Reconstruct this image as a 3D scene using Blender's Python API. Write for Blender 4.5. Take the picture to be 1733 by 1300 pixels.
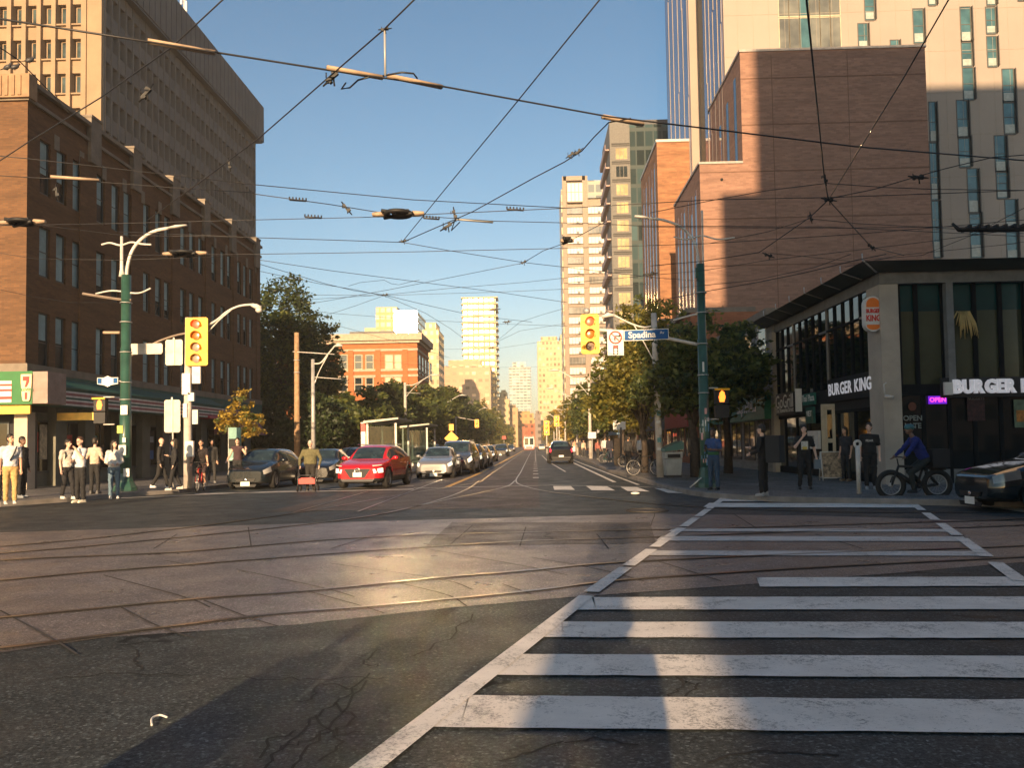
import bpy, bmesh, math, random
from mathutils import Vector, Matrix, Euler
import numpy as np
for _o in list(bpy.data.objects): bpy.data.objects.remove(_o)
SC = bpy.context.scene
COL = SC.collection
R = math.radians
# ------------------------------------------------------------------ camera
PW, PH, F = 1733.0, 1300.0, 1400.0
SHIFT = 42.0
CAM_H = 1.5
YAW, PITCH, ROLL = R(1.54), R(2.475), R(-0.92)
cam_d = bpy.data.cameras.new('camera'); cam = bpy.data.objects.new('camera', cam_d); COL.objects.link(cam)
CAMR = Matrix.Rotation(YAW, 3, 'Z') @ Matrix.Rotation(R(90)+PITCH, 3, 'X') @ Matrix.Rotation(ROLL, 3, 'Z')
cam.matrix_world = Matrix.Translation((0, 0, CAM_H)) @ CAMR.to_4x4()
cam_d.sensor_width = 36.0; cam_d.lens = 36.0*F/PW; cam_d.shift_y = SHIFT/PW
cam_d.clip_start = 0.1; cam_d.clip_end = 6000
SC.camera = cam
def ray(u, v): return CAMR @ Vector(((u-PW/2)/F, -(v-(PH/2+SHIFT))/F, -1.0))
def G(u, v, z=0.0):                      # where the sight line through a photo pixel meets height z
    d = ray(u, v); t = (z-CAM_H)/d.z
    return Vector((d.x*t, d.y*t, z))
def U(u, v, Y):                          # point at distance Y down the street
    d = ray(u, v); t = Y/d.y
    return Vector((d.x*t, Y, CAM_H+d.z*t))
def XU(u, v, X):                         # point on the vertical plane x = X
    d = ray(u, v); t = X/d.x
    return Vector((X, d.y*t, CAM_H+d.z*t))
# ------------------------------------------------------------------ sky, sun, exposure
SUN_EL, SUN_DX = R(13.0), 0.12           # low evening sun from behind the camera
w = bpy.data.worlds.new('World'); SC.world = w; w.use_nodes = True
nt = w.node_tree; bg = nt.nodes['Background']
sky = nt.nodes.new('ShaderNodeTexSky'); sky.sky_type = 'NISHITA'; sky.sun_disc = False
sky.sun_elevation = SUN_EL; sky.sun_rotation = math.pi + math.atan(SUN_DX)
sky.air_density = 1.0; sky.dust_density = 0.9; sky.ozone_density = 0.9; sky.altitude = 100
_tc = nt.nodes.new('ShaderNodeTexCoord'); _sp = nt.nodes.new('ShaderNodeSeparateXYZ'); nt.links.new(_tc.outputs['Generated'], _sp.inputs[0])
_rp = nt.nodes.new('ShaderNodeValToRGB'); _e = _rp.color_ramp.elements          # clear teal evening sky overhead, warm haze at the horizon
for _k in range(3): _e.new(.5)
for _i, (_p, _c) in enumerate(((0, (.98,.85,.76)), (.1, (.9,.9,.88)), (.18, (.74,.89,.95)), (.3, (.58,.82,.92)), (.65, (.38,.70,.86)))): _e[_i].position = _p; _e[_i].color = (*_c, 1)
nt.links.new(_sp.outputs[2], _rp.inputs[0]); _mx = nt.nodes.new('ShaderNodeMix'); _mx.data_type = 'RGBA'; _mx.blend_type = 'MULTIPLY'; _mx.inputs[0].default_value = 1
nt.links.new(sky.outputs[0], _mx.inputs[6]); nt.links.new(_rp.outputs[0], _mx.inputs[7]); nt.links.new(_mx.outputs[2], bg.inputs[0]); bg.inputs[1].default_value = 0.08
sl = bpy.data.lights.new('sun', 'SUN'); sun = bpy.data.objects.new('sun', sl); COL.objects.link(sun)
sl.energy = 5.0; sl.angle = R(0.5); sl.color = (1.0, 0.68, 0.38)
sd = Vector((SUN_DX, 1, 0)).normalized()*math.cos(SUN_EL) + Vector((0, 0, -math.sin(SUN_EL)))
sun.rotation_euler = sd.to_track_quat('-Z', 'Y').to_euler(); sun.location = (0, -20, 60)
SC.view_settings.view_transform = 'Standard'; SC.view_settings.look = 'None'
SC.view_settings.exposure = 1.1; SC.view_settings.gamma = 1.0
SC.cycles.sample_clamp_indirect = 0.0; SC.cycles.blur_glossy = 0.3; SC.cycles.max_bounces = 6; SC.cycles.diffuse_bounces = 2; SC.cycles.glossy_bounces = 4
SC.cycles.transparent_max_bounces = 12; SC.cycles.volume_bounces = 0
# ------------------------------------------------------------------ object helpers
def thing(name, label, cat, loc=(0, 0, 0), rz=0.0, group=None, scale=1.0):
    o = bpy.data.objects.new(name, None); COL.objects.link(o); o.empty_display_size = .1
    o.location = loc; o.rotation_euler = (0, 0, rz); o.scale = (scale,)*3
    o['label'] = label; o['category'] = cat
    if group: o['group'] = group
    return o
def tag(o, label, cat, group=None, kind=None):
    o['label'] = label; o['category'] = cat
    if group: o['group'] = group
    if kind: o['kind'] = kind
    return o
def base_of(o):
    v = Vector((0, 0, 0))
    while o is not None: v += Vector(o.location); o = o.parent
    return v
def dup(root, loc, rz, label=None):
    r = root.copy(); COL.objects.link(r); r.location = loc; r.rotation_euler = (0, 0, rz)
    if label: r['label'] = label
    for ch in list(root.children):
        c = ch.copy(); COL.objects.link(c); c.parent = r
        for g in list(ch.children):
            d = g.copy(); COL.objects.link(d); d.parent = c
    return r
class MB:
    def __init__(s): s.v = []; s.f = []; s.m = []; s.sm = []
    def add(s, vs, fs, m=0, smooth=False):
        n = len(s.v); s.v += [tuple(p) for p in vs]
        for f in fs: s.f.append([n+i for i in f]); s.m.append(m); s.sm.append(smooth)
        return s
    def box(s, c, d, m=0, rot=None):
        x, y, z = d[0]/2, d[1]/2, d[2]/2; c = Vector(c)
        vs = [Vector((a, b, e)) for a in (-x, x) for b in (-y, y) for e in (-z, z)]
        if rot is not None: vs = [rot @ p for p in vs]
        return s.add([p+c for p in vs], [(0,1,3,2),(4,6,7,5),(0,4,5,1),(2,3,7,6),(0,2,6,4),(1,5,7,3)], m)
    def bx(s, x0, x1, y0, y1, z0, z1, m=0): return s.box(((x0+x1)/2,(y0+y1)/2,(z0+z1)/2),(abs(x1-x0),abs(y1-y0),abs(z1-z0)), m)
    def quad(s, a, b, c, d, m=0): return s.add([a, b, c, d], [(0,1,2,3)], m)
    def poly(s, pts, m=0): return s.add(pts, [tuple(range(len(pts)))], m)
    def tube(s, pts, r, n=8, m=0, flat=1.0, smooth=True, cap=True):
        pts = [Vector(p) for p in pts]
        k = len(pts); rs = list(r) if isinstance(r, (list, tuple)) else [r]*k
        vs = []; prev = None
        for i in range(k):
            t = (pts[min(i+1,k-1)]-pts[max(i-1,0)]).normalized()
            if prev is None:
                a = Vector((1,0,0)) if abs(t.x) < .9 else Vector((0,1,0))
                a = (a - t*a.dot(t)).normalized()
            else: a = (prev - t*prev.dot(t)).normalized()
            prev = a; b = t.cross(a)
            for j in range(n):
                q = 2*math.pi*j/n
                vs.append(pts[i] + a*(math.cos(q)*rs[i]) + b*(math.sin(q)*rs[i]*flat))
        fs = [(i*n+j, i*n+(j+1)%n, (i+1)*n+(j+1)%n, (i+1)*n+j) for i in range(k-1) for j in range(n)]
        if cap: fs += [tuple(range(n-1,-1,-1)), tuple((k-1)*n+j for j in range(n))]
        return s.add(vs, fs, m, smooth)
    def cyl(s, a, b, r, r2=None, n=12, m=0): return s.tube([a, b], [r, r if r2 is None else r2], n, m)
    def ell(s, c, r, m=0, nu=12, nv=8, rot=None):
        c = Vector(c); vs = []; fs = []
        for i in range(nv+1):
            a = math.pi*i/nv
            for j in range(nu):
                b = 2*math.pi*j/nu
                p = Vector((r[0]*math.sin(a)*math.cos(b), r[1]*math.sin(a)*math.sin(b), r[2]*math.cos(a)))
                if rot is not None: p = rot @ p
                vs.append(c+p)
        for i in range(nv):
            for j in range(nu): fs.append((i*nu+j, (i+1)*nu+j, (i+1)*nu+(j+1)%nu, i*nu+(j+1)%nu))
        return s.add(vs, fs, m, True)
    def torus(s, c, axis, R0, r, n=24, k=8, m=0, flat=1.0):
        c = Vector(c); ax = Vector(axis).normalized()
        a = Vector((0,0,1)) if abs(ax.z) < .9 else Vector((1,0,0))
        a = (a-ax*a.dot(ax)).normalized(); b = ax.cross(a); vs = []
        for i in range(n):
            q = 2*math.pi*i/n; e = a*math.cos(q)+b*math.sin(q)
            for j in range(k):
                t = 2*math.pi*j/k
                vs.append(c+e*(R0+r*math.cos(t))+ax*(r*flat*math.sin(t)))
        fs = [(i*k+j, ((i+1)%n)*k+j, ((i+1)%n)*k+(j+1)%k, i*k+(j+1)%k) for i in range(n) for j in range(k)]
        return s.add(vs, fs, m, True)
    def prism(s, pts, vec, m=0):         # closed outline pushed along vec
        n = len(pts); pts = [Vector(p) for p in pts]; vec = Vector(vec)
        fs = [tuple(range(n)), tuple(range(2*n-1, n-1, -1))] + [(i, i+n, (i+1)%n+n, (i+1)%n) for i in range(n)]
        return s.add(pts+[p+vec for p in pts], fs, m)
    def disc(s, c, axis, r, n=20, m=0):
        c = Vector(c); ax = Vector(axis).normalized()
        a = Vector((0,0,1)) if abs(ax.z) < .9 else Vector((1,0,0)); a = (a-ax*a.dot(ax)).normalized(); b = ax.cross(a)
        return s.poly([c+a*(r*math.cos(2*math.pi*i/n))+b*(r*math.sin(2*math.pi*i/n)) for i in range(n)], m)
    def build(s, name, mats, parent=None, world=False, fixn=True):
        me = bpy.data.meshes.new(name)
        vs = s.v
        if world and parent is not None:
            b = base_of(parent); vs = [(p[0]-b.x, p[1]-b.y, p[2]-b.z) for p in vs]
        me.from_pydata(vs, [], s.f)
        if not isinstance(mats, (list, tuple)): mats = [mats]
        for mt in mats: me.materials.append(mt)
        me.polygons.foreach_set('material_index', s.m); me.polygons.foreach_set('use_smooth', s.sm)
        if fixn:
            bm = bmesh.new(); bm.from_mesh(me); bmesh.ops.recalc_face_normals(bm, faces=bm.faces); bm.to_mesh(me); bm.free()
        me.update()
        o = bpy.data.objects.new(name, me); COL.objects.link(o)
        if parent is not None: o.parent = parent
        return o
def struct(name, mb, mats, fixn=True):
    o = mb.build(name, mats, fixn=fixn); o['kind'] = 'structure'; return o
def text_mesh(name, s, mat, parent, loc, size, rot=(R(90), 0, 0), ext=0.02, bold=0.0, align='CENTER', sx=1.0, shear=0.0):
    cu = bpy.data.curves.new(name, 'FONT'); cu.body = s; cu.size = size; cu.extrude = ext; cu.offset = bold
    cu.align_x = align; cu.align_y = 'CENTER'; cu.resolution_u = 3; cu.shear = shear
    t = bpy.data.objects.new(name+'_tmp', cu); COL.objects.link(t)
    me = bpy.data.meshes.new_from_object(t.evaluated_get(bpy.context.evaluated_depsgraph_get()))
    bpy.data.objects.remove(t); bpy.data.curves.remove(cu)
    me.transform(Matrix.Diagonal((sx, 1, 1, 1)))
    me.materials.clear(); me.materials.append(mat); me.name = name
    o = bpy.data.objects.new(name, me); COL.objects.link(o)
    o.location = loc; o.rotation_euler = rot
    if parent is not None: o.parent = parent
    return o
# ------------------------------------------------------------------ materials
def newmat(name):
    m = bpy.data.materials.new(name); m.use_nodes = True; return m, m.node_tree, m.node_tree.nodes['Principled BSDF']
def N(nt, typ, **kw):
    n = nt.nodes.new(typ)
    for k, v in kw.items(): setattr(n, k, v)
    return n
def ramp(nt, fac, stops):
    r = N(nt, 'ShaderNodeValToRGB'); e = r.color_ramp.elements
    while len(e) < len(stops): e.new(.5)
    for i, (p, c) in enumerate(stops): e[i].position = p; e[i].color = (*c, 1) if len(c) == 3 else c
    nt.links.new(fac, r.inputs[0]); return r.outputs[0]
def noise(nt, scale, detail=4, rough=.6, coord='Object', vec=None):
    n = N(nt, 'ShaderNodeTexNoise'); n.inputs['Scale'].default_value = scale; n.inputs['Detail'].default_value = detail; n.inputs['Roughness'].default_value = rough
    if vec is None:
        tc = N(nt, 'ShaderNodeTexCoord'); vec = tc.outputs[coord]
    nt.links.new(vec, n.inputs['Vector']); return n.outputs['Fac']
def mixc(nt, fac, a, b, mode='MIX'):
    m = N(nt, 'ShaderNodeMix', data_type='RGBA', blend_type=mode)
    for sck, val in ((m.inputs[0], fac), (m.inputs[6], a), (m.inputs[7], b)):
        if hasattr(val, 'is_linked') or hasattr(val, 'links'): nt.links.new(val, sck)
        elif isinstance(val, (int, float)): sck.default_value = val
        else: sck.default_value = (*val, 1)
    return m.outputs[2]
def math_(nt, op, a, b=0.0):
    m = N(nt, 'ShaderNodeMath', operation=op)
    for i, val in enumerate((a, b)):
        if isinstance(val, (int, float)): m.inputs[i].default_value = val
        else: nt.links.new(val, m.inputs[i])
    return m.outputs[0]
def bumpit(nt, b, h, strength=.2, dist=.02):
    bp = N(nt, 'ShaderNodeBump'); bp.inputs['Strength'].default_value = strength; bp.inputs['Distance'].default_value = dist
    nt.links.new(h, bp.inputs['Height']); nt.links.new(bp.outputs[0], b.inputs['Normal'])
def pm(name, c, rough=.6, metal=0.0, var=.18, scale=3.0, emit=None, coat=0.0, spec=None, bump=0.0):
    m, nt, b = newmat(name)
    f = noise(nt, scale)
    lo = tuple(x*(1-var) for x in c); hi = tuple(min(1, x*(1+var)) for x in c)
    nt.links.new(ramp(nt, f, [(.3, lo), (.7, hi)]), b.inputs['Base Color'])
    b.inputs['Roughness'].default_value = rough; b.inputs['Metallic'].default_value = metal
    if spec is not None: b.inputs['Specular IOR Level'].default_value = spec
    if coat: b.inputs['Coat Weight'].default_value = coat; b.inputs['Coat Roughness'].default_value = .05
    if emit: b.inputs['Emission Color'].default_value = (*emit[0], 1); b.inputs['Emission Strength'].default_value = emit[1]
    if bump: bumpit(nt, b, noise(nt, scale*12), bump)
    return m
def wallvec(nt, sx=1.0, sz=1.0):          # (x+y, z) so one mapping serves both wall directions
    tc = N(nt, 'ShaderNodeTexCoord'); sp = N(nt, 'ShaderNodeSeparateXYZ'); nt.links.new(tc.outputs['Object'], sp.inputs[0])
    cb = N(nt, 'ShaderNodeCombineXYZ')
    nt.links.new(math_(nt, 'MULTIPLY', math_(nt, 'ADD', sp.outputs[0], sp.outputs[1]), sx), cb.inputs[0])
    nt.links.new(math_(nt, 'MULTIPLY', sp.outputs[2], sz), cb.inputs[1])
    return cb.outputs[0]
def brickm(name, c1, c2, mort, bw=.23, bh=.075, big=.25, rough=.85):
    m, nt, b = newmat(name); v = wallvec(nt)
    t = N(nt, 'ShaderNodeTexBrick'); nt.links.new(v, t.inputs['Vector'])
    t.inputs['Color1'].default_value = (*c1, 1); t.inputs['Color2'].default_value = (*c2, 1); t.inputs['Mortar'].default_value = (*mort, 1)
    t.inputs['Scale'].default_value = 1.0; t.inputs['Brick Width'].default_value = bw; t.inputs['Row Height'].default_value = bh
    t.inputs['Mortar Size'].default_value = .008; t.inputs['Bias'].default_value = -.1
    st = N(nt, 'ShaderNodeMapping'); st.inputs['Scale'].default_value = (.25, 2.2, 1); nt.links.new(v, st.inputs[0])
    f = noise(nt, 1.0, 6, .7, vec=st.outputs[0])
    g = ramp(nt, f, [(.3, (1-big,)*3), (.7, (1+big*.4,)*3)])
    nt.links.new(mixc(nt, 1.0, t.outputs['Color'], g, 'MULTIPLY'), b.inputs['Base Color'])
    b.inputs['Roughness'].default_value = rough
    bumpit(nt, b, t.outputs['Fac'], -.3, .01)
    return m
def glassm(name, c=(.02,.03,.035), rough=.05, var=.5, scale=.35, spec=.7):
    m, nt, b = newmat(name)
    f = noise(nt, scale)
    nt.links.new(ramp(nt, f, [(.35, tuple(x*(1-var) for x in c)), (.65, tuple(x*(1+var) for x in c))]), b.inputs['Base Color'])
    b.inputs['Roughness'].default_value = rough; b.inputs['IOR'].default_value = 1.6; b.inputs['Specular IOR Level'].default_value = spec
    return m
def gridm(name, wall, glass, px, pz, fx, fz, grough=.12, wvar=.12, metalglass=0.0):
    # tower facade: window openings repeating every px by pz metres, each covering fx by fz of its cell
    m, nt, b = newmat(name); v = wallvec(nt, 1/px, 1/pz)
    sp = N(nt, 'ShaderNodeSeparateXYZ'); nt.links.new(v, sp.inputs[0])
    fx_ = math_(nt, 'LESS_THAN', math_(nt, 'FRACT', sp.outputs[0]), fx); fz_ = math_(nt, 'LESS_THAN', math_(nt, 'FRACT', sp.outputs[1]), fz)
    msk = math_(nt, 'MULTIPLY', fx_, fz_)
    fl = N(nt, 'ShaderNodeVectorMath', operation='FLOOR'); nt.links.new(v, fl.inputs[0])
    wn = N(nt, 'ShaderNodeTexWhiteNoise'); nt.links.new(fl.outputs[0], wn.inputs['Vector'])
    gc = ramp(nt, wn.outputs['Value'], [(0, tuple(x*.4 for x in glass)), (.6, glass), (1, tuple(min(1,x*2.2) for x in glass))])
    wc = ramp(nt, noise(nt, .08, 5), [(.3, tuple(x*(1-wvar) for x in wall)), (.7, tuple(x*(1+wvar) for x in wall))])
    nt.links.new(mixc(nt, msk, wc, gc), b.inputs['Base Color'])
    rr = N(nt, 'ShaderNodeMapRange'); nt.links.new(msk, rr.inputs[0]); rr.inputs[3].default_value = .8; rr.inputs[4].default_value = grough
    nt.links.new(rr.outputs[0], b.inputs['Roughness'])
    if metalglass: nt.links.new(math_(nt, 'MULTIPLY', msk, metalglass), b.inputs['Metallic'])
    return m
def asphaltm(name, base, crack=.5, rough=.62, spec=.16):
    m, nt, b = newmat(name)
    big = ramp(nt, noise(nt, .25, 5), [(.3, tuple(x*.7 for x in base)), (.7, tuple(x*1.25 for x in base))])
    fine = ramp(nt, noise(nt, 90, 3, .8), [(.25, (.45,)*3), (.5, (1,)*3), (.8, (1.9,)*3)])
    c = mixc(nt, 1.0, big, fine, 'MULTIPLY')
    c = mixc(nt, 1.0, c, ramp(nt, noise(nt, 34, 2, .7), [(.3, (.5,)*3), (.55, (1,)*3), (.72, (1.7,)*3)]), 'MULTIPLY')
    sv = N(nt, 'ShaderNodeTexVoronoi'); sv.inputs['Scale'].default_value = 62; nt.links.new(N(nt, 'ShaderNodeTexCoord').outputs['Object'], sv.inputs['Vector'])   # pale and dark stones in the surface
    sw = N(nt, 'ShaderNodeSeparateXYZ'); nt.links.new(sv.outputs['Color'], sw.inputs[0])
    c = mixc(nt, 1.0, c, ramp(nt, sw.outputs[0], [(0, (.55,)*3), (.5, (.9,)*3), (.86, (1.1,)*3), (1, (2.4,)*3)]), 'MULTIPLY')
    tc = N(nt, 'ShaderNodeTexCoord')
    wob = N(nt, 'ShaderNodeTexNoise'); wob.inputs['Scale'].default_value = 1.6; wob.inputs['Detail'].default_value = 5; nt.links.new(tc.outputs['Object'], wob.inputs['Vector'])
    va = N(nt, 'ShaderNodeVectorMath', operation='MULTIPLY_ADD'); nt.links.new(wob.outputs['Color'], va.inputs[0]); va.inputs[1].default_value = (.9,.9,0); nt.links.new(tc.outputs['Object'], va.inputs[2])
    vo = N(nt, 'ShaderNodeTexVoronoi', feature='DISTANCE_TO_EDGE'); vo.inputs['Scale'].default_value = .55; nt.links.new(va.outputs[0], vo.inputs['Vector'])
    msk = math_(nt, 'GREATER_THAN', noise(nt, .35, 3), 1-crack)
    ck = math_(nt, 'MULTIPLY', math_(nt, 'LESS_THAN', vo.outputs['Distance'], .016), msk)
    c = mixc(nt, ck, c, tuple(x*.25 for x in base))
    st = ramp(nt, noise(nt, .9, 6, .75), [(.42, (.78,)*3), (.6, (1.08,)*3)])
    c = mixc(nt, 1.0, c, st, 'MULTIPLY')
    nt.links.new(c, b.inputs['Base Color']); b.inputs['Specular IOR Level'].default_value = spec
    nt.links.new(ramp(nt, noise(nt, 1.3, 4), [(.3, (rough-.1,)*3), (.7, (rough+.15,)*3)]), b.inputs['Roughness'])
    h = math_(nt, 'SUBTRACT', noise(nt, 110, 3, .8), math_(nt, 'MULTIPLY', ck, 2.0))
    bumpit(nt, b, h, .55, .012)
    return m
def paintm(name, c, under, wear=.45):
    m, nt, b = newmat(name)
    n1 = noise(nt, 46, 5, .85); n2 = noise(nt, 1.7, 9, .85)
    s = math_(nt, 'ADD', math_(nt, 'MULTIPLY', n1, .55), math_(nt, 'MULTIPLY', n2, .6))
    k = ramp(nt, s, [(wear, (0,0,0)), (wear+.09, (1,1,1))])
    cc = mixc(nt, 1.0, ramp(nt, noise(nt, 2.5, 5), [(.3, tuple(x*.78 for x in c)), (.7, c)]), (1,1,1), 'MULTIPLY')
    nt.links.new(mixc(nt, k, under, cc), b.inputs['Base Color']); b.inputs['Roughness'].default_value = .6
    bumpit(nt, b, n1, .3, .006)
    return m
def clearm(name, c=(.6,.7,.68), t=.72):      # see-through pane
    m, nt, b = newmat(name); b.inputs['Base Color'].default_value = (*[x*.1 for x in c], 1); b.inputs['Roughness'].default_value = .05
    tr = N(nt, 'ShaderNodeBsdfTransparent'); tr.inputs[0].default_value = (*c, 1); mx = N(nt, 'ShaderNodeMixShader'); mx.inputs[0].default_value = t
    nt.links.new(b.outputs[0], mx.inputs[1]); nt.links.new(tr.outputs[0], mx.inputs[2]); nt.links.new(mx.outputs[0], nt.nodes['Material Output'].inputs[0]); return m
def leafm(name, c, hi, trans=.35):
    m, nt, b = newmat(name)
    g = N(nt, 'ShaderNodeNewGeometry')
    nt.links.new(ramp(nt, g.outputs['Random Per Island'], [(0, tuple(x*.5 for x in c)), (.6, c), (1, hi)]), b.inputs['Base Color'])
    b.inputs['Roughness'].default_value = .55
    tr = N(nt, 'ShaderNodeBsdfTranslucent'); tr.inputs[0].default_value = (*[min(1,x*1.6) for x in hi], 1)
    mx = N(nt, 'ShaderNodeMixShader'); mx.inputs[0].default_value = trans
    out = nt.nodes['Material Output']
    nt.links.new(b.outputs[0], mx.inputs[1]); nt.links.new(tr.outputs[0], mx.inputs[2]); nt.links.new(mx.outputs[0], out.inputs[0])
    return m
def carpaint(name, c, rough=.25, metal=.3):
    m, nt, b = newmat(name)
    nt.links.new(ramp(nt, noise(nt, 1.5), [(.3, tuple(x*.9 for x in c)), (.7, c)]), b.inputs['Base Color'])
    b.inputs['Roughness'].default_value = rough; b.inputs['Metallic'].default_value = metal
    b.inputs['Coat Weight'].default_value = .8; b.inputs['Coat Roughness'].default_value = .04
    return m
M = {}
M['asphalt'] = asphaltm('asphalt', (.062,.072,.075), .42, rough=.55)
M['concrete_slab'] = asphaltm('track_concrete', (.165,.15,.152), .28, rough=.34, spec=.6)
M['sidewalk'] = asphaltm('sidewalk_concrete', (.2,.19,.18), .1)
M['curb'] = pm('curb_concrete', (.22,.2,.185), .85, var=.3, scale=2)
M['paint'] = paintm('white_road_paint', (.84,.79,.73), (.21,.2,.185), .47)
M['paint_worn'] = paintm('worn_road_paint', (.6,.58,.56), (.16,.15,.145), .47)
M['yellow_paint'] = paintm('yellow_road_paint', (.75,.42,.08), (.1,.09,.08), .42)
M['rail'] = pm('rail_steel', (.16,.13,.115), .28, .9, var=.3)
M['groove'] = pm('rail_groove', (.05,.045,.042), .9)
M['black'] = pm('black_matte', (.012,.012,.013), .6)
M['dark'] = pm('dark_interior', (.015,.016,.017), .8)
M['dark_metal'] = pm('dark_metal', (.05,.05,.055), .5, .3)
M['wire'] = pm('overhead_wire', (.03,.03,.034), .5, .2)
M['wire_tan'] = pm('weathered_span_wire', (.22,.17,.13), .6)
M['wood_bar'] = pm('insulator_wood', (.4,.29,.2), .7, var=.25)
M['green_pole'] = pm('green_pole_paint', (.026,.08,.057), .4, var=.25, coat=.2)
M['grey_metal'] = pm('galvanised_metal', (.42,.41,.4), .5, .3, var=.2)
M['white_metal'] = pm('white_paint_metal', (.55,.52,.48), .5)
M['concrete'] = pm('pole_concrete', (.5,.45,.4), .85, var=.25, bump=.1)
M['wood_pole'] = pm('wood_pole', (.36,.23,.13), .85, var=.3, scale=6)
M['sign_yellow'] = pm('signal_yellow', (.85,.42,.01), .45, var=.08)
M['white'] = pm('sign_white', (.64,.62,.58), .5, var=.08)
M['sign_back'] = pm('sign_back_metal', (.44,.4,.35), .5, .2)
M['blue_sign'] = pm('street_sign_blue', (.006,.08,.26), .5, var=.1, spec=.15)
M['red'] = pm('sign_red', (.6,.03,.02), .5, var=.1)
M['orange'] = pm('sign_orange', (.85,.2,.02), .5, var=.1)
M['red_lamp'] = pm('red_lamp', (.5,.02,.01), .3, emit=((1,.07,.02), 1.6))
M['amber_off'] = pm('amber_lens', (.45,.13,.02), .25, coat=.5)
M['green_off'] = pm('unlit_lens', (.3,.22,.16), .25, coat=.5)
M['hand_lamp'] = pm('walk_signal_hand', (.5,.1,.01), .4, emit=((1,.18,.02), 1.8))
M['glass'] = glassm('dark_glass')
M['shop_glass'] = glassm('shop_glass', (.008,.01,.01), .04, .4)
M['skin'] = pm('skin', (.52,.3,.2), .5, var=.1); M['skin2'] = pm('skin_dark', (.16,.085,.055), .5, var=.1); M['skin3'] = pm('skin_light', (.62,.4,.3), .5, var=.1)
M['trunk'] = pm('bark', (.06,.045,.035), .9, var=.4, scale=8, bump=.5)
M['leaf'] = leafm('leaf_green', (.075,.105,.025), (.2,.21,.05), .45)
M['leaf_dark'] = leafm('leaf_dark', (.03,.052,.02), (.075,.105,.03), .35)
M['leaf_olive'] = leafm('leaf_olive', (.14,.14,.03), (.36,.3,.06), .48)
M['leaf_gold_lit'] = leafm('leaf_gold_lit', (.3,.22,.04), (.55,.38,.06))  # yellow of the low sun put into the leaf colour
M['rubber'] = pm('tyre_rubber', (.015,.015,.015), .8)
M['chrome'] = pm('chrome', (.6,.6,.6), .15, 1.0, var=.05)
M['rim'] = pm('wheel_alloy', (.5,.48,.46), .3, .8)
M['headlamp'] = pm('headlamp', (.5,.48,.45), .12, .1, var=.1, coat=.8)
M['headlamp_dim'] = pm('headlamp_dim', (.16,.16,.16), .12, .2, var=.3, coat=.8)
M['headlamp_on'] = pm('headlamp_lit', (.6,.57,.52), .2, emit=((1,.85,.6), .6))
M['taillamp'] = pm('taillamp', (.5,.02,.03), .2, emit=((1,.05,.08), .8), coat=.5)
M['plate'] = pm('licence_plate', (.75,.74,.7), .5, var=.05)
M['cglass'] = glassm('car_glass', (.025,.042,.048), .03, .5, 2)
# ================================================================== GROUND
def sheet(name, pts, mat, z):
    return struct(name, MB().poly([(p[0], p[1], z) for p in pts]), mat)
def strip_pts(pts, wd):
    pts = [Vector((p[0], p[1], 0)) for p in pts]; L = []; Rr = []
    for i in range(len(pts)):
        t = (pts[min(i+1, len(pts)-1)]-pts[max(i-1, 0)]).normalized(); n = Vector((-t.y, t.x, 0))
        L.append(pts[i]+n*wd/2); Rr.append(pts[i]-n*wd/2)
    return L, Rr
def strip(mb, pts, wd, z, m=0):
    L, Rr = strip_pts(pts, wd)
    for i in range(len(pts)-1):
        mb.quad(*[(p.x, p.y, z) for p in (L[i], L[i+1], Rr[i+1], Rr[i])], m=m)
def curve(pts, n=12):                    # centripetal Catmull-Rom through points
    P = [Vector((*p[:2], p[2] if len(p) > 2 else 0)) for p in pts]; P = [P[0]*2-P[1]]+P+[P[-1]*2-P[-2]]; out = []
    for i in range(1, len(P)-2):
        p0, p1, p2, p3 = P[i-1:i+3]
        t1 = max(1e-4, (p1-p0).length**.5); t2 = t1+max(1e-4, (p2-p1).length**.5); t3 = t2+max(1e-4, (p3-p2).length**.5)
        for k in range(n):
            t = t1+(t2-t1)*k/n
            A1 = p0*((t1-t)/t1)+p1*(t/t1); A2 = p1*((t2-t)/(t2-t1))+p2*((t-t1)/(t2-t1)); A3 = p2*((t3-t)/(t3-t2))+p3*((t-t2)/(t3-t2))
            B1 = A1*((t2-t)/t2)+A2*(t/t2); B2 = A2*((t3-t)/(t3-t1))+A3*((t-t1)/(t3-t1))
            out.append(B1*((t2-t)/(t2-t1))+B2*((t-t1)/(t2-t1)))
    return out+[P[-2]]
g = struct('ground', MB().poly([(-3000,-600,-.03),(3000,-600,-.03),(3000,5000,-.03),(-3000,5000,-.03)]), pm('far_ground', (.16,.15,.13), .9, scale=.05))
sheet('road', [(-90,-60),(90,-60),(90,480),(-90,480)], M['asphalt'], 0)
# streetcar right of way across the junction
near = [(-45,-14),(-12,2.9)]+[G(u, v) for u, v in ((0,1106),(180,1080),(505,1058),(760,1030),(960,1012),(1240,992),(1500,972),(1733,952))]+[(16,13.3),(45,20)]
far = [(45,34),(16,22.5)]+[G(u, v) for u, v in ((1733,884),(1400,874),(1100,870),(600,884),(0,902))]+[(-18,12.5),(-45,0)]
sheet('streetcar_lane', near+far, M['concrete_slab'], .004)
sheet('streetcar_lane', [(-6.3,19.5),(.1,19.5),(.1,470),(-6.3,470)], asphaltm('track_lane_concrete', (.12,.105,.1), .3), .008)
def rails(name, pts, n=14):
    mb = MB(); c = curve(pts, n)
    strip(mb, c, .105, .012, 1); strip(mb, c, .06, .016, 0)
    o = mb.build(name, [M['rail'], M['groove']]); o['kind'] = 'structure'; return o
gp = lambda L: [G(u, v) for u, v in L]
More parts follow.
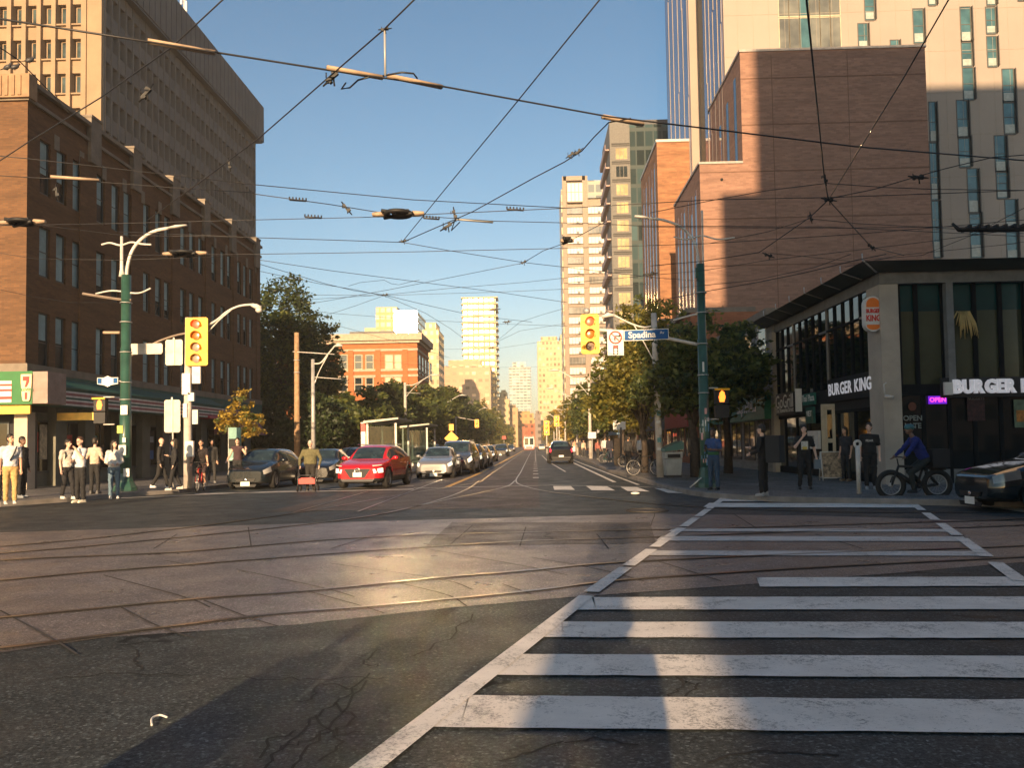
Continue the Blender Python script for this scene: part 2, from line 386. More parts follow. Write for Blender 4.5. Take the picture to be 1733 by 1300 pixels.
rails('streetcar_rail', [(-30,-9),(-9,3.9)]+gp([(0,1100),(280,1064),(470,1041),(631,1028),(900,1002),(1028,986),(1268,969),(1461,958),(1733,944)])+[(18,14),(45,21)])
rails('streetcar_rail', [(-30,-7.4),(-9,5.3)]+gp([(0,1048),(332,1016),(519,1002),(742,980),(900,967),(988,958),(1155,948),(1440,936),(1733,925)])+[(18,15.5),(45,22.5)])
rails('streetcar_rail', [(-30,-4),(-11,7)]+gp([(0,984),(156,970),(415,950),(649,932),(900,917),(1095,911),(1385,900),(1733,890)])+[(18,19.4),(45,26)])
rails('streetcar_rail', [(-30,-2.4),(-12,8.5)]+gp([(0,950),(300,936),(600,912),(900,902),(1200,896),(1500,887),(1733,879)])+[(18,20.9),(45,27.5)])
rails('streetcar_rail', [(-30,1),(-14,10)]+gp([(0,938),(260,915),(480,893),(640,872),(740,848),(790,829)])+[(-2.35,34.5)])
rails('streetcar_rail', [(-30,2.4),(-14,11.5)]+gp([(0,926),(300,896),(520,866),(680,838),(811,816.7)])+[(-2.25,36),(-2.25,48),(-2.25,120),(-2.25,468)])
rails('streetcar_rail', gp([(1733,868),(1400,867),(1150,857),(982,840),(917,831),(880,821)])+[(-.78,33.5),(-.78,45),(-.78,120),(-.78,468)])
rails('streetcar_rail', gp([(640,872),(760,846),(826,832),(858,824)])+[(-.84,34)])
rails('streetcar_rail', [(-5.6,19),(-5.6,60),(-5.6,468)], 4)
rails('streetcar_rail', [(-4.1,19),(-4.1,60),(-4.1,468)], 4)
# joints between the concrete panels
mb = MB()
for a in ([(0,1035),(100,1090),(130,1110)],[(175,975),(330,1018),(355,1030)],[(205,1030),(275,1065),(330,1082)],[(280,950),(330,960)],[(345,1018),(430,1050),(470,1062)],[(400,965),(560,1000),(600,1012)],[(520,1002),(620,1030),(650,1040)],[(560,955),(760,985),(800,1000)],
          [(660,985),(760,1010),(790,1028)],[(720,930),(900,962),(960,975)],[(850,990),(900,1008)],[(640,905),(560,930)],[(800,890),(760,925)],[(890,893),(880,925)],[(1010,905),(1030,930)],[(900,945),(1000,962),(1090,985)],[(1060,900),(1150,920)],[(1110,950),(1220,985)],[(1240,870),(1280,895)],
          [(300,905),(260,930)],[(420,893),(425,925)],[(1060,870),(1100,866),(1102,890)],[(1380,905),(1460,930)]):
    strip(mb, curve(gp(a), 4), .02, .010)
struct('pavement_joint', mb, M['groove'])
# patches of older and newer paving
mb = MB(); mb.poly([(*G(u,v)[:2], .0085) for u, v in ((765,885),(1100,885),(1110,920),(720,925))])
struct('road_patch', mb, asphaltm('scored_concrete', (.11,.10,.095), .5, rough=.42))
# ---- raised pavements with kerbs
lc = [(-70,-4),(-30,14.6),(-19,20.2)]+[tuple(G(u,v)[:2]) for u, v in ((0,858),(110,850),(200,842),(300,835))]+[(-12.2,32.2),(-11.7,36),(-11.5,42),(-11.5,470)]
rc = [(4.6,470),(4.45,120),(4.15,60)]+[tuple(G(u,v,.13)[:2]) for u, v in ((1030,795),(1055,801),(1132,822),(1165,829),(1200,834),(1260,838.5),(1330,841),(1400,842.5),(1480,844))]+[(9.3,18.5),(10.6,17.6),(13,16.2),(40,3),(80,-18)]
def pavement(line, back, name):
    mb = MB(); P = [(p[0], p[1], .126) for p in line]+[(p[0], p[1], .126) for p in back]
    mb.poly(P); struct(name, mb, M['sidewalk'])
    k = MB(); L, Rr = strip_pts(line, .18)
    for i in range(len(line)-1):
        a, b, c, d = L[i], L[i+1], Rr[i+1], Rr[i]
        for q in ((a,b,c,d),): k.quad(*[(p.x,p.y,.135) for p in q])
        k.quad((a.x,a.y,-.01),(b.x,b.y,-.01),(b.x,b.y,.135),(a.x,a.y,.135)); k.quad((d.x,d.y,-.01),(c.x,c.y,-.01),(c.x,c.y,.135),(d.x,d.y,.135))
    struct('kerb', k, M['curb'])
pavement(lc, [(-90,470),(-90,-4)], 'sidewalk')
pavement(rc, [(90,-18),(90,470)], 'sidewalk')
# paving joints on the right pavement
mb = MB()
for i in range(9): strip(mb, [(4.6+.25*i, 21.8+1.7*i+.5), (10.2, 22.2+1.7*i)], .02, .131)
for x in (6.1, 7.7, 9.2): strip(mb, [(x, 21.5), (x, 60)], .02, .132)
struct('pavement_joint', mb, M['groove'])
# ---- painted markings
def YL(Y): return -.79+.30*(Y-3.92) if Y < 8.5 else .585+.325*(Y-8.5)
def YR(Y): return 4.92+.345*(Y-8.57)
mb = MB()
rr = random.Random(4)
for k, (v0, v1, skip) in enumerate(((1330,1400,0),(1185,1241,0),(1112,1148,0),(1055,1082,0),(1012.5,1034,0),(979.5,995,1.55))):
    ya, yb = G(1155, v1).y, G(1155, v0).y
    x0 = YL((ya+yb)/2)+skip
    sh = -.05
    n = 26; xs = [x0+(YR((ya+yb)/2)-.05-x0)*i/n for i in range(n+1)]
    lo = [ya+sh*(x-1.1)+rr.uniform(-.008,.008) for x in xs]; hi = [yb+sh*(x-1.1)+rr.uniform(-.008,.008) for x in xs]
    off = (yb-ya)*.3
    for i in range(n): mb.quad((xs[i]+(0 if i else (YL(ya)-YL((ya+yb)/2) if not skip else 0)), lo[i], .0125), (xs[i+1], lo[i+1], .0125), (xs[i+1]+(off if i == n-1 else 0), hi[i+1], .0125), (xs[i]+((YL(yb)-YL(ya) if not skip else .12) if i == 0 else 0), hi[i], .0125))
strip(mb, [(YL(y), y) for y in (1.5,3.92,6,8.15)], .15, .0165)
for a, b in ((8.35,9.95),(10.1,11.6),(11.85,12.9),(13.1,14.4),(14.65,16.3),(16.6,18.3),(18.5,22.4)):
    strip(mb, [(YL(a), a), (YL(b), b)], .16, .0185)
for a, b in ((8.7,10.0),(10.5,12.4),(12.8,14.6),(15.2,16.7),(17.3,19.6)):
    strip(mb, [(YR(a), a), (YR(b), b)], .16, .0185)
struct('crosswalk_marking', mb, M['paint'])
mb = MB()
mb2 = MB()
for v0, v1, u0, u1 in ((841,849.5,1212,1528),(852.5,859.5,1190,1548)):
    mb2.poly([(*G(u,v)[:2], .0145) for u, v in ((u0,v1),(u1,v1+1),(u1-10,v0+1),(u0+10,v0))])
struct('crosswalk_marking', mb2, M['paint'])
for v0, v1, u0, u1 in ((896,901,1130,1610),(909,917,1110,1640),(934,942,1090,1680)):
    mb.poly([(*G(u,v)[:2], .0145) for u, v in ((u0,v1),(u1,v1+1),(u1-10,v0+1),(u0+10,v0))])
struct('worn_crosswalk_marking', mb, M['paint_worn'])
mb = MB()
for q in (((936,823.5),(966,823.5),(973,830),(938,830)),((992,823.5),(1027,823.8),(1041,831),(1001,830.5)),((1050,825),(1078,825.5),(1100,833),(1062,832)),((1107,827),(1133,828),(1160,836),(1130,835))):
    mb.poly([(*G(u,v)[:2], .0125) for u, v in q])
for (a, b, wd) in (((700,827),(930,822.5),.13),((330,837),(700,829),.35),((205,844),(700,823),.18),((930,822),(1120,826),.1)):
    strip(mb, [G(*a)[:2], G(*b)[:2]], wd, .0165)
mb.poly([(*G(u,v)[:2], .0125) for u, v in ((1590,848),(1640,850),(1733,862),(1733,868))])
struct('far_crosswalk_marking', mb, M['paint'])
mb = MB()
strip(mb, [(3.0,31.5),(2.95,60),(3.05,120),(3.1,460)], .16, .0125); strip(mb, [(3.62,29.3),(3.45,60),(3.5,120),(3.5,460)], .11, .0125)
for i in range(8): y = 36.5+4.6*i; strip(mb, [(.02+.0, y), (.02, y+.75)], .26, .0125)
for i in range(30): y = 74+6.5*i; strip(mb, [(.05, y), (.05, y+3)], .14, .0125)
strip(mb, [(1.6,44),(1.1,70),(.9,110)], .09, .0125); strip(mb, [(-.1,49),(1.5,49)], .1, .0125); strip(mb, [(-2,112),(3,112)], .6, .0125)
struct('lane_marking', mb, M['paint'])
mb = MB(); strip(mb, [(-3.18,29.8),(-3.0,40),(-2.9,52)], .2, .0125); strip(mb, [(-2.85,58),(-2.75,110),(-2.75,460)], .2, .0125)
struct('yellow_lane_marking', mb, M['yellow_paint'])
c = G(1095, 865); mb = MB(); mb.disc((c.x,c.y,.0125), (0,0,1), .42, 24); mb.torus((c.x,c.y,.012), (0,0,1), .45, .02, 24, 6)
o = mb.build('manhole_cover', pm('cast_iron', (.05,.045,.04), .6, .4, var=.4, scale=20)); tag(o, 'round dark iron manhole cover in the road past the crosswalk', 'manhole cover')
c = G(1075, 838); mb = MB(); mb.ell((c.x,c.y,.05), (.14,.09,.04), nu=9, nv=5)
for q in mb.v: pass
tag(mb.build('litter', M['white']), 'crumpled white paper scrap lying on the road near the right corner', 'litter')
mb = MB(); mb.tube(curve([(*G(257,1232)[:2],.012),(*G(258,1222)[:2],.02),(*G(270,1217)[:2],.02),(*G(283,1219)[:2],.014)], 6), .006, 6)
tag(mb.build('litter', M['white']), 'thin white strip of litter curled on the near asphalt', 'litter')
mb = MB(); rc_ = random.Random(3)
def crack(pts, w_=.016, jit=7):
    P = []
    for i in range(len(pts)-1):
        for k in range(5): t = k/5; P.append((pts[i][0]+(pts[i+1][0]-pts[i][0])*t+rc_.uniform(-jit,jit), pts[i][1]+(pts[i+1][1]-pts[i][1])*t+rc_.uniform(-jit*.5,jit*.5)))
    P = [G(*q)[:2] for q in P+[pts[-1]]]; strip(mb, P, w_, .0035)
for pts in ([(630,1140),(590,1175),(545,1205),(500,1245),(455,1290),(440,1320)],[(618,1150),(560,1225),(520,1270),(480,1320)],[(600,1165),(540,1160),(525,1185),(500,1190)],[(560,1190),(600,1215),(560,1250),(610,1240)],[(530,1215),(580,1260),(540,1290)],[(470,1270),(520,1255),(575,1235)],[(640,1130),(610,1120),(650,1100)],[(500,1240),(460,1250),(440,1285)],
            [(380,1148),(470,1150),(560,1152),(650,1148)],[(236,1100),(232,1120),(240,1135)],[(90,1150),(200,1140),(330,1144)],[(1130,1130),(1160,1165),(1120,1190),(1145,1215)],[(1140,1150),(1185,1160),(1160,1180)],[(850,1290),(930,1262),(1010,1250),(1080,1262)],[(1200,1290),(1300,1270),(1420,1280)],[(700,1110),(760,1080),(800,1040)]):
    crack(pts)
struct('pavement_crack', mb, pm('crack_fill', (.012,.012,.012), .9))  # near black fill for the crack strips
# ================================================================== BUILDINGS
def win(parent, x0, x1, y, z0, z1, fm, pmats, axis='x', depth=.12, bars=(1,1), fr=.05, name='window', out=-1):
    # framed window on a wall; axis 'x': the wall runs along x at y; axis 'y': the wall runs along y at x=y(arg); out = side it faces
    f = MB(); p = MB(); o = out
    def B(mb, a0, a1, d0, d1, c0, c1, m=0):
        if axis == 'x': mb.bx(a0, a1, y+d0*o, y+d1*o, c0, c1, m)
        else: mb.bx(y+d0*o, y+d1*o, a0, a1, c0, c1, m)
    B(f, x0-fr, x0, -depth, .03, z0-fr, z1+fr); B(f, x1, x1+fr, -depth, .03, z0-fr, z1+fr)
    B(f, x0, x1, -depth, .03, z1, z1+fr); B(f, x0, x1, -depth, .05, z0-fr*1.6, z0)
    for i in range(1, bars[0]): c = x0+(x1-x0)*i/bars[0]; B(f, c-fr*.4, c+fr*.4, .004, .028, z0, z1)
    for i in range(1, bars[1]): c = z0+(z1-z0)*i/bars[1]; B(f, x0, x1, .004, .028, c-fr*.4, c+fr*.4)
    fo = f.build(name, fm, parent, True)
    B(p, x0, x1, -.01, .003, z0, z1)
    po = p.build('pane', pmats, fo); bb = base_of(parent)
    po.data.transform(Matrix.Translation(-bb))
    return fo
class Bld:
    def __init__(s, name, label, loc, cat='building', group=None):
        s.o = thing(name, label, cat, loc, 0, group)
    def part(s, name, mb, mats, parent=None): return mb.build(name, mats, parent or s.o, True)
# ---- A: long brown brick block with a corner shop, left
xa = -19.0; yA0 = XU(45, 400, xa).y; yA1 = XU(441, 700, xa).y
zr = U(45, 165, yA0).z
A = Bld('brick_building', 'dark brown brick four storey block with a convenience store on its corner', (xa-6, yA0, 0))
br = brickm('brown_brick', (.17,.08,.032), (.115,.052,.022), (.12,.075,.045), .23, .075, .4)
stone = pm('parapet_stone', (.2,.165,.13), .8, var=.25, scale=1.5)
zs = 4.55                                                     # top of the shop storey
us = [75,103,130,170,195,215,248,268,283,310,325,340,362,377,388,405,415,425]
rows_ = [(XU(75, v1, xa).z, XU(75, v0, xa).z) for v0, v1 in ((530,632),(385,470),(238,330))]
wy = [XU(u, 500, xa).y for u in us]; WH = .36
mb = MB(); mb.bx(xa-26, xa-.22, yA0, yA1, zs, zr); zprev = zs
for z0, z1 in rows_:
    mb.bx(xa-.22, xa, yA0, yA1, zprev, z0); yp = yA0
    for y in wy: mb.bx(xa-.22, xa, yp, y-WH, z0, z1); yp = y+WH
    mb.bx(xa-.22, xa, yp, yA1, z0, z1); zprev = z1
mb.bx(xa-.22, xa, yA0, yA1, zprev, zr); A.part('wall', mb, br)
mb = MB(); yb = [40.5+1.0]
nb = 6
ps = [yA0+.0]+[yA0+(yA1-yA0)*(i+.93)/nb for i in range(nb)]
mb.bx(xa-26, xa-.05, yA0+.05, yA1-.05, zr, zr+.55); A.part('parapet', mb, br)
mb = MB(); mb.bx(xa-26.2, xa+.14, yA0-.14, yA1+.1, zr+.55, zr+.72); mb.bx(xa-26.1, xa+.10, yA0-.1, yA1+.05, zr-.12, zr+.02); A.part('coping', mb, stone)
for i, y in enumerate([XU(u, 300, xa).y for u in (157,228,294,347,392,433)]):
    m2 = MB(); m2.bx(xa-.25, xa+.16, y-.42, y+.42, zr-1.0, zr+.95); m2.box((xa-.04, y, zr+1.0), (.48, .9, .1)); A.part('parapet_block', m2, stone)
for i in range(14):                                           # stone diamonds above the top windows
    y = yA0+1.9+i*1.83; m2 = MB(); m2.prism([(xa+.03,y-.17,zr-1.35),(xa+.03,y+.17,zr-1.35),(xa+.03,y+.17,zr-.75),(xa+.03,y-.17,zr-.75)], (-.06,0,0)); A.part('stone_panel', m2, stone)
m2 = MB(); m2.bx(xa-12, xa+.18, yA0-.22, yA0+.3, zr-.05, zr+.85)
for k in range(48): m2.bx(xa-12+k*.25, xa-11.87+k*.25, yA0-.26, yA0-.22, zr+.02, zr+.78)
A.part('parapet_screen', m2, pm('sandstone', (.3,.19,.11), .8))
blind = pm('pale_blind', (.27,.39,.41), .7, var=.35, scale=.9); dkw = glassm('window_dark', (.02,.035,.04), .25, .6, spec=.18)
fr_dark = pm('window_frame_grey', (.07,.08,.08), .5)
us = [75,103,130,170,195,215,248,268,283,310,325,340,362,377,388,405,415,425]
rw = random.Random(8)
for u in us:
    y = XU(u, 500, xa).y
    for v0, v1 in ((238,330),(385,470),(530,632)):
        z1, z0 = XU(75, v0, xa).z, XU(75, v1, xa).z
        wf = win(A.o, y-WH+.05, y+WH-.05, xa-.13, z0+.09, z1-.05, fr_dark, [dkw], 'y', .02, (1,2), .05, out=1)
        b = MB(); hb = (z1-z0)*rw.choice((.45,.6,.75,.95,.95)); sd_ = rw.uniform(0,.25)
        b.bx(xa-.126, xa-.118, y-WH+.06, y+WH-.07-sd_*.5, z1-hb, z1-.06); bo = b.build('blind', blind, wf); bo.data.transform(Matrix.Translation(-base_of(A.o)))
for i in range(nb+0):                                          # thin recessed pilaster joints
    y = yA0+(yA1-yA0)*(i+1)/nb-.55; m2 = MB(); m2.bx(xa, xa+.05, y-.3, y+.3, zs, zr-1.0); A.part('pilaster', m2, br)
# shop storey
shopw = pm('shop_render', (.16,.16,.13), .8, var=.25, scale=1); dkgreen = pm('awning_teal', (.012,.09,.075), .6, var=.2)
m2 = MB(); m2.bx(xa-26, xa-.7, yA0+.9, yA1, .12, zs); A.part('shop_wall', m2, shopw)
m2 = MB(); m2.bx(xa-26, xa+.1, yA0-.05, yA1+.05, zs-.02, zs+.28); A.part('ledge', m2, stone)
m2 = MB(); m2.prism([(xa+.1,yA0+.2,zs-.15),(xa+.95,yA0+.2,zs-.55),(xa+.95,yA0+.2,zs-.62),(xa+.1,yA0+.2,zs-.62)], (0,17.3,0)); m2.bx(xa-.7,xa+.1,yA0+.2,yA1,zs-1.15,zs-.03); A.part('awning', m2, dkgreen)
m2 = MB(); ws = pm('fascia_stripe_white', (.6,.58,.56), .6); pr = pm('fascia_stripe_maroon', (.28,.1,.11), .6)
m2.bx(xa+.1, xa+.9, yA0+.2, yA0+17.5, zs-1.3, zs-.63, 2)
for k in range(2):
    zz = zs-.7-.32*k
    m2.bx(xa+.9, xa+.93, yA0+.2, yA0+17.5, zz-.07, zz, 0); m2.bx(xa+.9, xa+.935, yA0+.2, yA0+17.5, zz-.17, zz-.07, 1); m2.bx(xa+.9, xa+.93, yA0+.2, yA0+17.5, zz-.24, zz-.17, 0)
A.part('striped_fascia', m2, [ws, pr, dkgreen])
for y in (yA0+3.0, yA0+5.2, yA0+8.0, yA0+10.4, yA0+12.6, yA0+15.0, yA0+17.6):
    m2 = MB(); m2.bx(xa-.7, xa-.35, y-.4, y+.4, .12, zs-1.1); A.part('shop_pier', m2, shopw)
for y0, y1 in ((yA0+1.1,yA0+2.6),(yA0+3.4,yA0+4.8),(yA0+5.6,yA0+7.6),(yA0+8.4,yA0+10.0),(yA0+10.8,yA0+12.2),(yA0+13.0,yA0+14.6),(yA0+15.4,yA0+17.2),(yA0+19,yA0+21),(yA0+22,yA0+25)):
    win(A.o, y0, y1, xa-.68, .75, 2.7, fr_dark, [M['shop_glass']], 'y', .08, (2,1), .06, 'shop_window', 1)
m2 = MB(); m2.bx(xa-.66, xa-.6, yA0+11.1, yA0+11.8, 1.0, 2.5); m2.bx(xa-.6, xa-.595, yA0+11.2, yA0+11.7, 1.9, 2.2, 1); m2.bx(xa-.6, xa-.595, yA0+11.2, yA0+11.7, 1.05, 1.5, 2)
A.part('window_poster', m2, [M['black'], pm('poster_print', (.35,.38,.42)), pm('poster_blue', (.03,.12,.35))])
for y0, y1, z0, z1, c, nm in ((1.3,1.9,1.5,2.3,(.5,.03,.02),'red'),(2.0,2.5,1.2,2.6,(.5,.42,.3),'cream'),(3.5,4.6,.85,1.15,(.55,.5,.42),'shelf'),(3.6,4.3,1.5,2.2,(.45,.05,.03),'red_offer'),(5.7,6.3,1.3,2.2,(.05,.2,.2),'teal'),(8.6,9.4,1.0,2.3,(.04,.08,.09),'dim'),(13.2,13.9,1.2,2.3,(.3,.3,.3),'grey')):
    m2 = MB(); m2.bx(xa-.66, xa-.64, yA0+y0, yA0+y1, z0, z1); A.part('window_poster', m2, pm('poster_'+nm, c, .6, var=.5, scale=7))
# open corner: columns and glazing on the sunny front
m2 = MB(); m2.bx(xa-.28, xa+.22, yA0-.2, yA0+.3, .12, zs-1.5); A.part('corner_column', m2, pm('column_paint', (.5,.42,.33), .7, var=.12, scale=2))
m2 = MB(); m2.bx(xa-26, xa+.3, yA0-.3, yA0+.95, zs-1.55, zs-1.2); m2.bx(xa-26,xa-.7,yA0+.55,yA0+.9,.12,zs-1.5); A.part('shopfront', m2, M['dark'])
for k, (a, b) in enumerate(((-8,-6.4),(-6.2,-4.6),(-4.4,-2.8),(-2.6,-1.0))):
    win(A.o, xa+a, xa+b, yA0+.54, .5, 2.6, fr_dark, [M['shop_glass']], 'x', .05, (1,2), .07, 'shop_window')
m2 = MB(); m2.bx(xa-.55, xa+.26, yA0+.3, yA0+.36, .12, zs-1.5); A.part('door_frame', m2, M['dark_metal'])
m2 = MB(); m2.bx(xa+.3,xa+1.8,yA0+1.55,yA0+1.6,2.72,3.02); A.part('lit_header', m2, pm('header_yellow', (.75,.5,.1), .5))
# corner sign box
sy = yA0-.95; P0 = U(-60, 628, sy); P1 = U(55, 628, sy); P2 = U(55, 684, sy)
S = thing('shop_sign', 'green and white corner shop sign box with a red numeral over the store entrance', 'sign', (P1.x, sy, P2.z))
m2 = MB(); m2.bx(P0.x, P1.x, sy, sy+1.2, P2.z, P1.z); m2.bx(P1.x, P1.x+.55, sy+.02, sy+1.2, P2.z+.02, P1.z-.02, 1); m2.build('sign_box', [pm('sign_green', (.012,.14,.03), .5), pm('sign_end_grey', (.3,.22,.19), .7)], S, True)
a, b = U(37, 634, sy), U(55, 634, sy); c = U(46, 679, sy); wd = (b.x-a.x)
m2 = MB(); zt, zb_ = a.z, c.z; xm = (a.x+b.x)/2
m2.prism([(xm-wd/2,sy-.06,zt),(xm+wd/2,sy-.06,zt),(xm+wd/2,sy-.06,zt-.3),(xm+wd*.36,sy-.06,zb_+.06),(xm+wd*.25,sy-.06,zb_),(xm-wd*.25,sy-.06,zb_),(xm-wd*.36,sy-.06,zb_+.06),(xm-wd/2,sy-.06,zt-.3)], (0,.05,0)); m2.build('logo_plate', pm('sign_cream', (.75,.6,.38), .5), S, True)
num = MB(); h = zt-zb_
num.prism([(xm-wd*.3,sy-.075,zt-.08*h),(xm+wd*.32,sy-.075,zt-.08*h),(xm+wd*.3,sy-.075,zt-.28*h),(xm+wd*.05,sy-.075,zt-.48*h),(xm-wd*.12,sy-.075,zt-.48*h),(xm+wd*.05,sy-.075,zt-.24*h),(xm-wd*.3,sy-.075,zt-.24*h)], (0,.012,0))
num.prism([(xm-wd*.1,sy-.075,zt-.68*h),(xm+wd*.12,sy-.075,zt-.68*h),(xm+wd*.1,sy-.075,zt-.94*h),(xm-wd*.1,sy-.075,zt-.94*h)], (0,.012,0)); num.build('numeral', M['red'], S, True)
text_mesh('lettering', 'ELEVEN', pm('sign_letter_green', (.02,.2,.06)), S, Vector((xm, sy-.07, zt-.58*h))-S.location, .14, ext=.004, bold=.004)
m2 = MB()
hS = P1.z-P2.z; xe_ = U(20,650,sy).x
for f0, f1, mi in ((.62,.72,0),(.56,.62,1),(.46,.56,0),(.40,.46,1),(.24,.40,0),(.16,.24,1),(.06,.16,0)): m2.bx(P0.x, xe_, sy-.02, sy-.002, P2.z+f0*hS, P2.z+f1*hS-.003, mi)
m2.build('sign_stripes', [M['white'], M['red']], S, True)
c0, c1 = U(0, 684, sy), U(45, 700, sy); m2 = MB(); m2.bx(P0.x, c1.x, sy+.2, sy+.3, c1.z, c0.z); m2.build('awning_valance', pm('awning_yellow', (.8,.45,.08), .6), S, True)
# narrow red shop awnings further along
for i, (u0, u1, v0, v1) in enumerate(((330,355,682,708),(365,430,690,735))):
    ya, yb_ = XU(u0, 700, xa+.2).y, XU(u1, 700, xa+.2).y; z1, z0 = XU(u0, v0, xa+.2).z, XU(u0, v1, xa+.2).z
    m2 = MB(); m2.prism([(xa+.1,ya,z1),(xa+1.1,ya,z0),(xa+.1,ya,z0)], (0,yb_-ya,0))
    tag(m2.build('shop_awning', pm('awning_red%d' % i, ((.4,.02,.03),(.16,.04,.07))[i], .6)), ('bright red sloping shop awning beside the striped fascia','dull maroon shop awning behind the gold lit sapling')[i], 'awning')
# ---- B: tall ribbed concrete slab, left behind A
xb = -40.0; yB0 = XU(172, 150, xb).y; yB1 = XU(434, 178, xb).y; zB = XU(434, 178, xb).z
B = Bld('office_block', 'tall concrete office slab with deep ribbed windows rising behind the brick block', (xb-10, yB0, 0))
bc = pm('precast_sunlit', (.31,.22,.14), .85, var=.12, scale=.5); bg_ = pm('precast_shaded', (.13,.122,.115), .85, var=.15, scale=.5); wg = glassm('office_glass', (.05,.075,.08), .08, .6, .6)  # one concrete: sunlight put into the front colour, shade into the side colour
flo = 62/1400*yB0; pz = 26.5/1400*yB0
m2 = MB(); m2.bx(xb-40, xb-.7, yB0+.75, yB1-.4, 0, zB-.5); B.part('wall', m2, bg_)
cap_h = XU(434, 178, xb).z-XU(434, 238, xb).z
m2 = MB(); m2.bx(xb-41, xb+.8, yB0-.2, yB1+.9, zB-cap_h, zB); B.part('roof_band', m2, bg_)
m2 = MB()
for k in range(int((yB1-yB0)/1.3)): m2.bx(xb+.8, xb+.84, yB0+k*1.3, yB0+k*1.3+.06, zB-cap_h, zB)
B.part('roof_band_joint', m2, M['dark_metal'])
zt0 = U(110, 98, yB0).z                                        # a lintel line seen on the photo
zf = [zt0-flo*j for j in range(-8, 14) if zt0-flo*j < zB-cap_h+2]
m2 = MB()
for z in zf: m2.bx(xb-38, xb-1.6, yB0+.25, yB0+.8, z-1.35, z-.05); 
for k in range(24): m2.bx(xb-1.75-k*pz-.2, xb-1.75-k*pz+.2, yB0-.1, yB0+.8, 0, zB-cap_h)
for z in zf: m2.bx(xb-38, xb-1.6, yB0+.02, yB0+.3, z-.12, z+.02)
m2.bx(xb-1.5, xb-.05, yB0+.0, yB0+.85, 0, zB-cap_h); m2.bx(xb-1.62,xb-1.45,yB0-.14,yB0+.3,0,zB-cap_h)
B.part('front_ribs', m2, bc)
nw = 0
for z in zf:
    for k in range(9):
        x = xb-1.75-k*pz-pz/2
        if U(400, 0, yB0).z+3 > z-flo > 12 and nw < 99:
            win(B.o, x-.28, x+.28, yB0+.72, z-flo+.15, z-1.5, bc, [wg], 'x', .02, (1,1), .1, out=-1); nw += 1
m2 = MB(); pf = (yB1-yB0-1.0)/30
for k in range(31):
    y = yB0+.5+k*pf; m2.prism([(xb-.55,y-.26,0),(xb,y-.12,0),(xb,y+.12,0),(xb-.55,y+.26,0)], (0,0,zB-cap_h))
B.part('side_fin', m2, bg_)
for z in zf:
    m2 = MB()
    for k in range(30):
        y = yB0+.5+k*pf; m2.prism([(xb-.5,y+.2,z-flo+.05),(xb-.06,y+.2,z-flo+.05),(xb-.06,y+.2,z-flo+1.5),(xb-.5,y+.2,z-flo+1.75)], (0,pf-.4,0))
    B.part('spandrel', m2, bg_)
m2 = MB(); m2.bx(xb-.62,xb-.56,yB0+.6,yB1-.4,0,zB-cap_h); B.part('side_glazing', m2, glassm('slab_side_glass', (.01,.012,.013), .3, .4, spec=.1))
m2 = MB(); m2.bx(xb-.5,xb+.7,yB0+.3,yB1+.5,zB-cap_h-.25,zB-cap_h-.02); B.part('roof_soffit', m2, M['dark_metal'])
T = thing('antenna_mast', 'white antenna mast on the roof of the tall office slab', 'antenna', (*XU(312, 60, xb-3)[:2], zB)); b = Vector(T.location)
m2 = MB(); m2.tube([b, b+Vector((0,0,9))], .12, 6); m2.build('mast', M['white_metal'], T, True)
for k in range(3): m2 = MB(); m2.box(b+Vector((.3*(-1)**k, -.2, 5+k*1.2)), (.25,.15,1.6)); m2.build('antenna_panel', M['white'], T, True)
# ---- D, C: red-brown brick college building, right
xd = 14.9; yD = XU(1187, 400, xd).y; yD1 = XU(1145, 500, xd).y
zl = U(1187, 278, yD).z; xu = U(1255, 200, yD).x; zu = U(1256, 88, yD).z; xr = U(1572, 260, yD).x
rb = brickm('rust_brick', (.33,.185,.13), (.25,.135,.097), (.27,.18,.135), .5, .16, .28)
D = Bld('brick_hall', 'stepped windowless red brick hall wall behind the corner restaurant', (xd+8, yD, 0))
m2 = MB(); m2.bx(xd, xr, yD, yD1, 0, zl); m2.bx(xu, xr, yD+.0, yD1-.5, zl, zu); D.part('wall', m2, rb)
mco = pm('metal_coping', (.36,.32,.29), .6)
m2 = MB(); m2.bx(xd-.1, xu, yD-.1, yD1, zl, zl+.2); D.part('coping', m2, mco); m2 = MB(); m2.bx(xu-.1, xr+.1, yD-.1, yD1, zu, zu+.22); D.part('coping', m2, mco)
m2 = MB()
for k in range(9):
    z = zu-2.4-k*4.15
    m2.bx((xu if z > zl else xd)-.005, xr, yD-.012, yD+.01, z-.05, z+.05)
for x in (U(1308,200,yD).x, U(1437,200,yD).x): m2.bx(x-.03,x+.03,yD-.01,yD+.01,3,zu-.3)
D.part('brick_course', m2, pm('dark_course', (.16,.085,.055), .85))
for k in range(6):
    y = yD+1.6+k*(yD1-yD-2)/6; m2 = MB(); m2.bx(xd-.03, xd+.1, y, y+.7, 7+k%2, zl-2.2-(k%3)*1.2); m2.bx(xd-.06, xd, y-.12, y, 6, zl-1.8); D.part('slot_window', m2, glassm('slot_glass%d' % k, (.05,.03,.03), .15))
for k in range(3):
    y = yD+1.6+k*3; m2 = MB(); m2.bx(xu-.03, xu+.1, y, y+.8, zl+.2, zu-1.5-k); D.part('slot_window', m2, M['glass'])
m2 = MB(); m2.cyl((xd+1.9,yD-.06,zl-1.4),(xd+1.9,yD,zl-1.4),.12); D.part('scupper', m2, M['dark'])
yC = XU(1115, 400, xd).y; yC1 = XU(1087, 400, xd).y; zc = XU(1115, 231, xd).z
C_ = Bld('brick_hall', 'orange lit brick end wall of the hall seen between tower and stepped hall', (xd+5, yC, 0))
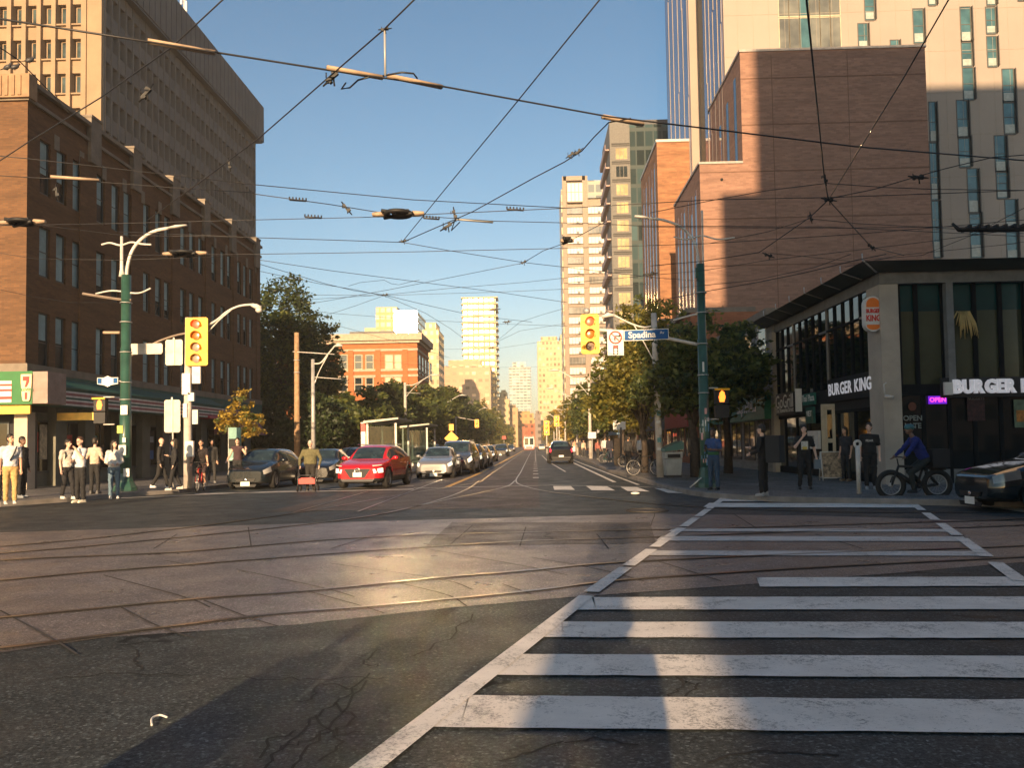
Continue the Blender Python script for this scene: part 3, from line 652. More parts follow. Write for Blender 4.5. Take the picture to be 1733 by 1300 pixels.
ob = brickm('orange_brick', (.38,.18,.085), (.28,.13,.065), (.24,.14,.09), .6, .2, .45)
m2 = MB(); m2.bx(xd, xd+14, yC, yC1, 0, zc); C_.part('wall', m2, ob)
m2 = MB(); m2.bx(xd-.1, xd+14, yC-.1, yC1, zc, zc+.3); C_.part('coping', m2, M['white_metal'])
for k in range(5):
    y = yC+1.5+k*(yC1-yC-2)/5; m2 = MB(); m2.bx(xd-.04, xd+.1, y, y+.8, 5+k%2*2, zc-2.5-(k%3)*1.5); m2.bx(xd-.08,xd,y-.15,y,5,zc-2); C_.part('slot_window', m2, glassm('slot_glass_c%d' % k, (.05,.03,.03), .15))
# ---- E: pale panelled residence tower above
yE = yD+6; xe = U(1225, 60, yE).x
E = Bld('residence_tower', 'pale panelled residence tower with staggered slim windows rising behind the brick hall', (xe+8, yE, 0))
pale = pm('pale_panel', (.33,.275,.235), .65, var=.09, scale=.12)
m2 = MB(); m2.bx(xe, xe+62, yE, yE+9, 0, 82); E.part('wall', m2, pale)
yE2 = XU(1167, 100, xe).y; yE3 = XU(1128, 100, xe).y; xs_ = U(1178.5, 100, yE2).x
m2 = MB(); m2.bx(xe, xe+60, yE2, yE3, 0, 82); E.part('rear_wall', m2, pale)
m2 = MB(); m2.bx(xs_+.3, xe+60, yE+9, yE2, 0, 82); E.part('recess', m2, pm('recess_panel', (.25,.2,.13), .6))
m2 = MB()
for k in range(25): m2.bx(xe, xe+62, yE-.012, yE+.005, zu-1.3-k*4.05+28, zu-1.3-k*4.05+28.05)
for k in range(40): m2.bx(xe+1.3+k*1.5, xe+1.33+k*1.5, yE-.01, yE+.005, 0, 82)
E.part('panel_joint', m2, pm('joint_line', (.3,.26,.21), .8))  # tan lines between the panels
sg = glassm('tower_side_glass', (.13,.14,.24), .06, .3, .15)
for nm, y0, y1 in (('side_glazing', yE+.5, yE+9), ('side_glazing', yE2+.5, yE3)):
    m2 = MB(); m2.bx(xe-.06, xe, y0, y1, 18, 82); E.part(nm, m2, sg)
    m2 = MB(); r3 = random.Random(5); n = 5
    for k in range(n):
        y = y0+(y1-y0)*k/n; z = 18
        while z < 82:
            h_ = r3.choice((6,9,12)); off = r3.choice((0,.35)); m2.bx(xe-.105, xe-.06, y+off, y+off+.2, z, min(82, z+h_)); z += h_
    E.part('side_fin', m2, pale)
tealg = glassm('tower_window_glass', (.06,.13,.14), .06, .35, .5); frE = pm('tower_window_frame', (.09,.08,.07), .5); spE = pm('spandrel_panel', (.38,.4,.37), .4)
def slim(u0, u1, v0, v1, sp=0):
    a, b, c = U(u0, v0, yE), U(u1, v0, yE), U(u1, v1, yE)
    f = win(E.o, a.x, b.x, yE, c.z, a.z, frE, [tealg], 'x', .05, (1,2), .08)
    m = MB(); m.bx(b.x+.08, b.x+.16, yE-.3, yE, c.z, a.z); o = m.build('side_fin', frE, f); o.data.transform(Matrix.Translation(-base_of(E.o)))
    m = MB(); m.bx(a.x+.05, b.x-.05, yE-.034, yE-.006, c.z+.1, c.z+(a.z-c.z)*.28); o = m.build('spandrel', spE, f); o.data.transform(Matrix.Translation(-base_of(E.o)))
for q in ((1463,1478,-12,33),(1452,1467,40,80),(1507,1520,68,90),(1545,1561,15,72),(1570,1582,-30,8),(1572,1582,173,240),(1573,1584,240,338),(1577,1588,340,436),
          (1625,1641,12,70),(1627,1643,68,112),(1629,1646,115,168),(1619,1636,170,232),(1622,1640,230,282),(1637,1653,286,360),(1641,1658,360,436),
          (1668,1683,12,56),(1670,1685,62,112),(1668,1682,-50,8),(1696,1714,117,172),(1698,1716,170,226),(1683,1700,230,290),(1686,1703,285,335),(1701,1718,338,390),(1703,1720,388,437),
          (1760,1776,60,130),(1770,1786,180,260),(1780,1796,300,380),(1590,1604,-60,-8),(1720,1735,-70,0)):
    slim(*q)
a, b = U(1316, -30, yE), U(1424, 82, yE); cols = 6
for i in range(cols):
    for j, (v0, v1) in enumerate(((-40,26),(30,82))):
        z1, z0 = U(1370, v0, yE).z, U(1370, v1, yE).z; x0 = a.x+(b.x-a.x)*i/cols; x1 = a.x+(b.x-a.x)*(i+1)/cols
        win(E.o, x0+.04, x1-.04, yE, z0, z1, pm('frame_cream%d%d' % (i,j), (.5,.43,.3)), [tealg if i == 2 else glassm('bay_glass%d%d' % (i,j), (.16,.16,.13), .12, .4, .3)], 'x', .05, (1,1), .07)
# ---- F, G: condominium towers, right of the street
yF = 150.0; pF0 = U(1031, 205, yF); pF1 = U(1076, 205, yF); pF2 = U(1132, 197, yF)
Ft = Bld('condo_tower', 'grey condominium tower with banded balconies and a dark glass corner', (pF0.x+4, yF, 0))
m2 = MB(); m2.bx(pF0.x, pF1.x-1.2, yF, yF+16, 0, pF0.z); Ft.part('wall', m2, pm('condo_grey', (.15,.145,.135), .7))
m2 = MB(); m2.bx(pF1.x-1.2, pF2.x+6, yF+.6, yF+15, 0, pF0.z-.5); Ft.part('glass_corner', m2, gridm('corner_glass', (.05,.07,.07), (.03,.055,.06), 1.6, 3.5, .85, .8, .1))
m2 = MB(); m2.bx(pF0.x+.5, pF2.x+6, yF+2, yF+14, pF0.z, pF0.z+.9); Ft.part('roof', m2, M['dark_metal'])
yl = glassm('yellow_blind_glass', (.34,.26,.1), .2, .35, .5); fF = pm('condo_frame', (.17,.15,.13), .6); dkF = pm('condo_louvre_dark', (.03,.03,.03), .7)  # yellow window glass and near black louvre bands
fl = 31.2/1400*yF
for k in range(18):
    z1 = U(1050, 247, yF).z-k*fl
    if z1-fl < 4: break
    a, b = U(1043, 300, yF).x, U(1062, 300, yF).x
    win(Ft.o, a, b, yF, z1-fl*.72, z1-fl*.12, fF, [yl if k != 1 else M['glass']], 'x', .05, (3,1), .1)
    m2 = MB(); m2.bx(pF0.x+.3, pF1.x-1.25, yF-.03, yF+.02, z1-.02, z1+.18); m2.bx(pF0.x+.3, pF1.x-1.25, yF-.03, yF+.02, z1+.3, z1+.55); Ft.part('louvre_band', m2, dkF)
    m2 = MB(); m2.bx(pF0.x-.7, pF0.x, yF+1.5, yF+14, z1-.25, z1); m2.bx(pF0.x-.74, pF0.x-.68, yF+1.5, yF+14, z1, z1+.9); Ft.part('balcony', m2, pm('balcony_rose%d' % k, (.42,.28,.24), .6))
yG = 220.0; pG0 = U(953, 298, yG); pG1 = U(1030, 298, yG)
Gt = Bld('balcony_tower', 'tan apartment tower with two columns of white glazed balconies', (pG0.x+5, yG, 0))
tan = pm('tan_brick', (.31,.245,.19), .8)
m2 = MB(); m2.bx(pG0.x, pG1.x, yG+1.0, yG+18, 0, pG0.z-1)
for u0, u1 in ((953,960),(987,996),(1024,1032)): m2.bx(U(u0,400,yG).x, U(u1,400,yG).x, yG, yG+1.2, 0, pG0.z)
m2.bx(pG0.x, U(990,300,yG).x, yG, yG+16, U(970,305,yG).z, pG0.z); Gt.part('wall', m2, tan)
m2 = MB(); m2.bx(pG0.x-.6, pG0.x, yG+2, yG+17, 10, pG0.z-3); Gt.part('side_balconies', m2, gridm('side_cream', (.6,.5,.34), (.25,.18,.12), 4, 3, .6, .4))
wb = pm('balcony_white', (.6,.57,.52), .45, var=.1); dg = glassm('balcony_door_glass', (.13,.13,.12), .15)
fl = 17.2/1400*yG
for k in range(19):
    z1 = U(970, 345, yG).z-k*fl
    for u0, u1 in ((960,987),(996,1024)):
        a, b = U(u0, 400, yG).x, U(u1, 400, yG).x
        m2 = MB(); m2.bx(a+.05, b-.05, yG+.15, yG+.95, z1-fl*.32, z1-fl*.06, 2)
        m2.bx(a+.05, b-.05, yG+.12, yG+.2, z1-fl*.98, z1-fl*.34, 0 if (k*7+int(u0)) % 5 else 1)
        for q in range(1, 5): m2.bx(a+(b-a)*q/5-.04, a+(b-a)*q/5+.04, yG+.1, yG+.12, z1-fl*.98, z1-fl*.34, 2)
        m2.bx(a+(b-a)*.6, a+(b-a)*.75, yG+.09, yG+.11, z1-fl*.98, z1-fl*.75, 1)
        Gt.part('balcony', m2, [wb, dg, tan])
a, b = U(960, 310, yG), U(986, 340, yG); win(Gt.o, a.x, b.x, yG, b.z, a.z, tan, [wb], 'x', .05, (4,2), .2)
m2 = MB(); m2.bx(U(990,310,yG).x, pG1.x, yG+.3, yG+12, pG0.z-6, pG0.z-1.2); Gt.part('penthouse', m2, gridm('pent_glass', (.4,.36,.3), (.25,.28,.28), 2, 3, .8, .7))
# ---- brick institute on the left behind the trees
yQ = 108.0; q0, q1 = U(545, 585, yQ), U(706, 585, yQ); zq = U(640, 577, yQ).z; yq1 = XU(725, 600, q1.x).y
Q = Bld('brick_institute', 'orange brick three storey institute with a cream cornice behind the street trees', (q1.x-5, yQ, 0))
rb2 = brickm('bright_brick', (.5,.15,.045), (.4,.11,.035), (.33,.17,.09), .4, .1, .15)
m2 = MB(); m2.bx(q0.x-6, q1.x, yQ, yq1, 0, zq); Q.part('wall', m2, rb2)
cr = pm('cornice_cream', (.42,.34,.25), .7)
m2 = MB(); m2.bx(q0.x-6, q1.x+.7, yQ-.7, yq1, zq, zq+.9); m2.bx(q0.x-6, q1.x+.35, yQ-.35, yq1, zq-.35, zq); Q.part('cornice', m2, cr)
m2 = MB()
for v in (593, 627, 637): z = U(640, v, yQ).z; m2.bx(q0.x-6, q1.x+.08, yQ-.1, yq1, z-.12, z+.18)
Q.part('stone_band', m2, cr)
for i, (ua, ub, lit) in enumerate(((574,587,0),(601,612,0),(620,631,0),(653,664,1),(669,678,1))):
    for (va, vb) in ((602,624),(640,662)):
        a, b = U(ua, va, yQ), U(ub, vb, yQ)
        win(Q.o, a.x, b.x, yQ, b.z, a.z, cr, [pm('cream_blind%d%d' % (i, va), (.7,.55,.33), .6) if lit else M['glass']], 'x', .05, (1,2), .14)  # cream blinds in some windows, dark glass in the others
m2 = MB()
for u in (594, 640, 686): x = U(u, 620, yQ).x; m2.bx(x-.35, x+.35, yQ-.14, yQ, 0, zq-1.2)
Q.part('pier', m2, rb2)
for k in range(5):
    for z in (zq-4.2, zq-8.2): win(Q.o, yQ+1.5+k*3, yQ+3+k*3, q1.x, z, z+2.4, cr, [M['glass']], 'y', .05, (1,2), .12, out=1)
m2 = MB(); m2.bx(q0.x+3, q0.x+9, yQ+3, yQ+9, zq+.9, zq+1.7); Q.part('roof_unit', m2, pm('roof_unit_grey', (.14,.14,.14), .7))
# ---- distant towers
gold = (.55,.4,.2); 
def far_tower(name, label, u0, u1, v, Y, dep, mat, cap=None, extra=None):
    a, b = U(u0, v, Y), U(u1, v, Y)
    t = Bld(name, label, ((a.x+b.x)/2, Y, 0)); m = MB(); m.bx(a.x, b.x, Y, Y+dep, 0, a.z); t.part('wall', m, mat)
    if cap:
        m = MB(); w_ = b.x-a.x; m.bx(a.x+w_*.15, b.x-w_*.2, Y+3, Y+dep-3, a.z, a.z+cap); t.part('roof_plant', m, mat)
    if extra: extra(t, a, b)
    return t
def ledges(col, step):
    def f(t, a, b, Y=None):
        m = MB(); z = 8
        yy = t.o.location.y
        while z < a.z: m.bx(a.x-.8, b.x+1.2, yy-.9, yy+10, z, z+.5); z += step
        t.part('balcony_slabs', m, col)
    return f
cream = pm('cream_slab', (.52,.42,.26), .7)
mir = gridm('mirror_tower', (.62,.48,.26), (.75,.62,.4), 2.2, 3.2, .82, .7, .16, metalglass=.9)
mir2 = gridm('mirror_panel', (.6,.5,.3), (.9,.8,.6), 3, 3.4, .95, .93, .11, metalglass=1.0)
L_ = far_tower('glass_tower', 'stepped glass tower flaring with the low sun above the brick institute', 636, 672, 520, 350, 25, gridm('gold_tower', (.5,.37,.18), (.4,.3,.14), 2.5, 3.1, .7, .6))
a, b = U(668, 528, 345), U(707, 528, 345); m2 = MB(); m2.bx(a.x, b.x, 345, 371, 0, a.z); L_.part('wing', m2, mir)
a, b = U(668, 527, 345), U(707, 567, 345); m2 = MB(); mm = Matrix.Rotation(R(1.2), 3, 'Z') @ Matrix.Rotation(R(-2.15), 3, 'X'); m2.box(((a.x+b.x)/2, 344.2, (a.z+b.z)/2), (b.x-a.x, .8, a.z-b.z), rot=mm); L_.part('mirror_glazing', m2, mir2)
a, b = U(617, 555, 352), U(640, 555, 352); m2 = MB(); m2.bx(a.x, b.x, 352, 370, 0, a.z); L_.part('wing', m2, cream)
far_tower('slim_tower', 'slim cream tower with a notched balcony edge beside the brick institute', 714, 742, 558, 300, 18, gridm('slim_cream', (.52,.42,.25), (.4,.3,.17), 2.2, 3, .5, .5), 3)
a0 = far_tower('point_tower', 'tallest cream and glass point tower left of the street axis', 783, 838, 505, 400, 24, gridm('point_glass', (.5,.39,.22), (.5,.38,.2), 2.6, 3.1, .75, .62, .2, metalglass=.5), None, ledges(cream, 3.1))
far_tower('podium_block', 'broad low pinkish block with a red sign in front of the point tower', 745, 830, 620, 380, 15, gridm('podium_pink', (.5,.34,.22), (.45,.3,.18), 3, 3.4, .6, .4), 3)
far_tower('balcony_high_rise', 'far grey blue high rise with stacked white balcony rings on the street axis', 862, 897, 622, 900, 30, gridm('blue_rise', (.5,.5,.46), (.12,.22,.26), 4, 3.2, .8, .6), 6, ledges(pm('pale_slab', (.6,.56,.5)), 3.2))
far_tower('cream_slab_tower', 'plain cream slab tower with dark window strips at the end of the street', 909, 952, 578, 460, 26, gridm('cream_tower', (.54,.43,.25), (.44,.33,.18), 2.1, 3.0, .55, .5), 3)
far_tower('cream_slab_tower', 'lower narrow cream block against the balcony tower', 948, 962, 566, 470, 26, cream)
R5 = random.Random(21)
far_list = [(838,862,676,420,'stone'),(858,876,690,430,'tan'),(872,903,700,480,'orange'),(884,912,722,440,'red'),(846,858,664,500,'cream'),(905,915,700,430,'grey'),(898,908,712,520,'tan'),(828,842,655,415,'cream')]
fc = {'stone': (.55,.42,.25), 'tan': (.5,.34,.18), 'orange': (.55,.3,.12), 'red': (.42,.12,.06), 'cream': (.65,.5,.28), 'grey': (.25,.2,.17)}
fd = ['pale stone office block with dark window rows beyond the left trees','tan flat roofed block right of the pale stone block','wide orange brick block closing the street','small red gabled looking block above the streetcar','thin cream block peeking over the stone office block','narrow grey block at the foot of the cream slab tower','small tan block just behind the red block','cream stepped block beneath the point tower']
for i, (u0, u1, v, Y, c) in enumerate(far_list):
    far_tower('city_block', fd[i], u0, u1, v, Y, 15, gridm('block_%s%d' % (c, i), fc[c], tuple(x*.35 for x in fc[c]), 3.0, 3.4, .5, .5), 1.5)
# row of shops on the right beyond the trees
row = [(46,'green fronted clinic building with pale upper windows past the corner restaurant'),]
shop_c = [((.3,.29,.27),7.0,'pale grey'),((.36,.14,.07),9.5,'rust brick'),((.45,.17,.07),10.5,'orange brick'),((.3,.2,.14),8,'brown'),((.5,.36,.2),9,'sandy'),((.35,.14,.08),11,'dark red brick'),((.55,.42,.26),8.5,'cream')]
yy = XU(1311, 700, 10.45).y+.02
rowdesc = ['pale grey clinic with a green fascia next to the corner restaurant','rust brick shop house behind the dark street tree','orange brick shop house beyond the street trees','brown shop house mid way down the right side','sandy shop house far down the right side','dark red brick warehouse far down the right side','cream shop house last in the right hand row']
for i, ((c, h_, nm), wd_) in enumerate(zip(shop_c, (15,11,17,16,30,40,60))):
    b = Bld('shop_house', rowdesc[i], (10.45+3, yy, 0)); m = MB(); x0 = 10.45 if i == 0 else 9.8
    m.bx(x0, x0+4.2, yy, yy+wd_, 0, h_); b.part('wall', m, brickm('row_%d' % i, c, tuple(x*.8 for x in c), tuple(x*.7 for x in c), .4, .1))
    m = MB(); m.bx(x0-.25, x0+4, yy, yy+wd_, h_, h_+.3); b.part('cornice', m, stone); m = MB(); m.bx(x0-.12, x0, yy, yy+wd_, 3.62, 3.8); b.part('string_course', m, stone)
    fasc = pm('shop_fascia%d' % i, ((.01,.16,.1),(.3,.05,.04),(.1,.1,.12),(.25,.2,.05),(.1,.2,.3),(.3,.3,.3),(.2,.1,.05))[i])
    m = MB(); m.bx(x0-.35, x0, yy+.3, yy+wd_*.8, 2.45, 3.6); fo = b.part('fascia', m, fasc)
    if i == 0:
        t = text_mesh('lettering', 'college DENTAL.ca', M['white'], fo, Vector((x0-.37, yy+3.4, 3.05))-base_of(b.o), .72, (R(90), 0, R(-90)), .004, .01, 'CENTER', .62)
    for k in range(int(wd_/2.6)):
        y = yy+1.0+k*2.6; win(b.o, y, y+1.3, x0, 4.6, 6.6, M['white_metal'], [M['glass']], 'y', .05, (1,2), .09, out=-1)
        if h_ > 9: win(b.o, y, y+1.3, x0, 7.3, 8.9, M['white_metal'], [M['glass']], 'y', .05, (1,2), .09, out=-1)
        win(b.o, y-.3, y+1.6, x0, .7, 2.4, M['dark_metal'], [M['shop_glass']], 'y', .05, (2,1), .09, 'shop_window', out=-1)
    yy += wd_+.02
# ================================================================== CORNER RESTAURANT
c0 = G(1500, 820, .13); xk, yk = c0.x, c0.y
xk1 = xk+30; yk1 = XU(1311, 700, xk+.12).y
zg = U(1530, 479, yk).z; zb1 = U(1560, 655, yk).z; zb0 = U(1560, 668, yk).z
K = Bld('corner_restaurant', 'two storey glass fronted burger restaurant with a sloping dark roof edge', (xk+8, yk, 0))
conc = pm('column_concrete', (.4,.35,.29), .8, var=.15, scale=1.2, bump=.1)
m2 = MB(); m2.bx(xk, xk+.55, yk, yk+1.0, .1, zg-.02); K.part('corner_column', m2, conc)
m2 = MB(); m2.bx(xk+.56, xk1, yk+.95, yk1, .1, zg+.3); K.part('interior', m2, M['dark'])
beamm = pm('beam_grey', (.17,.17,.165), .7, var=.2)
m2 = MB(); m2.bx(xk+.02, xk1, yk+.03, yk+.6, zg, zg+.36); m2.bx(xk+.05, xk+.6, yk+.6, yk1, zg, zg+.36); K.part('roof_beam', m2, beamm)
ov = .75; zt = U(1482, 441, yk-ov).z; rf = pm('roof_fascia_green', (.05,.06,.055), .45, var=.3, scale=1.2)
m2 = MB(); zb_ = zg+.34
A_ = [(xk-.1,yk-.1,zb_),(xk-ov,yk-ov,zt),(xk-ov,yk1+.5,zt),(xk-.1,yk1+.5,zb_)]
B_ = [(xk-.1,yk-.1,zb_),(xk1,yk-.1,zb_),(xk1,yk-ov,zt),(xk-ov,yk-ov,zt)]
m2.poly(A_); m2.poly(B_); m2.poly([(xk-ov,yk-ov,zt),(xk1,yk-ov,zt),(xk1,yk+2,zt+.02),(xk+2,yk+2,zt+.02)]); m2.poly([(xk-ov,yk-ov,zt),(xk+2,yk+2,zt+.02),(xk+2,yk1+.5,zt+.02),(xk-ov,yk1+.5,zt)]); m2.poly([(xk-.1,yk1+.5,zb_),(xk-ov,yk1+.5,zt),(xk+2,yk1+.5,zt),(xk+2,yk1+.5,zb_)])
m2.bx(xk+1.5,xk1,yk+1.5,yk1+.4,zb_-.2,zt)
K.part('roof', m2, rf)
m2 = MB()
for k in range(7):
    y = yk-ov+k*1.75; m2.tube([(xk-.12,y+.6 if k==0 else y,zb_-.02),(xk-ov-.03,y,zt+.02),(xk-ov-.03,y,zt+.22)], .02, 5)
m2.tube([(xk-.12,yk-.12,zb_-.02),(xk-ov-.03,yk-ov-.03,zt+.02)], .03, 5)
K.part('roof_seam', m2, M['grey_metal'])
bl = glassm('roller_blind_glass', (.055,.062,.035), .12, .2, .6); tq = glassm('teal_reflection', (.008,.05,.05), .08, .3, .4); mull = pm('dark_mullion', (.012,.013,.014), .7, spec=.1)  # teal band is a reflection put into the upper pane colour
xs = [xk+.56]+[U(u, 560, yk).x for u in (1558,1606)]
fm_ = MB(); pn = []
edges = [1528,1558,1604,1616,1658,1702,1744,1756,1800,1842,1890]
for i in range(len(edges)-1):
    if edges[i+1]-edges[i] < 14:
        m2 = MB(); a, b = U(edges[i], 560, yk).x, U(edges[i+1], 560, yk).x; m2.bx(a, b, yk+.02, yk+.5, zb0, zg); K.part('post', m2, beamm); continue
    a, b = U(edges[i], 560, yk).x, U(edges[i+1], 560, yk).x
    f = MB(); f.bx(a, a+.06, yk+.24, yk+.4, zb0, zg); f.bx(b-.06, b, yk+.24, yk+.4, zb0, zg); f.bx(a+.06, b-.06, yk+.24, yk+.4, zb0, zb1+.1); fo = K.part('window', f, mull)
    zc_ = U(1560, 524, yk).z
    p = MB(); p.bx(a+.06, b-.06, yk+.33, yk+.35, zb1+.1, zc_, 0); p.bx(a+.06, b-.06, yk+.33, yk+.35, zc_, zg, 1); p.build('pane', [bl, tq], fo).data.transform(Matrix.Translation(-base_of(K.o)))
m2 = MB(); m2.bx(xk+.56, xk1, yk+.2, yk+.3, .1, zb0-.02); K.part('lower_front', m2, M['shop_glass'])
for u in (1568,1612,1655,1700,1745):
    m2 = MB(); x = U(u, 700, yk).x; m2.bx(x-.05, x+.05, yk+.15, yk+.2, .1, zb0-.02); K.part('mullion', m2, mull)
m2 = MB(); m2.bx(xk+.56, xk1, yk+.16, yk+.24, .1, .55); K.part('plinth', m2, beamm)
# street side glazing
n = 14; y0_ = yk+1.0
for i in range(n):
    a = y0_+(yk1-y0_)*i/n; b = y0_+(yk1-y0_)*(i+1)/n
    f = MB(); f.bx(xk+.06, xk+.2, a, a+.05, 3.3, zg); f.bx(xk+.06, xk+.2, a+.05, b, 5.35, 5.42); fo = K.part('window', f, mull if i % 5 else pm('pale_mullion%d' % i, (.16,.15,.14)))
    p = MB(); p.bx(xk+.12, xk+.14, a+.05, b, 3.3, zg); p.build('pane', M['shop_glass'], fo).data.transform(Matrix.Translation(-base_of(K.o)))
m2 = MB(); m2.bx(xk+.1, xk+.2, y0_, yk1, 2.5, 3.3); K.part('sign_band', m2, M['black'])
for i in range(7):
    a = y0_+(yk1-y0_)*i/7; b = y0_+(yk1-y0_)*(i+1)/7
    f = MB(); f.bx(xk+.1, xk+.2, a, a+.07, .13, 2.5); f.bx(xk+.1, xk+.2, a+.07, b, 2.4, 2.5); f.bx(xk+.1, xk+.2, a+.07, b, .13, .4); fo = K.part('shop_window', f, mull)
    p = MB(); p.bx(xk+.15, xk+.17, a+.07, b, .4, 2.4); p.build('pane', M['shop_glass'], fo).data.transform(Matrix.Translation(-base_of(K.o)))
# lettering and signs (each sign a thing)
litw = pm('lit_letter_white', (.8,.78,.78), .5, emit=((.95,.92,1),.10))
a = U(1604, 667, yk-.15); S = thing('restaurant_sign', 'big white BURGER KING letters over the dark street level windows', 'sign', (a.x, yk-.05, a.z))
def letters(root, s, size, mat, x0, z, rot=(R(90),0,0), bold=.02, sx=1.0, gap=.0, y=0, ext=.05):
    x = x0
    for ch in s:
        if ch == ' ': x += size*.32*sx; continue
        o = text_mesh('letter', ch, mat, root, (0,0,0), size, rot, ext, bold, 'LEFT', sx)
        w_ = max(v.co.x for v in o.data.vertices); mn = min(v.co.x for v in o.data.vertices)
        if rot[2] == 0: o.location = (x-mn, y, z); x += w_-mn+gap
        else: o.location = (y, -(x-mn), z); x += w_-mn+gap
    return x
letters(S, 'BURGER KING', .54, litw, .22, .2, bold=.028, gap=.02, sx=.84)
m2 = MB(); m2.bx(-.05, .2, -.02, .06, -.02, .36); m2.build('mount_box', M['white'], S)
m2 = MB(); m2.bx(-.1, 6, .08, .16, -.1, .5); m2.build('backing', M['black'], S)
ys = XU(1403, 660, xk).y; zs_ = XU(1430, 657, xk).z; S = thing('restaurant_sign', 'narrow white BURGER KING letters along the dark side facade', 'sign', (xk-.02, ys, zs_))
letters(S, 'BURGER KING', .56, litw, .0, 0, (R(90),0,R(-90)), bold=.014, gap=.05, sx=.98, ext=.006)
m2 = MB(); m2.bx(.04,.1,-4.2,.2,-.4,.4); m2.build('backing', M['black'], S)
# pill shaped projecting sign
pc = U(1475, 532, yk+.2); S = thing('projecting_sign', 'pill shaped orange and white restaurant sign projecting from the concrete corner column', 'sign', tuple(pc))
def pill(w_, h_, y, n=10):
    r = w_/2; o = []
    for k in range(n+1): q = math.pi*k/n; o.append((r*math.cos(q), y, h_/2-r+r*math.sin(q)))
    for k in range(n+1): q = math.pi+math.pi*k/n; o.append((r*math.cos(q), y, -h_/2+r+r*math.sin(q)))
    return o
m2 = MB(); m2.prism(pill(.5, 1.08, -.12), (0,.24,0)); m2.build('sign_box', M['white'], S)
def bun(top):
    r = .2; h_ = .98/2; o = []
    for k in range(11): q = math.pi*k/10; o.append((r*math.cos(q), -.128, h_-r+r*math.sin(q)))
    zc_ = .2; o += [(-r,-.128,zc_),(r,-.128,zc_)]
    return o if top else [(x,y,-z-.1*0) for x,y,z in o]
m2 = MB(); m2.prism(bun(1), (0,.006,0)); m2.build('bun_mark', M['orange'], S)
m2 = MB(); m2.prism([(x,y,z if z > -.3 else z) for x,y,z in [(x,y,-.33-(z-.2)*.55) for x,y,z in bun(1)]], (0,.006,0)); m2.build('bun_mark', M['orange'], S)
text_mesh('lettering', 'BURGER', M['red'], S, (0,-.128,.08), .17, ext=.004, bold=.008, sx=.66)
text_mesh('lettering', 'KING', M['red'], S, (0,-.128,-.14), .25, ext=.004, bold=.01, sx=.72)
m2 = MB(); m2.bx(.25,.55,-.03,.03,.2,.26); m2.bx(.25,.55,-.03,.03,-.3,-.24); m2.build('bracket', M['grey_metal'], S)
# neon and window decals
pc = U(1587, 677, yk+.12); S = thing('neon_sign', 'pink and purple neon OPEN sign in the restaurant window', 'sign', tuple(pc))
m2 = MB(); m2.bx(-.27,.27,.0,.03,-.12,.12); m2.build('backing', pm('neon_purple', (.1,.02,.3), .5, emit=((.25,.02,1),.3)), S)
text_mesh('lettering', 'OPEN', pm('neon_pink', (.6,.05,.2), .5, emit=((1,.06,.3),1.2)), S, (0,-.012,0), .19, ext=.008)
pc = U(1545, 715, yk+.12); S = thing('window_decal', 'faint white OPEN LATE window lettering under a small burger mark', 'sign', tuple(pc)); dk = pm('decal_grey', (.2,.22,.2), .6)
for k, s in enumerate(('OPEN','LATE')): text_mesh('lettering', s, dk, S, (0,0,.12-.23*k), .22, ext=.003, bold=.006)
m2 = MB(); m2.prism(pill(.24, .26, -.0), (0,.006,0)); o = m2.build('burger_mark', pm('decal_rust', (.13,.04,.02)), S); o.location = (0,0,.48)
pc = U(1652, 690, yk+.12); S = thing('window_poster', 'dark red menu poster with pale lettering in the restaurant window', 'poster', tuple(pc))
m2 = MB(); m2.bx(-.26,.26,0,.02,-.4,.35); m2.build('sheet', pm('poster_dark', (.04,.012,.01), .6, var=.9, scale=9), S); text_mesh('lettering', 'NUGGETS', dk, S, (0,-.01,.27), .11, ext=.002)
pc = U(1727, 700, yk+.12); S = thing('window_poster', 'green and orange food poster at the edge of the restaurant window', 'poster', tuple(pc))
m2 = MB(); m2.bx(-.18,.5,0,.02,-.42,.42); m2.bx(-.12,.5,-.006,0,-.25,.1,1); m2.build('sheet', [pm('poster_green', (.12,.16,.1), .6, var=.5, scale=5), pm('poster_food', (.4,.16,.03), .6, var=.6, scale=9)], S)
pc = U(1631, 552, yk+.22); S = thing('hanging_plant', 'straw coloured drooping plant hanging inside the upper restaurant window', 'plant', (pc.x, pc.y+.02, pc.z))
m2 = MB(); rp = random.Random(2)
for k in range(22):
    q = rp.uniform(-1,1); l = rp.uniform(.3,.75); m2.tube([(0,0,.35),(q*.2,-.03,.45),(q*.38,-.05,.35-l*.5),(q*.45,-.05,.35-l)], [.012,.02,.02,.008], 4)
m2.build('fronds', pm('straw', (.5,.36,.14), .7), S)
m2 = MB(); pw = U(1494, 662, yk-.1); m2.tube([(xk+.1,yk,pw.z+.25),(xk-.02,yk-.12,pw.z+.2),(xk,yk-.12,pw.z-.15)], .02, 6); m2.tube([(xk,yk-.12,pw.z-.15),(xk+.18,yk-.25,pw.z-.2)], .05, 8); tag(m2.build('security_camera', M['white_metal']), 'small white security camera bracketed to the concrete column', 'camera')
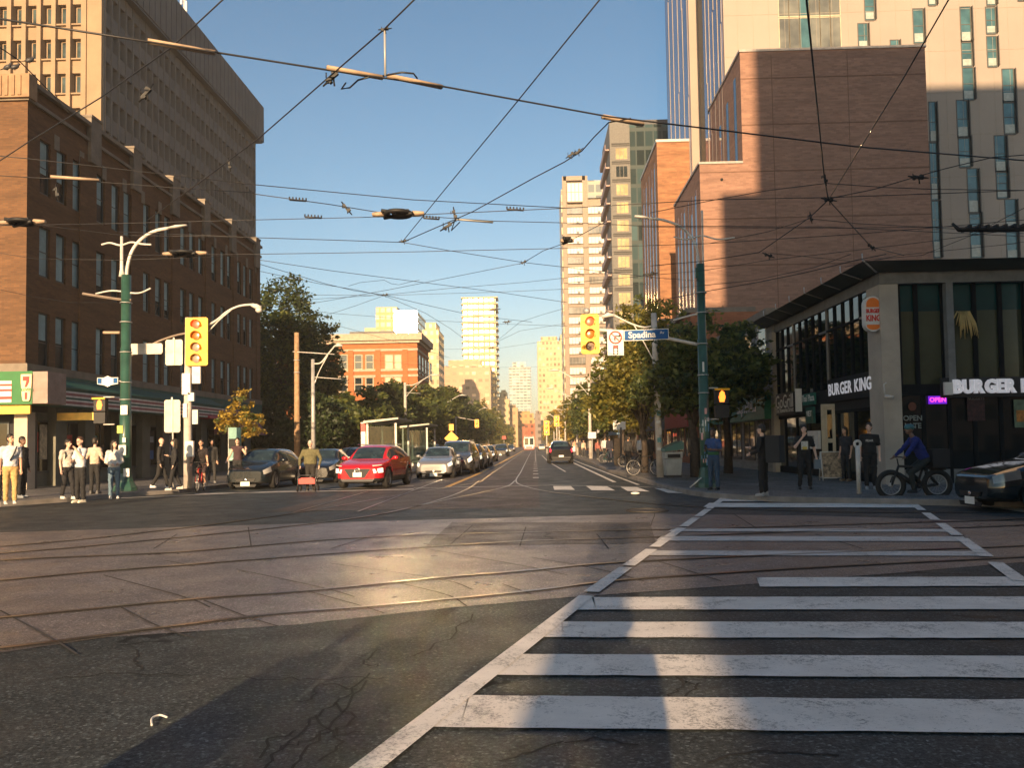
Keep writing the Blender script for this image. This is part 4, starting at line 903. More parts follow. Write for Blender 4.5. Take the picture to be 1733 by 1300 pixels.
# next door signs on the same facade
def xsign(name, label, u0, u1, v0, v1, mat, txt=None, tm=None, ts=.3, d=.12, sub=None):
    a, b = XU(u0, v0, xk-d), XU(u1, v1, xk-d); yy0, yy1 = min(a.y,b.y), max(a.y,b.y); cy = (yy0+yy1)/2; cz = (a.z+b.z)/2
    S = thing(name, label, 'sign', (xk-d, cy, cz)); m2 = MB(); hy = (yy1-yy0)/2; hz = abs(a.z-b.z)/2
    m2.bx(0, .1, -hy, hy, -hz, hz); m2.build('panel', mat, S)
    if txt: text_mesh('lettering', txt, tm, S, (-.008,0,hz*.15), ts, (R(90),0,R(-90)), .004, .004)
    if sub: text_mesh('lettering', sub, tm, S, (-.008,0,-hz*.6), ts*.35, (R(90),0,R(-90)), .003)
    return S
xsign('shop_sign', 'black GoGrill sign with pale lettering beside the grey pilaster', 1313, 1343, 668, 700, M['black'], 'GoGrill', M['white'], .78, .15, 'The Shawarma Street')
m2 = MB(); y = XU(1346, 680, xk-.3).y; m2.bx(xk-.3,xk-.05,y-.015,y+.015,2.6,3.5); tag(m2.build('sign_edge', M['white']), 'slim white blade sign standing out past the black GoGrill panel', 'sign')
xsign('shop_sign', 'small teal shop sign reading Thai Plaza in the dark facade', 1358, 1377, 668, 684, pm('teal_sign', (.01,.12,.09)), 'Thai Plaza', M['white'], .36, .06)
xsign('shop_sign', 'lower teal panel sign on the dark facade beside the doorway', 1363, 1376, 690, 716, pm('teal_sign2', (.015,.09,.07)), 'VIET', M['white'], .3, .06)
xsign('notice_board', 'white notice sheet fixed to the dark shopfront behind the walking woman', 1361, 1385, 730, 760, M['white'], 'MENU', M['dark_metal'], .25, .06)
y = XU(1312, 640, xk).y; m2 = MB(); m2.bx(xk-.1, xk+.3, y, y+.4, .1, 6.2); tag(m2.build('pilaster', conc), 'grey concrete pilaster at the far end of the restaurant', 'pilaster')
# open cream door on the pavement
a, b = U(1389, 684, yk+4.2), U(1425, 684, yk+4.2); D_ = thing('open_door', 'tall cream wooden door with two narrow panes standing open by the restaurant', 'door', (a.x, yk+4.2, .13))
zt_ = U(1405, 684, yk+4.2).z-.13; w_ = min(b.x, xk+.05)-a.x; m2 = MB()
cw = pm('door_cream', (.5,.43,.31), .6)
m2.bx(0,w_*.42,-.03,.03,0,zt_); m2.bx(w_*.78,w_,-.03,.03,0,zt_); m2.bx(w_*.42,w_*.78,-.03,.03,0,.5); m2.bx(w_*.42,w_*.78,-.03,.03,zt_-.2,zt_); m2.bx(w_*.42,w_*.78,-.03,.03,1.25,1.4); m2.bx(.06,.1,-.045,-.03,.1,zt_-.1); m2.bx(w_*.36,w_*.4,-.045,-.03,.1,zt_-.1); m2.build('frame', cw, D_)
m2 = MB(); m2.bx(w_*.42,w_*.78,-.01,.01,.5,1.25); m2.bx(w_*.42,w_*.78,-.01,.01,1.4,zt_-.2); m2.build('pane', M['shop_glass'], D_)
# A-frame board
p = G(1408, 806, .13); S = thing('sandwich_board', 'white A frame board with a food picture on the pavement by the open door', 'sign', (U(1407,800,28.0).x, 28.0, .13), R(-6))
for sgn in (-1, 1):
    m2 = MB(); q = [(-.33,sgn*.26,0),(.33,sgn*.26,0),(.33,sgn*.03,.95),(-.33,sgn*.03,.95)]
    m2.tube([q[0],q[3]], .022, 6); m2.tube([q[1],q[2]], .022, 6); m2.tube([q[2],q[3]], .022, 6); m2.tube([Vector(q[0])*.9+Vector(q[3])*.1, Vector(q[1])*.9+Vector(q[2])*.1], .018, 6); m2.build('frame', M['white_metal'], S)
    m2 = MB(); L = lambda t, x: Vector((x, sgn*(.26-.23*t), .95*t)); m2.quad(L(.12,-.3),L(.12,.3),L(.97,.3),L(.97,-.3)); m2.build('picture_panel', pm('food_picture%d' % sgn, (.3,.22,.14), .5, var=.9, scale=9), S)
# ================================================================== POLES AND SIGNALS
def wavy(b, span, z, amp=.12, n=9): return [b+Vector((span*(k/n-.5), 0, z+amp*math.cos(2*math.pi*(k/n-.5)*1.0)*.6)) for k in range(n+1)]
def green_pole(label, base, ztop, r0, r1, group):
    P = thing('traction_pole', label, 'pole', base, 0, group); h = ztop-base[2]
    m2 = MB(); m2.tube([(0,0,.35),(0,0,h*.35),(0,0,h*.35+.01),(0,0,h*.66),(0,0,h*.66+.01),(0,0,h)], [r0,r0,r0*.93,r0*.93,r1,r1], 16); m2.build('shaft', M['green_pole'], P)
    m2 = MB(); m2.tube([(0,0,0),(0,0,.12),(0,0,.3),(0,0,.55),(0,0,.6)], [r0*2.1,r0*2.0,r0*1.45,r0*1.15,r0*1.05], 10, smooth=False); m2.build('base_skirt', M['green_pole'], P)
    for t in (.42,.5,.64,.78,.87): m2 = MB(); m2.torus((0,0,h*t), (0,0,1), r0*1.0, .018, 16, 6); m2.build('pole_band', M['grey_metal'], P)
    return P, h
def arm(P, name, pts, r, mat, n=8): m2 = MB(); m2.tube(curve(pts, 6), r, n); return m2.build(name, mat, P, True)
# right green pole
bR = G(1195, 825, .13); yR = bR.y
PR, hR = green_pole('dark green pole right of the crosswalk carrying the blue street sign', tuple(bR), U(1188, 447, yR).z, .155, .125, 'green traction poles at the junction')
w_ = lambda u, v, y=yR: U(u, v, y)
arm(PR, 'lamp_arm', [w_(1184,470), w_(1182,440), w_(1176,412), w_(1155,386), w_(1125,373), w_(1098,369)], .04, M['white_metal'])
m2 = MB(); a, b = w_(1100,369), w_(1074,366); m2.tube([a,(a+b)/2,b], [.05,.1,.07], 8, flat=.5); m2.build('lamp_head', M['white_metal'], PR, True)
arm(PR, 'spike', [w_(1190,450), w_(1189,400), w_(1188,356)], .03, M['white_metal'])
arm(PR, 'span_bracket', [w_(1140,401), w_(1160,405), w_(1188,399), w_(1215,405), w_(1243,402)], .025, M['white_metal'])
m2 = MB(); a = w_(1179,462); m2.box(a, (.1,.12,.3)); m2.build('junction_box', M['green_pole'], PR, True)
rs = random.Random(6)
for k in range(17):
    z = rs.uniform(.75,2.35); q = rs.uniform(-1.0,.9)-math.pi/2; r_ = .16
    m2 = MB(); hw = rs.uniform(.03,.07); hh_ = rs.uniform(.03,.12); pts = []
    for s1, s2 in ((-1,-1),(1,-1),(1,1),(-1,1)): qq = q+s1*hw/r_; pts.append((r_*math.cos(qq), r_*math.sin(qq), z+s2*hh_))
    m2.poly(pts); m2.build('sticker', [M['white'], pm('sticker_blue%d' % k, (.15,.3,.45)), pm('sticker_pink%d' % k, (.55,.3,.28))][k % 3], PR)
m2 = MB(); m2.box((-.02,-.15,hR*.535), (.055,.02,.3)); m2.build('sticker', M['white'], PR)
m2 = MB(); m2.tube([(-.5,-.1,0),(-.18,-.25,.3)], .02, 5); m2.build('guy_wire_guard', M['white'], PR)
arm(PR, 'mast_arm', [w_(1180,583), w_(1131,573), w_(1060,562), w_(985,557)], .05, M['white_metal'])
arm(PR, 'upper_arm', [w_(1182,531), w_(1165,535), w_(1140,542)], .03, M['white_metal'])
def signal(label, top, bot, wd, n, lit, y, group, post=True):
    h = top.z-bot.z; c = (top+bot)/2
    S = thing('traffic_light', label, 'traffic light', (c.x, y, c.z), 0, group)
    m2 = MB(); bw = .05
    o = [(-wd/2+bw,h/2),(wd/2-bw,h/2),(wd/2,h/2-bw),(wd/2,-h/2+bw),(wd/2-bw,-h/2),(-wd/2+bw,-h/2),(-wd/2,-h/2+bw),(-wd/2,h/2-bw)]
    m2.prism([(x,-.03,z) for x,z in o], (0,.05,0)); m2.build('backboard', M['sign_yellow'], S)
    m2 = MB(); m2.bx(-wd*.27,wd*.27,.02,.24,-h*.45,h*.45); m2.build('housing', M['sign_yellow'], S)
    r = min(wd*.24, h/n*.36)
    for k in range(n):
        z = h*.5-h*(k+.62)/(n+.22)
        mat = M['red_lamp'] if k == lit else (M['amber_off'] if k == 1 else M['green_off'])
        m2 = MB(); m2.ell((0,-.035,z), (r,.03,r), nu=16, nv=8); m2.build('lens', mat, S)
        m2 = MB(); vs = []; n_ = 18
        for i in range(n_+1):
            q = math.pi*1.35*i/n_-math.pi*.175
            for yy_, rr_ in ((-.03,r*1.12),(-.2,r*1.08)): vs.append((rr_*math.cos(q), yy_, z+rr_*math.sin(q)))
        m2.add(vs, [(2*i,2*i+1,2*i+3,2*i+2) for i in range(n_)], smooth=True); m2.build('visor', M['sign_yellow'], S)
    return S
signal('yellow three lamp traffic light on the mast arm beside the blue street sign, red lit', w_(998,533), w_(998,600), .56, 3, 0, yR-.12, 'yellow traffic lights')
m2 = MB(); m2.ell(w_(993,526), (.1,.1,.1)); m2.tube([w_(993,530), w_(995,545)], .03, 6); m2.build('sensor_ball', M['grey_metal'], PR, True)
S = thing('no_turn_sign', 'white no right turn on red sign hanging between signal and street sign', 'sign', tuple((w_(1041,581))+Vector((0,-.12,0))))
m2 = MB(); a, b = w_(1027,560), w_(1055.5,602); hw, hz = (b.x-a.x)/2, (a.z-b.z)/2; m2.bx(-hw,hw,0,.02,-hz,hz); m2.build('plate', M['white'], S)
m2 = MB(); r = hw*.72; cz = hz*.42; m2.torus((0,-.008,cz), (0,1,0), r, .022, 28, 6, flat=.3); m2.box((0,-.014,cz), (.03,.006,r*2), rot=Matrix.Rotation(R(45),3,'Y').inverted()); m2.build('ban_ring', M['red'], S)
m2 = MB(); m2.bx(-.035,.0,-.01,-.004,cz-r*.6,cz+r*.1); m2.bx(-.035,.11,-.01,-.004,cz+r*.1,cz+r*.1+.035); m2.prism([(.1,-.01,cz+.0),(.19,-.01,cz+.05),(.1,-.01,cz+.1)], (0,.006,0)); m2.build('arrow', M['black'], S)
m2 = MB(); m2.bx(-.075,.075,-.008,-.002,-hz*.93,-hz*.2); m2.build('signal_pictogram', M['black'], S)
for k, mt in enumerate((M['red'], M['white'], M['white'])): m2 = MB(); m2.disc((0,-.011,-hz*(.33+.235*k)), (0,-1,0), .05, 16); m2.build('pictogram_lamp', mt, S)
a, b = w_(1055,558), w_(1131,577); S = thing('street_name_sign', 'blue street name sign reading Spadina Av on the mast arm', 'sign', ((a.x+b.x)/2, yR-.1, (a.z+b.z)/2)); hw = (b.x-a.x)/2; hz = .165
S.rotation_euler = (0, R(-1.2), 0)
m2 = MB(); m2.bx(-hw,hw,-.015,.015,-hz,hz); m2.build('border_plate', M['white'], S)
m2 = MB(); m2.bx(-hw+.02,hw-.02,-.02,-.016,-hz+.02,hz-.02); m2.build('blue_plate', M['blue_sign'], S)
text_mesh('lettering', 'Spadina', M['white'], S, (-.13,-.022,.0), .27, ext=.003, bold=.006, sx=1.0)
text_mesh('lettering', 'Av', M['white'], S, (.47,-.022,.05), .12, ext=.003)
def ped(P, label, pc, handed):
    S = thing('walk_signal', label, 'pedestrian signal', tuple(pc), 0, 'pedestrian signals'); s = -handed
    m2 = MB(); m2.bx(-.2,.2,0,.22,-.2,.24); m2.bx(-.2,.2,.0,.22,-.62,-.24); m2.build('housing', M['black'], S)
    m2 = MB(); m2.prism([(-.07,-.01,-.15),(.06,-.01,-.15),(.1,-.01,0),(.07,-.01,.14),(.0,-.01,.2),(-.06,-.01,.14),(-.1,-.01,0)], (0,.01,0)); m2.build('hand_symbol', M['hand_lamp'], S)
    for zz in (.28,-.66): m2 = MB(); m2.tube([(.1*s,.1,zz),(.48*s,.1,zz)], .025, 6); m2.build('bracket', M['white_metal'], S)
    m2 = MB(); m2.bx(-.22,.22,-.08,.0,.2,.26); m2.build('visor', M['sign_yellow'], S)
ped(PR, 'pedestrian signal with orange hand on the right green pole', w_(1222,672)+Vector((0,0,0)), 1)
# left green pole
bL = G(212, 831, .13); yL = bL.y
PL, hL = green_pole('green pole on the left corner with a curved white lamp arm', tuple(bL), U(208, 466, yL).z, .19, .16, 'green traction poles at the junction')
w_ = lambda u, v, y=yL: U(u, v, y)
arm(PL, 'lamp_arm', [w_(214,475), w_(216,450), w_(224,424), w_(240,404), w_(262,391), w_(285,386)], .06, M['white_metal'])
m2 = MB(); a, b = w_(282,386), w_(316,381); m2.tube([a,(a+b)/2,b], [.06,.12,.06], 8, flat=.5); m2.build('lamp_head', M['white_metal'], PL, True)
m2 = MB(); m2.tube([w_(207,468), w_(206,455), w_(206,400)], [.12,.06,.05], 8); m2.build('spike', M['white_metal'], PL, True)
arm(PL, 'span_bracket', [w_(172,414), w_(186,411), w_(204,415), w_(222,410), w_(240,413), w_(256,414)], .035, M['white_metal'])
arm(PL, 'feeder_arm', [w_(140,497), w_(170,502), w_(205,507), w_(222,508)], .05, M['wire_tan'])
arm(PL, 'feeder_arm', [w_(162,497), w_(190,492), w_(235,496), w_(255,488)], .03, M['white_metal'])
arm(PL, 'stub_arm', [w_(175,563), w_(190,563), w_(203,563)], .05, M['wood_bar'])
for (u, v, s, mt) in ((210,694,.16,'white'),(203,727,.13,'sign_yellow'),(207,762,.17,'white'),(214,800,.14,'white'),(210,745,.08,'white')):
    m2 = MB(); q = w_(u,v,yL-.22); m2.box(q, (s*1.5,.02,s*2)); m2.build('poster', M[mt] if mt != 'sign_yellow' else pm('poster_lime', (.5,.5,.1)), PL, True)
ped(PL, 'pedestrian signal with orange hand on the left green pole', U(168,686,yL-.1), -1)
a = w_(182,645,yL-.25); S = thing('district_sign', 'small white and blue shaped sign plate beside the left green pole', 'sign', tuple(a))
m2 = MB(); o = [(-.36,-.1),(-.12,-.14),(0,-.2),(.12,-.14),(.36,-.1),(.36,.12),(.12,.12),(0,.18),(-.12,.12),(-.36,.12)]; m2.prism([(x,0,z) for x,z in o],(0,.02,0)); m2.build('plate', M['white'], S)
m2 = MB(); m2.bx(-.34,-.2,-.006,0,-.08,.1); m2.bx(.2,.34,-.006,0,-.08,.1); m2.build('blue_end', M['blue_sign'], S); m2 = MB(); m2.tube([(.3,.02,0),(.55,.2,0)], .02, 5); m2.build('bracket', M['grey_metal'], S)
# left signal pole
bS = G(318, 827, .13); yS = bS.y; w_ = lambda u, v, y=yS: U(u, v, y)
PS = thing('signal_pole', 'grey signal pole on the left corner covered with boxes and bills', 'pole', tuple(bS))
m2 = MB(); m2.tube([bS, w_(318,700), w_(319,538)], [.15,.14,.11], 12); m2.build('shaft', M['concrete'], PS, True)
arm(PS, 'lamp_arm', [w_(320,560), w_(345,553), w_(365,543), w_(385,527), w_(405,518), w_(430,515)], .04, M['white_metal'])
arm(PS, 'brace', [w_(322,583), w_(348,565), w_(372,541), w_(392,524)], .025, M['white_metal'])
m2 = MB(); a, b = w_(425,516), w_(442,521); m2.tube([a,(a+b)/2,b],[.05,.1,.06],8); m2.ell(w_(438,525),(.12,.12,.1)); m2.build('lamp_head', M['white_metal'], PS, True)
arm(PS, 'mast_arm', [w_(316,564), w_(300,567), w_(270,577), w_(245,590), w_(222,602)], .04, M['wire_tan'])
signal('yellow four lamp traffic light on the left corner pole, red lit', w_(337,539), w_(337,620), .80, 4, 0, yS-.2, 'yellow traffic lights')
def backplate(name, label, u0, u1, v0, v1, y, post=None):
    a, b = U(u0, v0, y), U(u1, v1, y); c = (a+b)/2; S = thing(name, label, 'sign', (c.x, y, c.z)); hw, hz = (b.x-a.x)/2, (a.z-b.z)/2
    k = .05; o = [(-hw+k,hz),(hw-k,hz),(hw,hz-k),(hw,-hz+k),(hw-k,-hz),(-hw+k,-hz),(-hw,-hz+k),(-hw,hz-k)]
    m2 = MB(); m2.prism([(x,0,z) for x,z in o], (0,.02,0)); m2.build('plate', M['sign_back'], S)
    m2 = MB(); m2.bx(-.03,.03,-.03,0,-hz*.95,hz*1.15); m2.build('channel', M['white_metal'], S)
    if post: m2 = MB(); m2.tube([(0,.05,-hz),(0.03,.05,.13-c.z)], .03, 8); m2.build('post', M['white_metal'], S)
    return S
backplate('blank_sign', 'blank pale back of a square sign beside the four lamp signal', 280, 309, 575, 618, yS-.05)
backplate('blank_sign', 'blank back of a long street name sign on the left mast arm', 218, 275, 582, 599, yS-.1)
backplate('blank_sign', 'blank tall sign back on its own post behind the left corner', 278, 305, 677, 732, yS+.5, True)
for (u,v,s1,s2) in ((316,650,.3,.75),(324,672,.22,.3),(314,695,.14,.5),(331,706,.2,.5),(321,760,.3,.55),(333,635,.3,.6)):
    m2 = MB(); m2.box(w_(u,v,yS-.13), (s1,.12,s2)); m2.build('control_box', M['white'] if u < 325 else M['grey_metal'], PS, True)
# stop flag and information pillar
p = G(382, 820, .13); S = thing('transit_pillar', 'teal and white transit information pillar near the parked dark hatchback', 'sign', (p.x, p.y+1, .13))
zt_ = U(382,724,p.y+1).z-.13; m2 = MB(); m2.bx(-.24,.24,-.05,.05,.9,zt_); m2.build('panel', pm('teal_panel', (.14,.3,.27), .5), S)
m2 = MB(); m2.bx(-.23,.23,-.06,-.05,zt_-.85,zt_-.45); m2.build('dark_band', M['dark'], S); m2 = MB(); m2.bx(-.2,.2,-.06,-.05,1.0,zt_-1.3); m2.build('timetable', pm('timetable_print', (.3,.42,.4), var=.4, scale=8), S)
m2 = MB(); m2.tube([(-.25,0,0),(-.25,0,zt_)], .035, 6); m2.build('post', M['grey_metal'], S)
# poles further down
def lamp_pole(label, u, v0, Y, H, side, mat, r=.13, wires=True, arm_l=3.0, X=None):
    x = U(u, v0, Y).x if X is None else X
    P = thing('lamp_pole', label, 'lamp post', (x, Y, .13), 0, 'street lamp posts'); s = side
    m2 = MB(); m2.tube([(0,0,0),(0,0,H)], [r*1.15,r*.85], 10); m2.build('pole', mat, P)
    m2 = MB(); m2.tube(curve([(0,0,H-.25),(s*arm_l*.3,0,H-.22),(s*arm_l*.6,0,H+.25),(s*arm_l*.9,0,H+.75)],6), .045, 6); m2.tube(curve([(0,0,H-1.6),(s*arm_l*.25,0,H-.7),(s*arm_l*.6,0,H+.2)],6), .03, 6); m2.build('lamp_arm', M['white_metal'], P)
    m2 = MB(); m2.tube([(s*arm_l*.88,0,H+.72),(s*arm_l*1.02,0,H+.78),(s*arm_l*1.2,0,H+.72)], [.05,.11,.05], 8); m2.build('lamp_head', M['white_metal'], P)
    m2 = MB(); m2.tube([(0,0,H-1.0),(s*1.6,0,H-1.15)], .025, 5); m2.build('wire_bracket', M['white_metal'], P)
    return P
lamp_pole('pale lamp post just right of the wooden pole on the left', 530, 700, 46, U(530,612,46).z, 1, M['grey_metal'], .12, arm_l=1.4)
lamp_pole('tan lamp post beside the bus shelters on the left', 686, 700, 85, U(686,650,85).z, 1, M['concrete'], .16)
lamp_pole('tan lamp post by the yellow diamond sign', 746, 700, 118, U(746,680,118).z, 1, M['concrete'], .18)
lamp_pole('distant left lamp post in front of dark trees', 795, 720, 165, 8, 1, M['concrete'], .15)
lamp_pole('farthest left lamp post beyond the dark trees', 826, 730, 230, 8, 1, M['concrete'], .15)
for i, (u, Y) in enumerate(((998,74),(976,98),(956,136),(946,172),(937,215))):
    lamp_pole(('first and tallest white lamp post along the right kerb','second white lamp post along the right kerb','third white lamp post along the right kerb','fourth white lamp post along the right kerb','last white lamp post seen down the right kerb')[i], u, 700, Y, 7.2, -1, M['concrete'], .14)
p = U(503, 760, 47); P = thing('wooden_pole', 'tall brown wooden utility pole in front of the dark left tree', 'pole', (p.x, 47, .13)); H = U(503,567,47).z
m2 = MB(); m2.tube([(0,0,0),(0,0,H)], [.19,.14], 10); m2.build('shaft', M['wood_pole'], P)
for z in (H-2.3,H-1.6): m2 = MB(); m2.torus((0,0,z),(0,0,1),.17,.03,12,6); m2.build('collar', M['grey_metal'], P)
m2 = MB(); m2.tube([(-.2,-.1,H-1.1),(2.2,-.1,H-1.3)], .03, 6); m2.build('cross_arm', M['white_metal'], P)
p = G(1118, 808, .13); P = thing('sticker_pole', 'weathered grey lamp pole beside the litter bin with peeling stickers', 'lamp post', (p.x, p.y, .13), 0, 'street lamp posts'); y9 = p.y
m2 = MB(); zt_ = U(1112,530,y9).z-.13; m2.tube([(0,0,0),(-.12,0,zt_)], [.15,.11], 12); m2.build('shaft', M['concrete'], P)
m2 = MB(); a = U(1040,534,y9)-Vector(P.location); m2.tube(curve([(-.12,0,zt_-.5),(-.5,0,zt_-.55),(-1.0,0,zt_-.4),tuple(a)],6), .04, 6); m2.tube(curve([(-.1,0,zt_-2),(-.5,0,zt_-1.2),(-.9,0,zt_-.45)],4), .025, 6); m2.build('lamp_arm', M['white_metal'], P)
m2 = MB(); m2.tube([a, a+Vector((-.25,0,.03)), a+Vector((-.5,0,-.05))], [.05,.1,.06], 8); m2.build('lamp_head', M['white_metal'], P)
for k in range(8): m2 = MB(); m2.box((-.06+.02*(k%3),-.15,1.1+.35*k), (.15,.02,.1+.09*(k%3))); m2.build('sticker', [M['white'], pm('sticker_teal%d' % k, (.1,.25,.27)), M['grey_metal']][k%3], P)
# far junction signals and signs
for i, (u, v0, v1, Y) in enumerate(((925,712,737,112),(942,704,722,118))):
    S = signal(('first distant yellow signal head over the right kerb','second distant yellow signal head over the right kerb')[i], U(u,v0,Y), U(u,v1,Y), .75, 3, 5, Y, 'yellow traffic lights')
    m2 = MB(); m2.tube([(.0,.15,0),(.0,.15,-S.location.z+.13)], .09, 6); m2.build('post', M['concrete'], S)
S = signal('distant yellow signal head hanging against the left trees', U(807,710,118), U(807,724,118), .6, 3, 5, 118, 'yellow traffic lights')
m2 = MB(); m2.tube([(0,.1,.4),(-3,.1,1.0)], .05, 6); m2.tube([(-3,.1,1.0),(-3,.1,-S.location.z+.13)], .09, 6); m2.build('post', M['concrete'], S)
p = U(764, 742, 70); S = thing('warning_sign', 'yellow diamond warning sign with a tab above, left of the street', 'sign', tuple(p))
m2 = MB(); q = 12/1400*70*1.0; m2.prism([(0,0,-q),(q,0,0),(0,0,q),(-q,0,0)], (0,.02,0)); m2.build('diamond_plate', M['sign_yellow'], S)
m2 = MB(); m2.bx(-.2,.2,0,.02,q+.05,q+.6); m2.build('tab_plate', M['sign_yellow'], S); m2 = MB(); m2.tube([(0,.04,q+.5),(0,.04,-p.z+.13)], .03, 6); m2.build('post', M['grey_metal'], S)
for i, (u, v, Y, c, lb) in enumerate(((853,741,150,'red','small red round sign far down the left side'),(968,760,88,'white','small white sign by the right kerb in the distance'),(1002,737,73,'white','small box sign on the first right lamp post'),(1047,720,52,'white','white parking sign on a short post near the right tree'))):
    p = U(u, v, Y); S = thing('small_sign', lb, 'sign', tuple(p)); m2 = MB(); s = .35; m2.bx(-s,s,0,.02,-s*.8,s*.8); m2.build('plate', M[c], S); m2 = MB(); m2.tube([(0,.04,s*.7),(0,.04,-p.z+.13)], .035, 6); m2.build('post', M['grey_metal'], S)
# parking post, bin, timber post, bike rack clutter
p = G(1454, 836, .13); S = thing('bike_post', 'white ring topped bike post on the right pavement', 'bike post', tuple(p)); zt_ = U(1453,755,p.y).z-.13
m2 = MB(); m2.tube([(0,0,0),(0,0,zt_)], .055, 12); m2.build('post', M['white_metal'], S); m2 = MB(); m2.torus((0,0,zt_+.05),(0,1,0),.075,.035,18,8); m2.build('ring', M['white_metal'], S)
p = G(1137, 808, .13); S = thing('litter_bin', 'grey litter bin with a teal sloping hood under the right tree', 'bin', tuple(p), R(8))
m2 = MB(); m2.tube([(0,0,.08),(0,0,.72)], [.40,.47], 4, smooth=False); o = m2.build('body', pm('bin_grey', (.36,.37,.36), .5), S); o.rotation_euler = (0,0,R(45))
m2 = MB(); m2.tube([(0,0,.74),(0,0,.98)], [.48,.49], 4, smooth=False); o = m2.build('band', pm('bin_pale', (.42,.43,.42), .5), S); o.rotation_euler = (0,0,R(45))
m2 = MB(); m2.bx(-.25,.25,-.36,-.34,.76,.9); m2.build('slot', M['black'], S)
m2 = MB(); m2.prism([(-.38,-.4,1.0),(.38,-.4,1.08),(.38,-.4,1.36),(.3,-.4,1.4),(-.38,-.4,1.12)], (0,.8,0)); m2.build('hood', pm('bin_teal', (.09,.19,.17), .45), S)
m2 = MB(); m2.bx(-.3,.3,-.3,.3,0,.09); m2.build('foot', M['dark_metal'], S)
p = G(1046, 788, .13); S = thing('timber_post', 'pair of sunlit timber posts with a small sign by the right kerb', 'post', tuple(p)); m2 = MB(); m2.bx(-.22,.12,-.1,.1,0,1.65); m2.build('post', M['wood_pole'], S); m2 = MB(); m2.bx(.16,.26,-.05,.05,0,2.3); m2.build('post', M['dark_metal'], S)
m2 = MB(); m2.bx(-.05,.5,-.03,.0,2.2,2.75); m2.build('plate', M['white'], S)
# island with two shelters
m2 = MB(); m2.bx(-8.5,-6.55,36.5,66,0,.15); struct('boarding_island', m2, M['curb'])
def shelter(label, x, y, wd, ln, h):
    S = thing('bus_shelter', label, 'bus shelter', (x, y, .15), 0, 'streetcar stop shelters')
    m2 = MB(); m2.prism([(-.15,-.3,h),(wd*.9,-.3,h+.18),(wd*.9,-.3,h+.26),(-.15,-.3,h+.12)], (0,ln+.6,0)); m2.build('roof', pm('shelter_roof%d' % int(y), (.42,.4,.33), .5), S)
    for a, b in ((0,0),(wd*.8,0),(0,ln),(wd*.8,ln)): m2 = MB(); m2.bx(a-.05,a+.05,b-.05,b+.05,0,h); m2.build('post', M['white_metal'], S)
    m2 = MB(); m2.bx(.08,wd*.75,-.01,.01,.25,h-.15); m2.bx(.0,.02,.1,ln-.1,.25,h-.15); m2.bx(.08,wd*.75,ln-.01,ln+.01,.25,h-.15); m2.build('glass_panel', clearm('shelter_glass%d' % int(y)), S)
    m2 = MB(); m2.bx(.15,.5,.6,ln-.6,.4,.46); m2.build('bench', M['dark_metal'], S)
    return S
S1 = shelter('nearer streetcar shelter with a red and white end panel behind the red car', U(622,740,40.5).x, 40.5, 1.75, 4, 2.5)
m2 = MB(); m2.bx(-.3,-.08,-.12,-.04,.1,2.55); m2.build('end_panel', M['white'], S1); m2 = MB(); m2.bx(-.3,-.08,-.13,-.121,.4,.9); m2.bx(-.3,-.08,-.13,-.121,2.1,2.5); m2.build('red_mark', M['red'], S1)
shelter('farther streetcar shelter with cream posts behind the silver sedan', U(682,740,52).x, 52, 1.9, 4, 2.5)
# ================================================================== TREES
def crown_mesh(name, parent, blobs, n, size, mats, seed, clump=.5, gap=.35):
    # leaf sprays scattered through several lobes; sprays gather in clumps so sky shows between them
    r = np.random.default_rng(seed); V = []; Fc = []; MI = []; nb = len(blobs)
    vol = np.array([b[3]*b[4]*b[5] for b in blobs]); vol = vol/vol.sum()
    for bi, (cx, cy, cz, rx, ry, rz) in enumerate(blobs):
        nn = int(n*vol[bi]); nc = max(6, int(nn/26))
        d = r.normal(size=(nc,3)); d /= np.linalg.norm(d, axis=1)[:,None]; rad = r.uniform(gap, 1.05, nc)**.6
        cc = d*rad[:,None]*np.array([rx,ry,rz])+np.array([cx,cy,cz])
        cl = clump*r.uniform(.5,1.5,nc)*min(rx,rz)*.34
        for ci in range(nc):
            m_ = nn//nc; p = cc[ci]+r.normal(size=(m_,3))*cl[ci]*np.array([1,1,.65])
            a = r.normal(size=(m_,3)); a[:,2] *= .7; a /= np.linalg.norm(a,axis=1)[:,None]
            b = np.cross(a, r.normal(size=(m_,3))); b /= np.linalg.norm(b,axis=1)[:,None]
            s = size*r.uniform(.6,1.4,m_)[:,None]; mi = 1 if (len(mats) > 1 and r.random() < .3) else 0
            q = np.stack([p-a*s, p-b*s*.55+a*s*.1, p+a*s, p+b*s*.55+a*s*.1], 1)
            k = len(V)*4
            V.append(q.reshape(-1,3)); Fc.append(m_); MI += [mi]*m_
    V = np.concatenate(V); nf = len(V)//4
    me = bpy.data.meshes.new(name); me.vertices.add(len(V)); me.vertices.foreach_set('co', V.ravel())
    me.loops.add(nf*4); me.loops.foreach_set('vertex_index', np.arange(nf*4, dtype=np.int32)); me.polygons.add(nf)
    me.polygons.foreach_set('loop_start', np.arange(0, nf*4, 4, dtype=np.int32)); me.polygons.foreach_set('loop_total', np.full(nf, 4, dtype=np.int32))
    for m_ in mats: me.materials.append(m_)
    me.polygons.foreach_set('material_index', np.array(MI[:nf], dtype=np.int32)); me.update(); me.validate()
    o = bpy.data.objects.new(name, me); COL.objects.link(o); o.parent = parent; return o
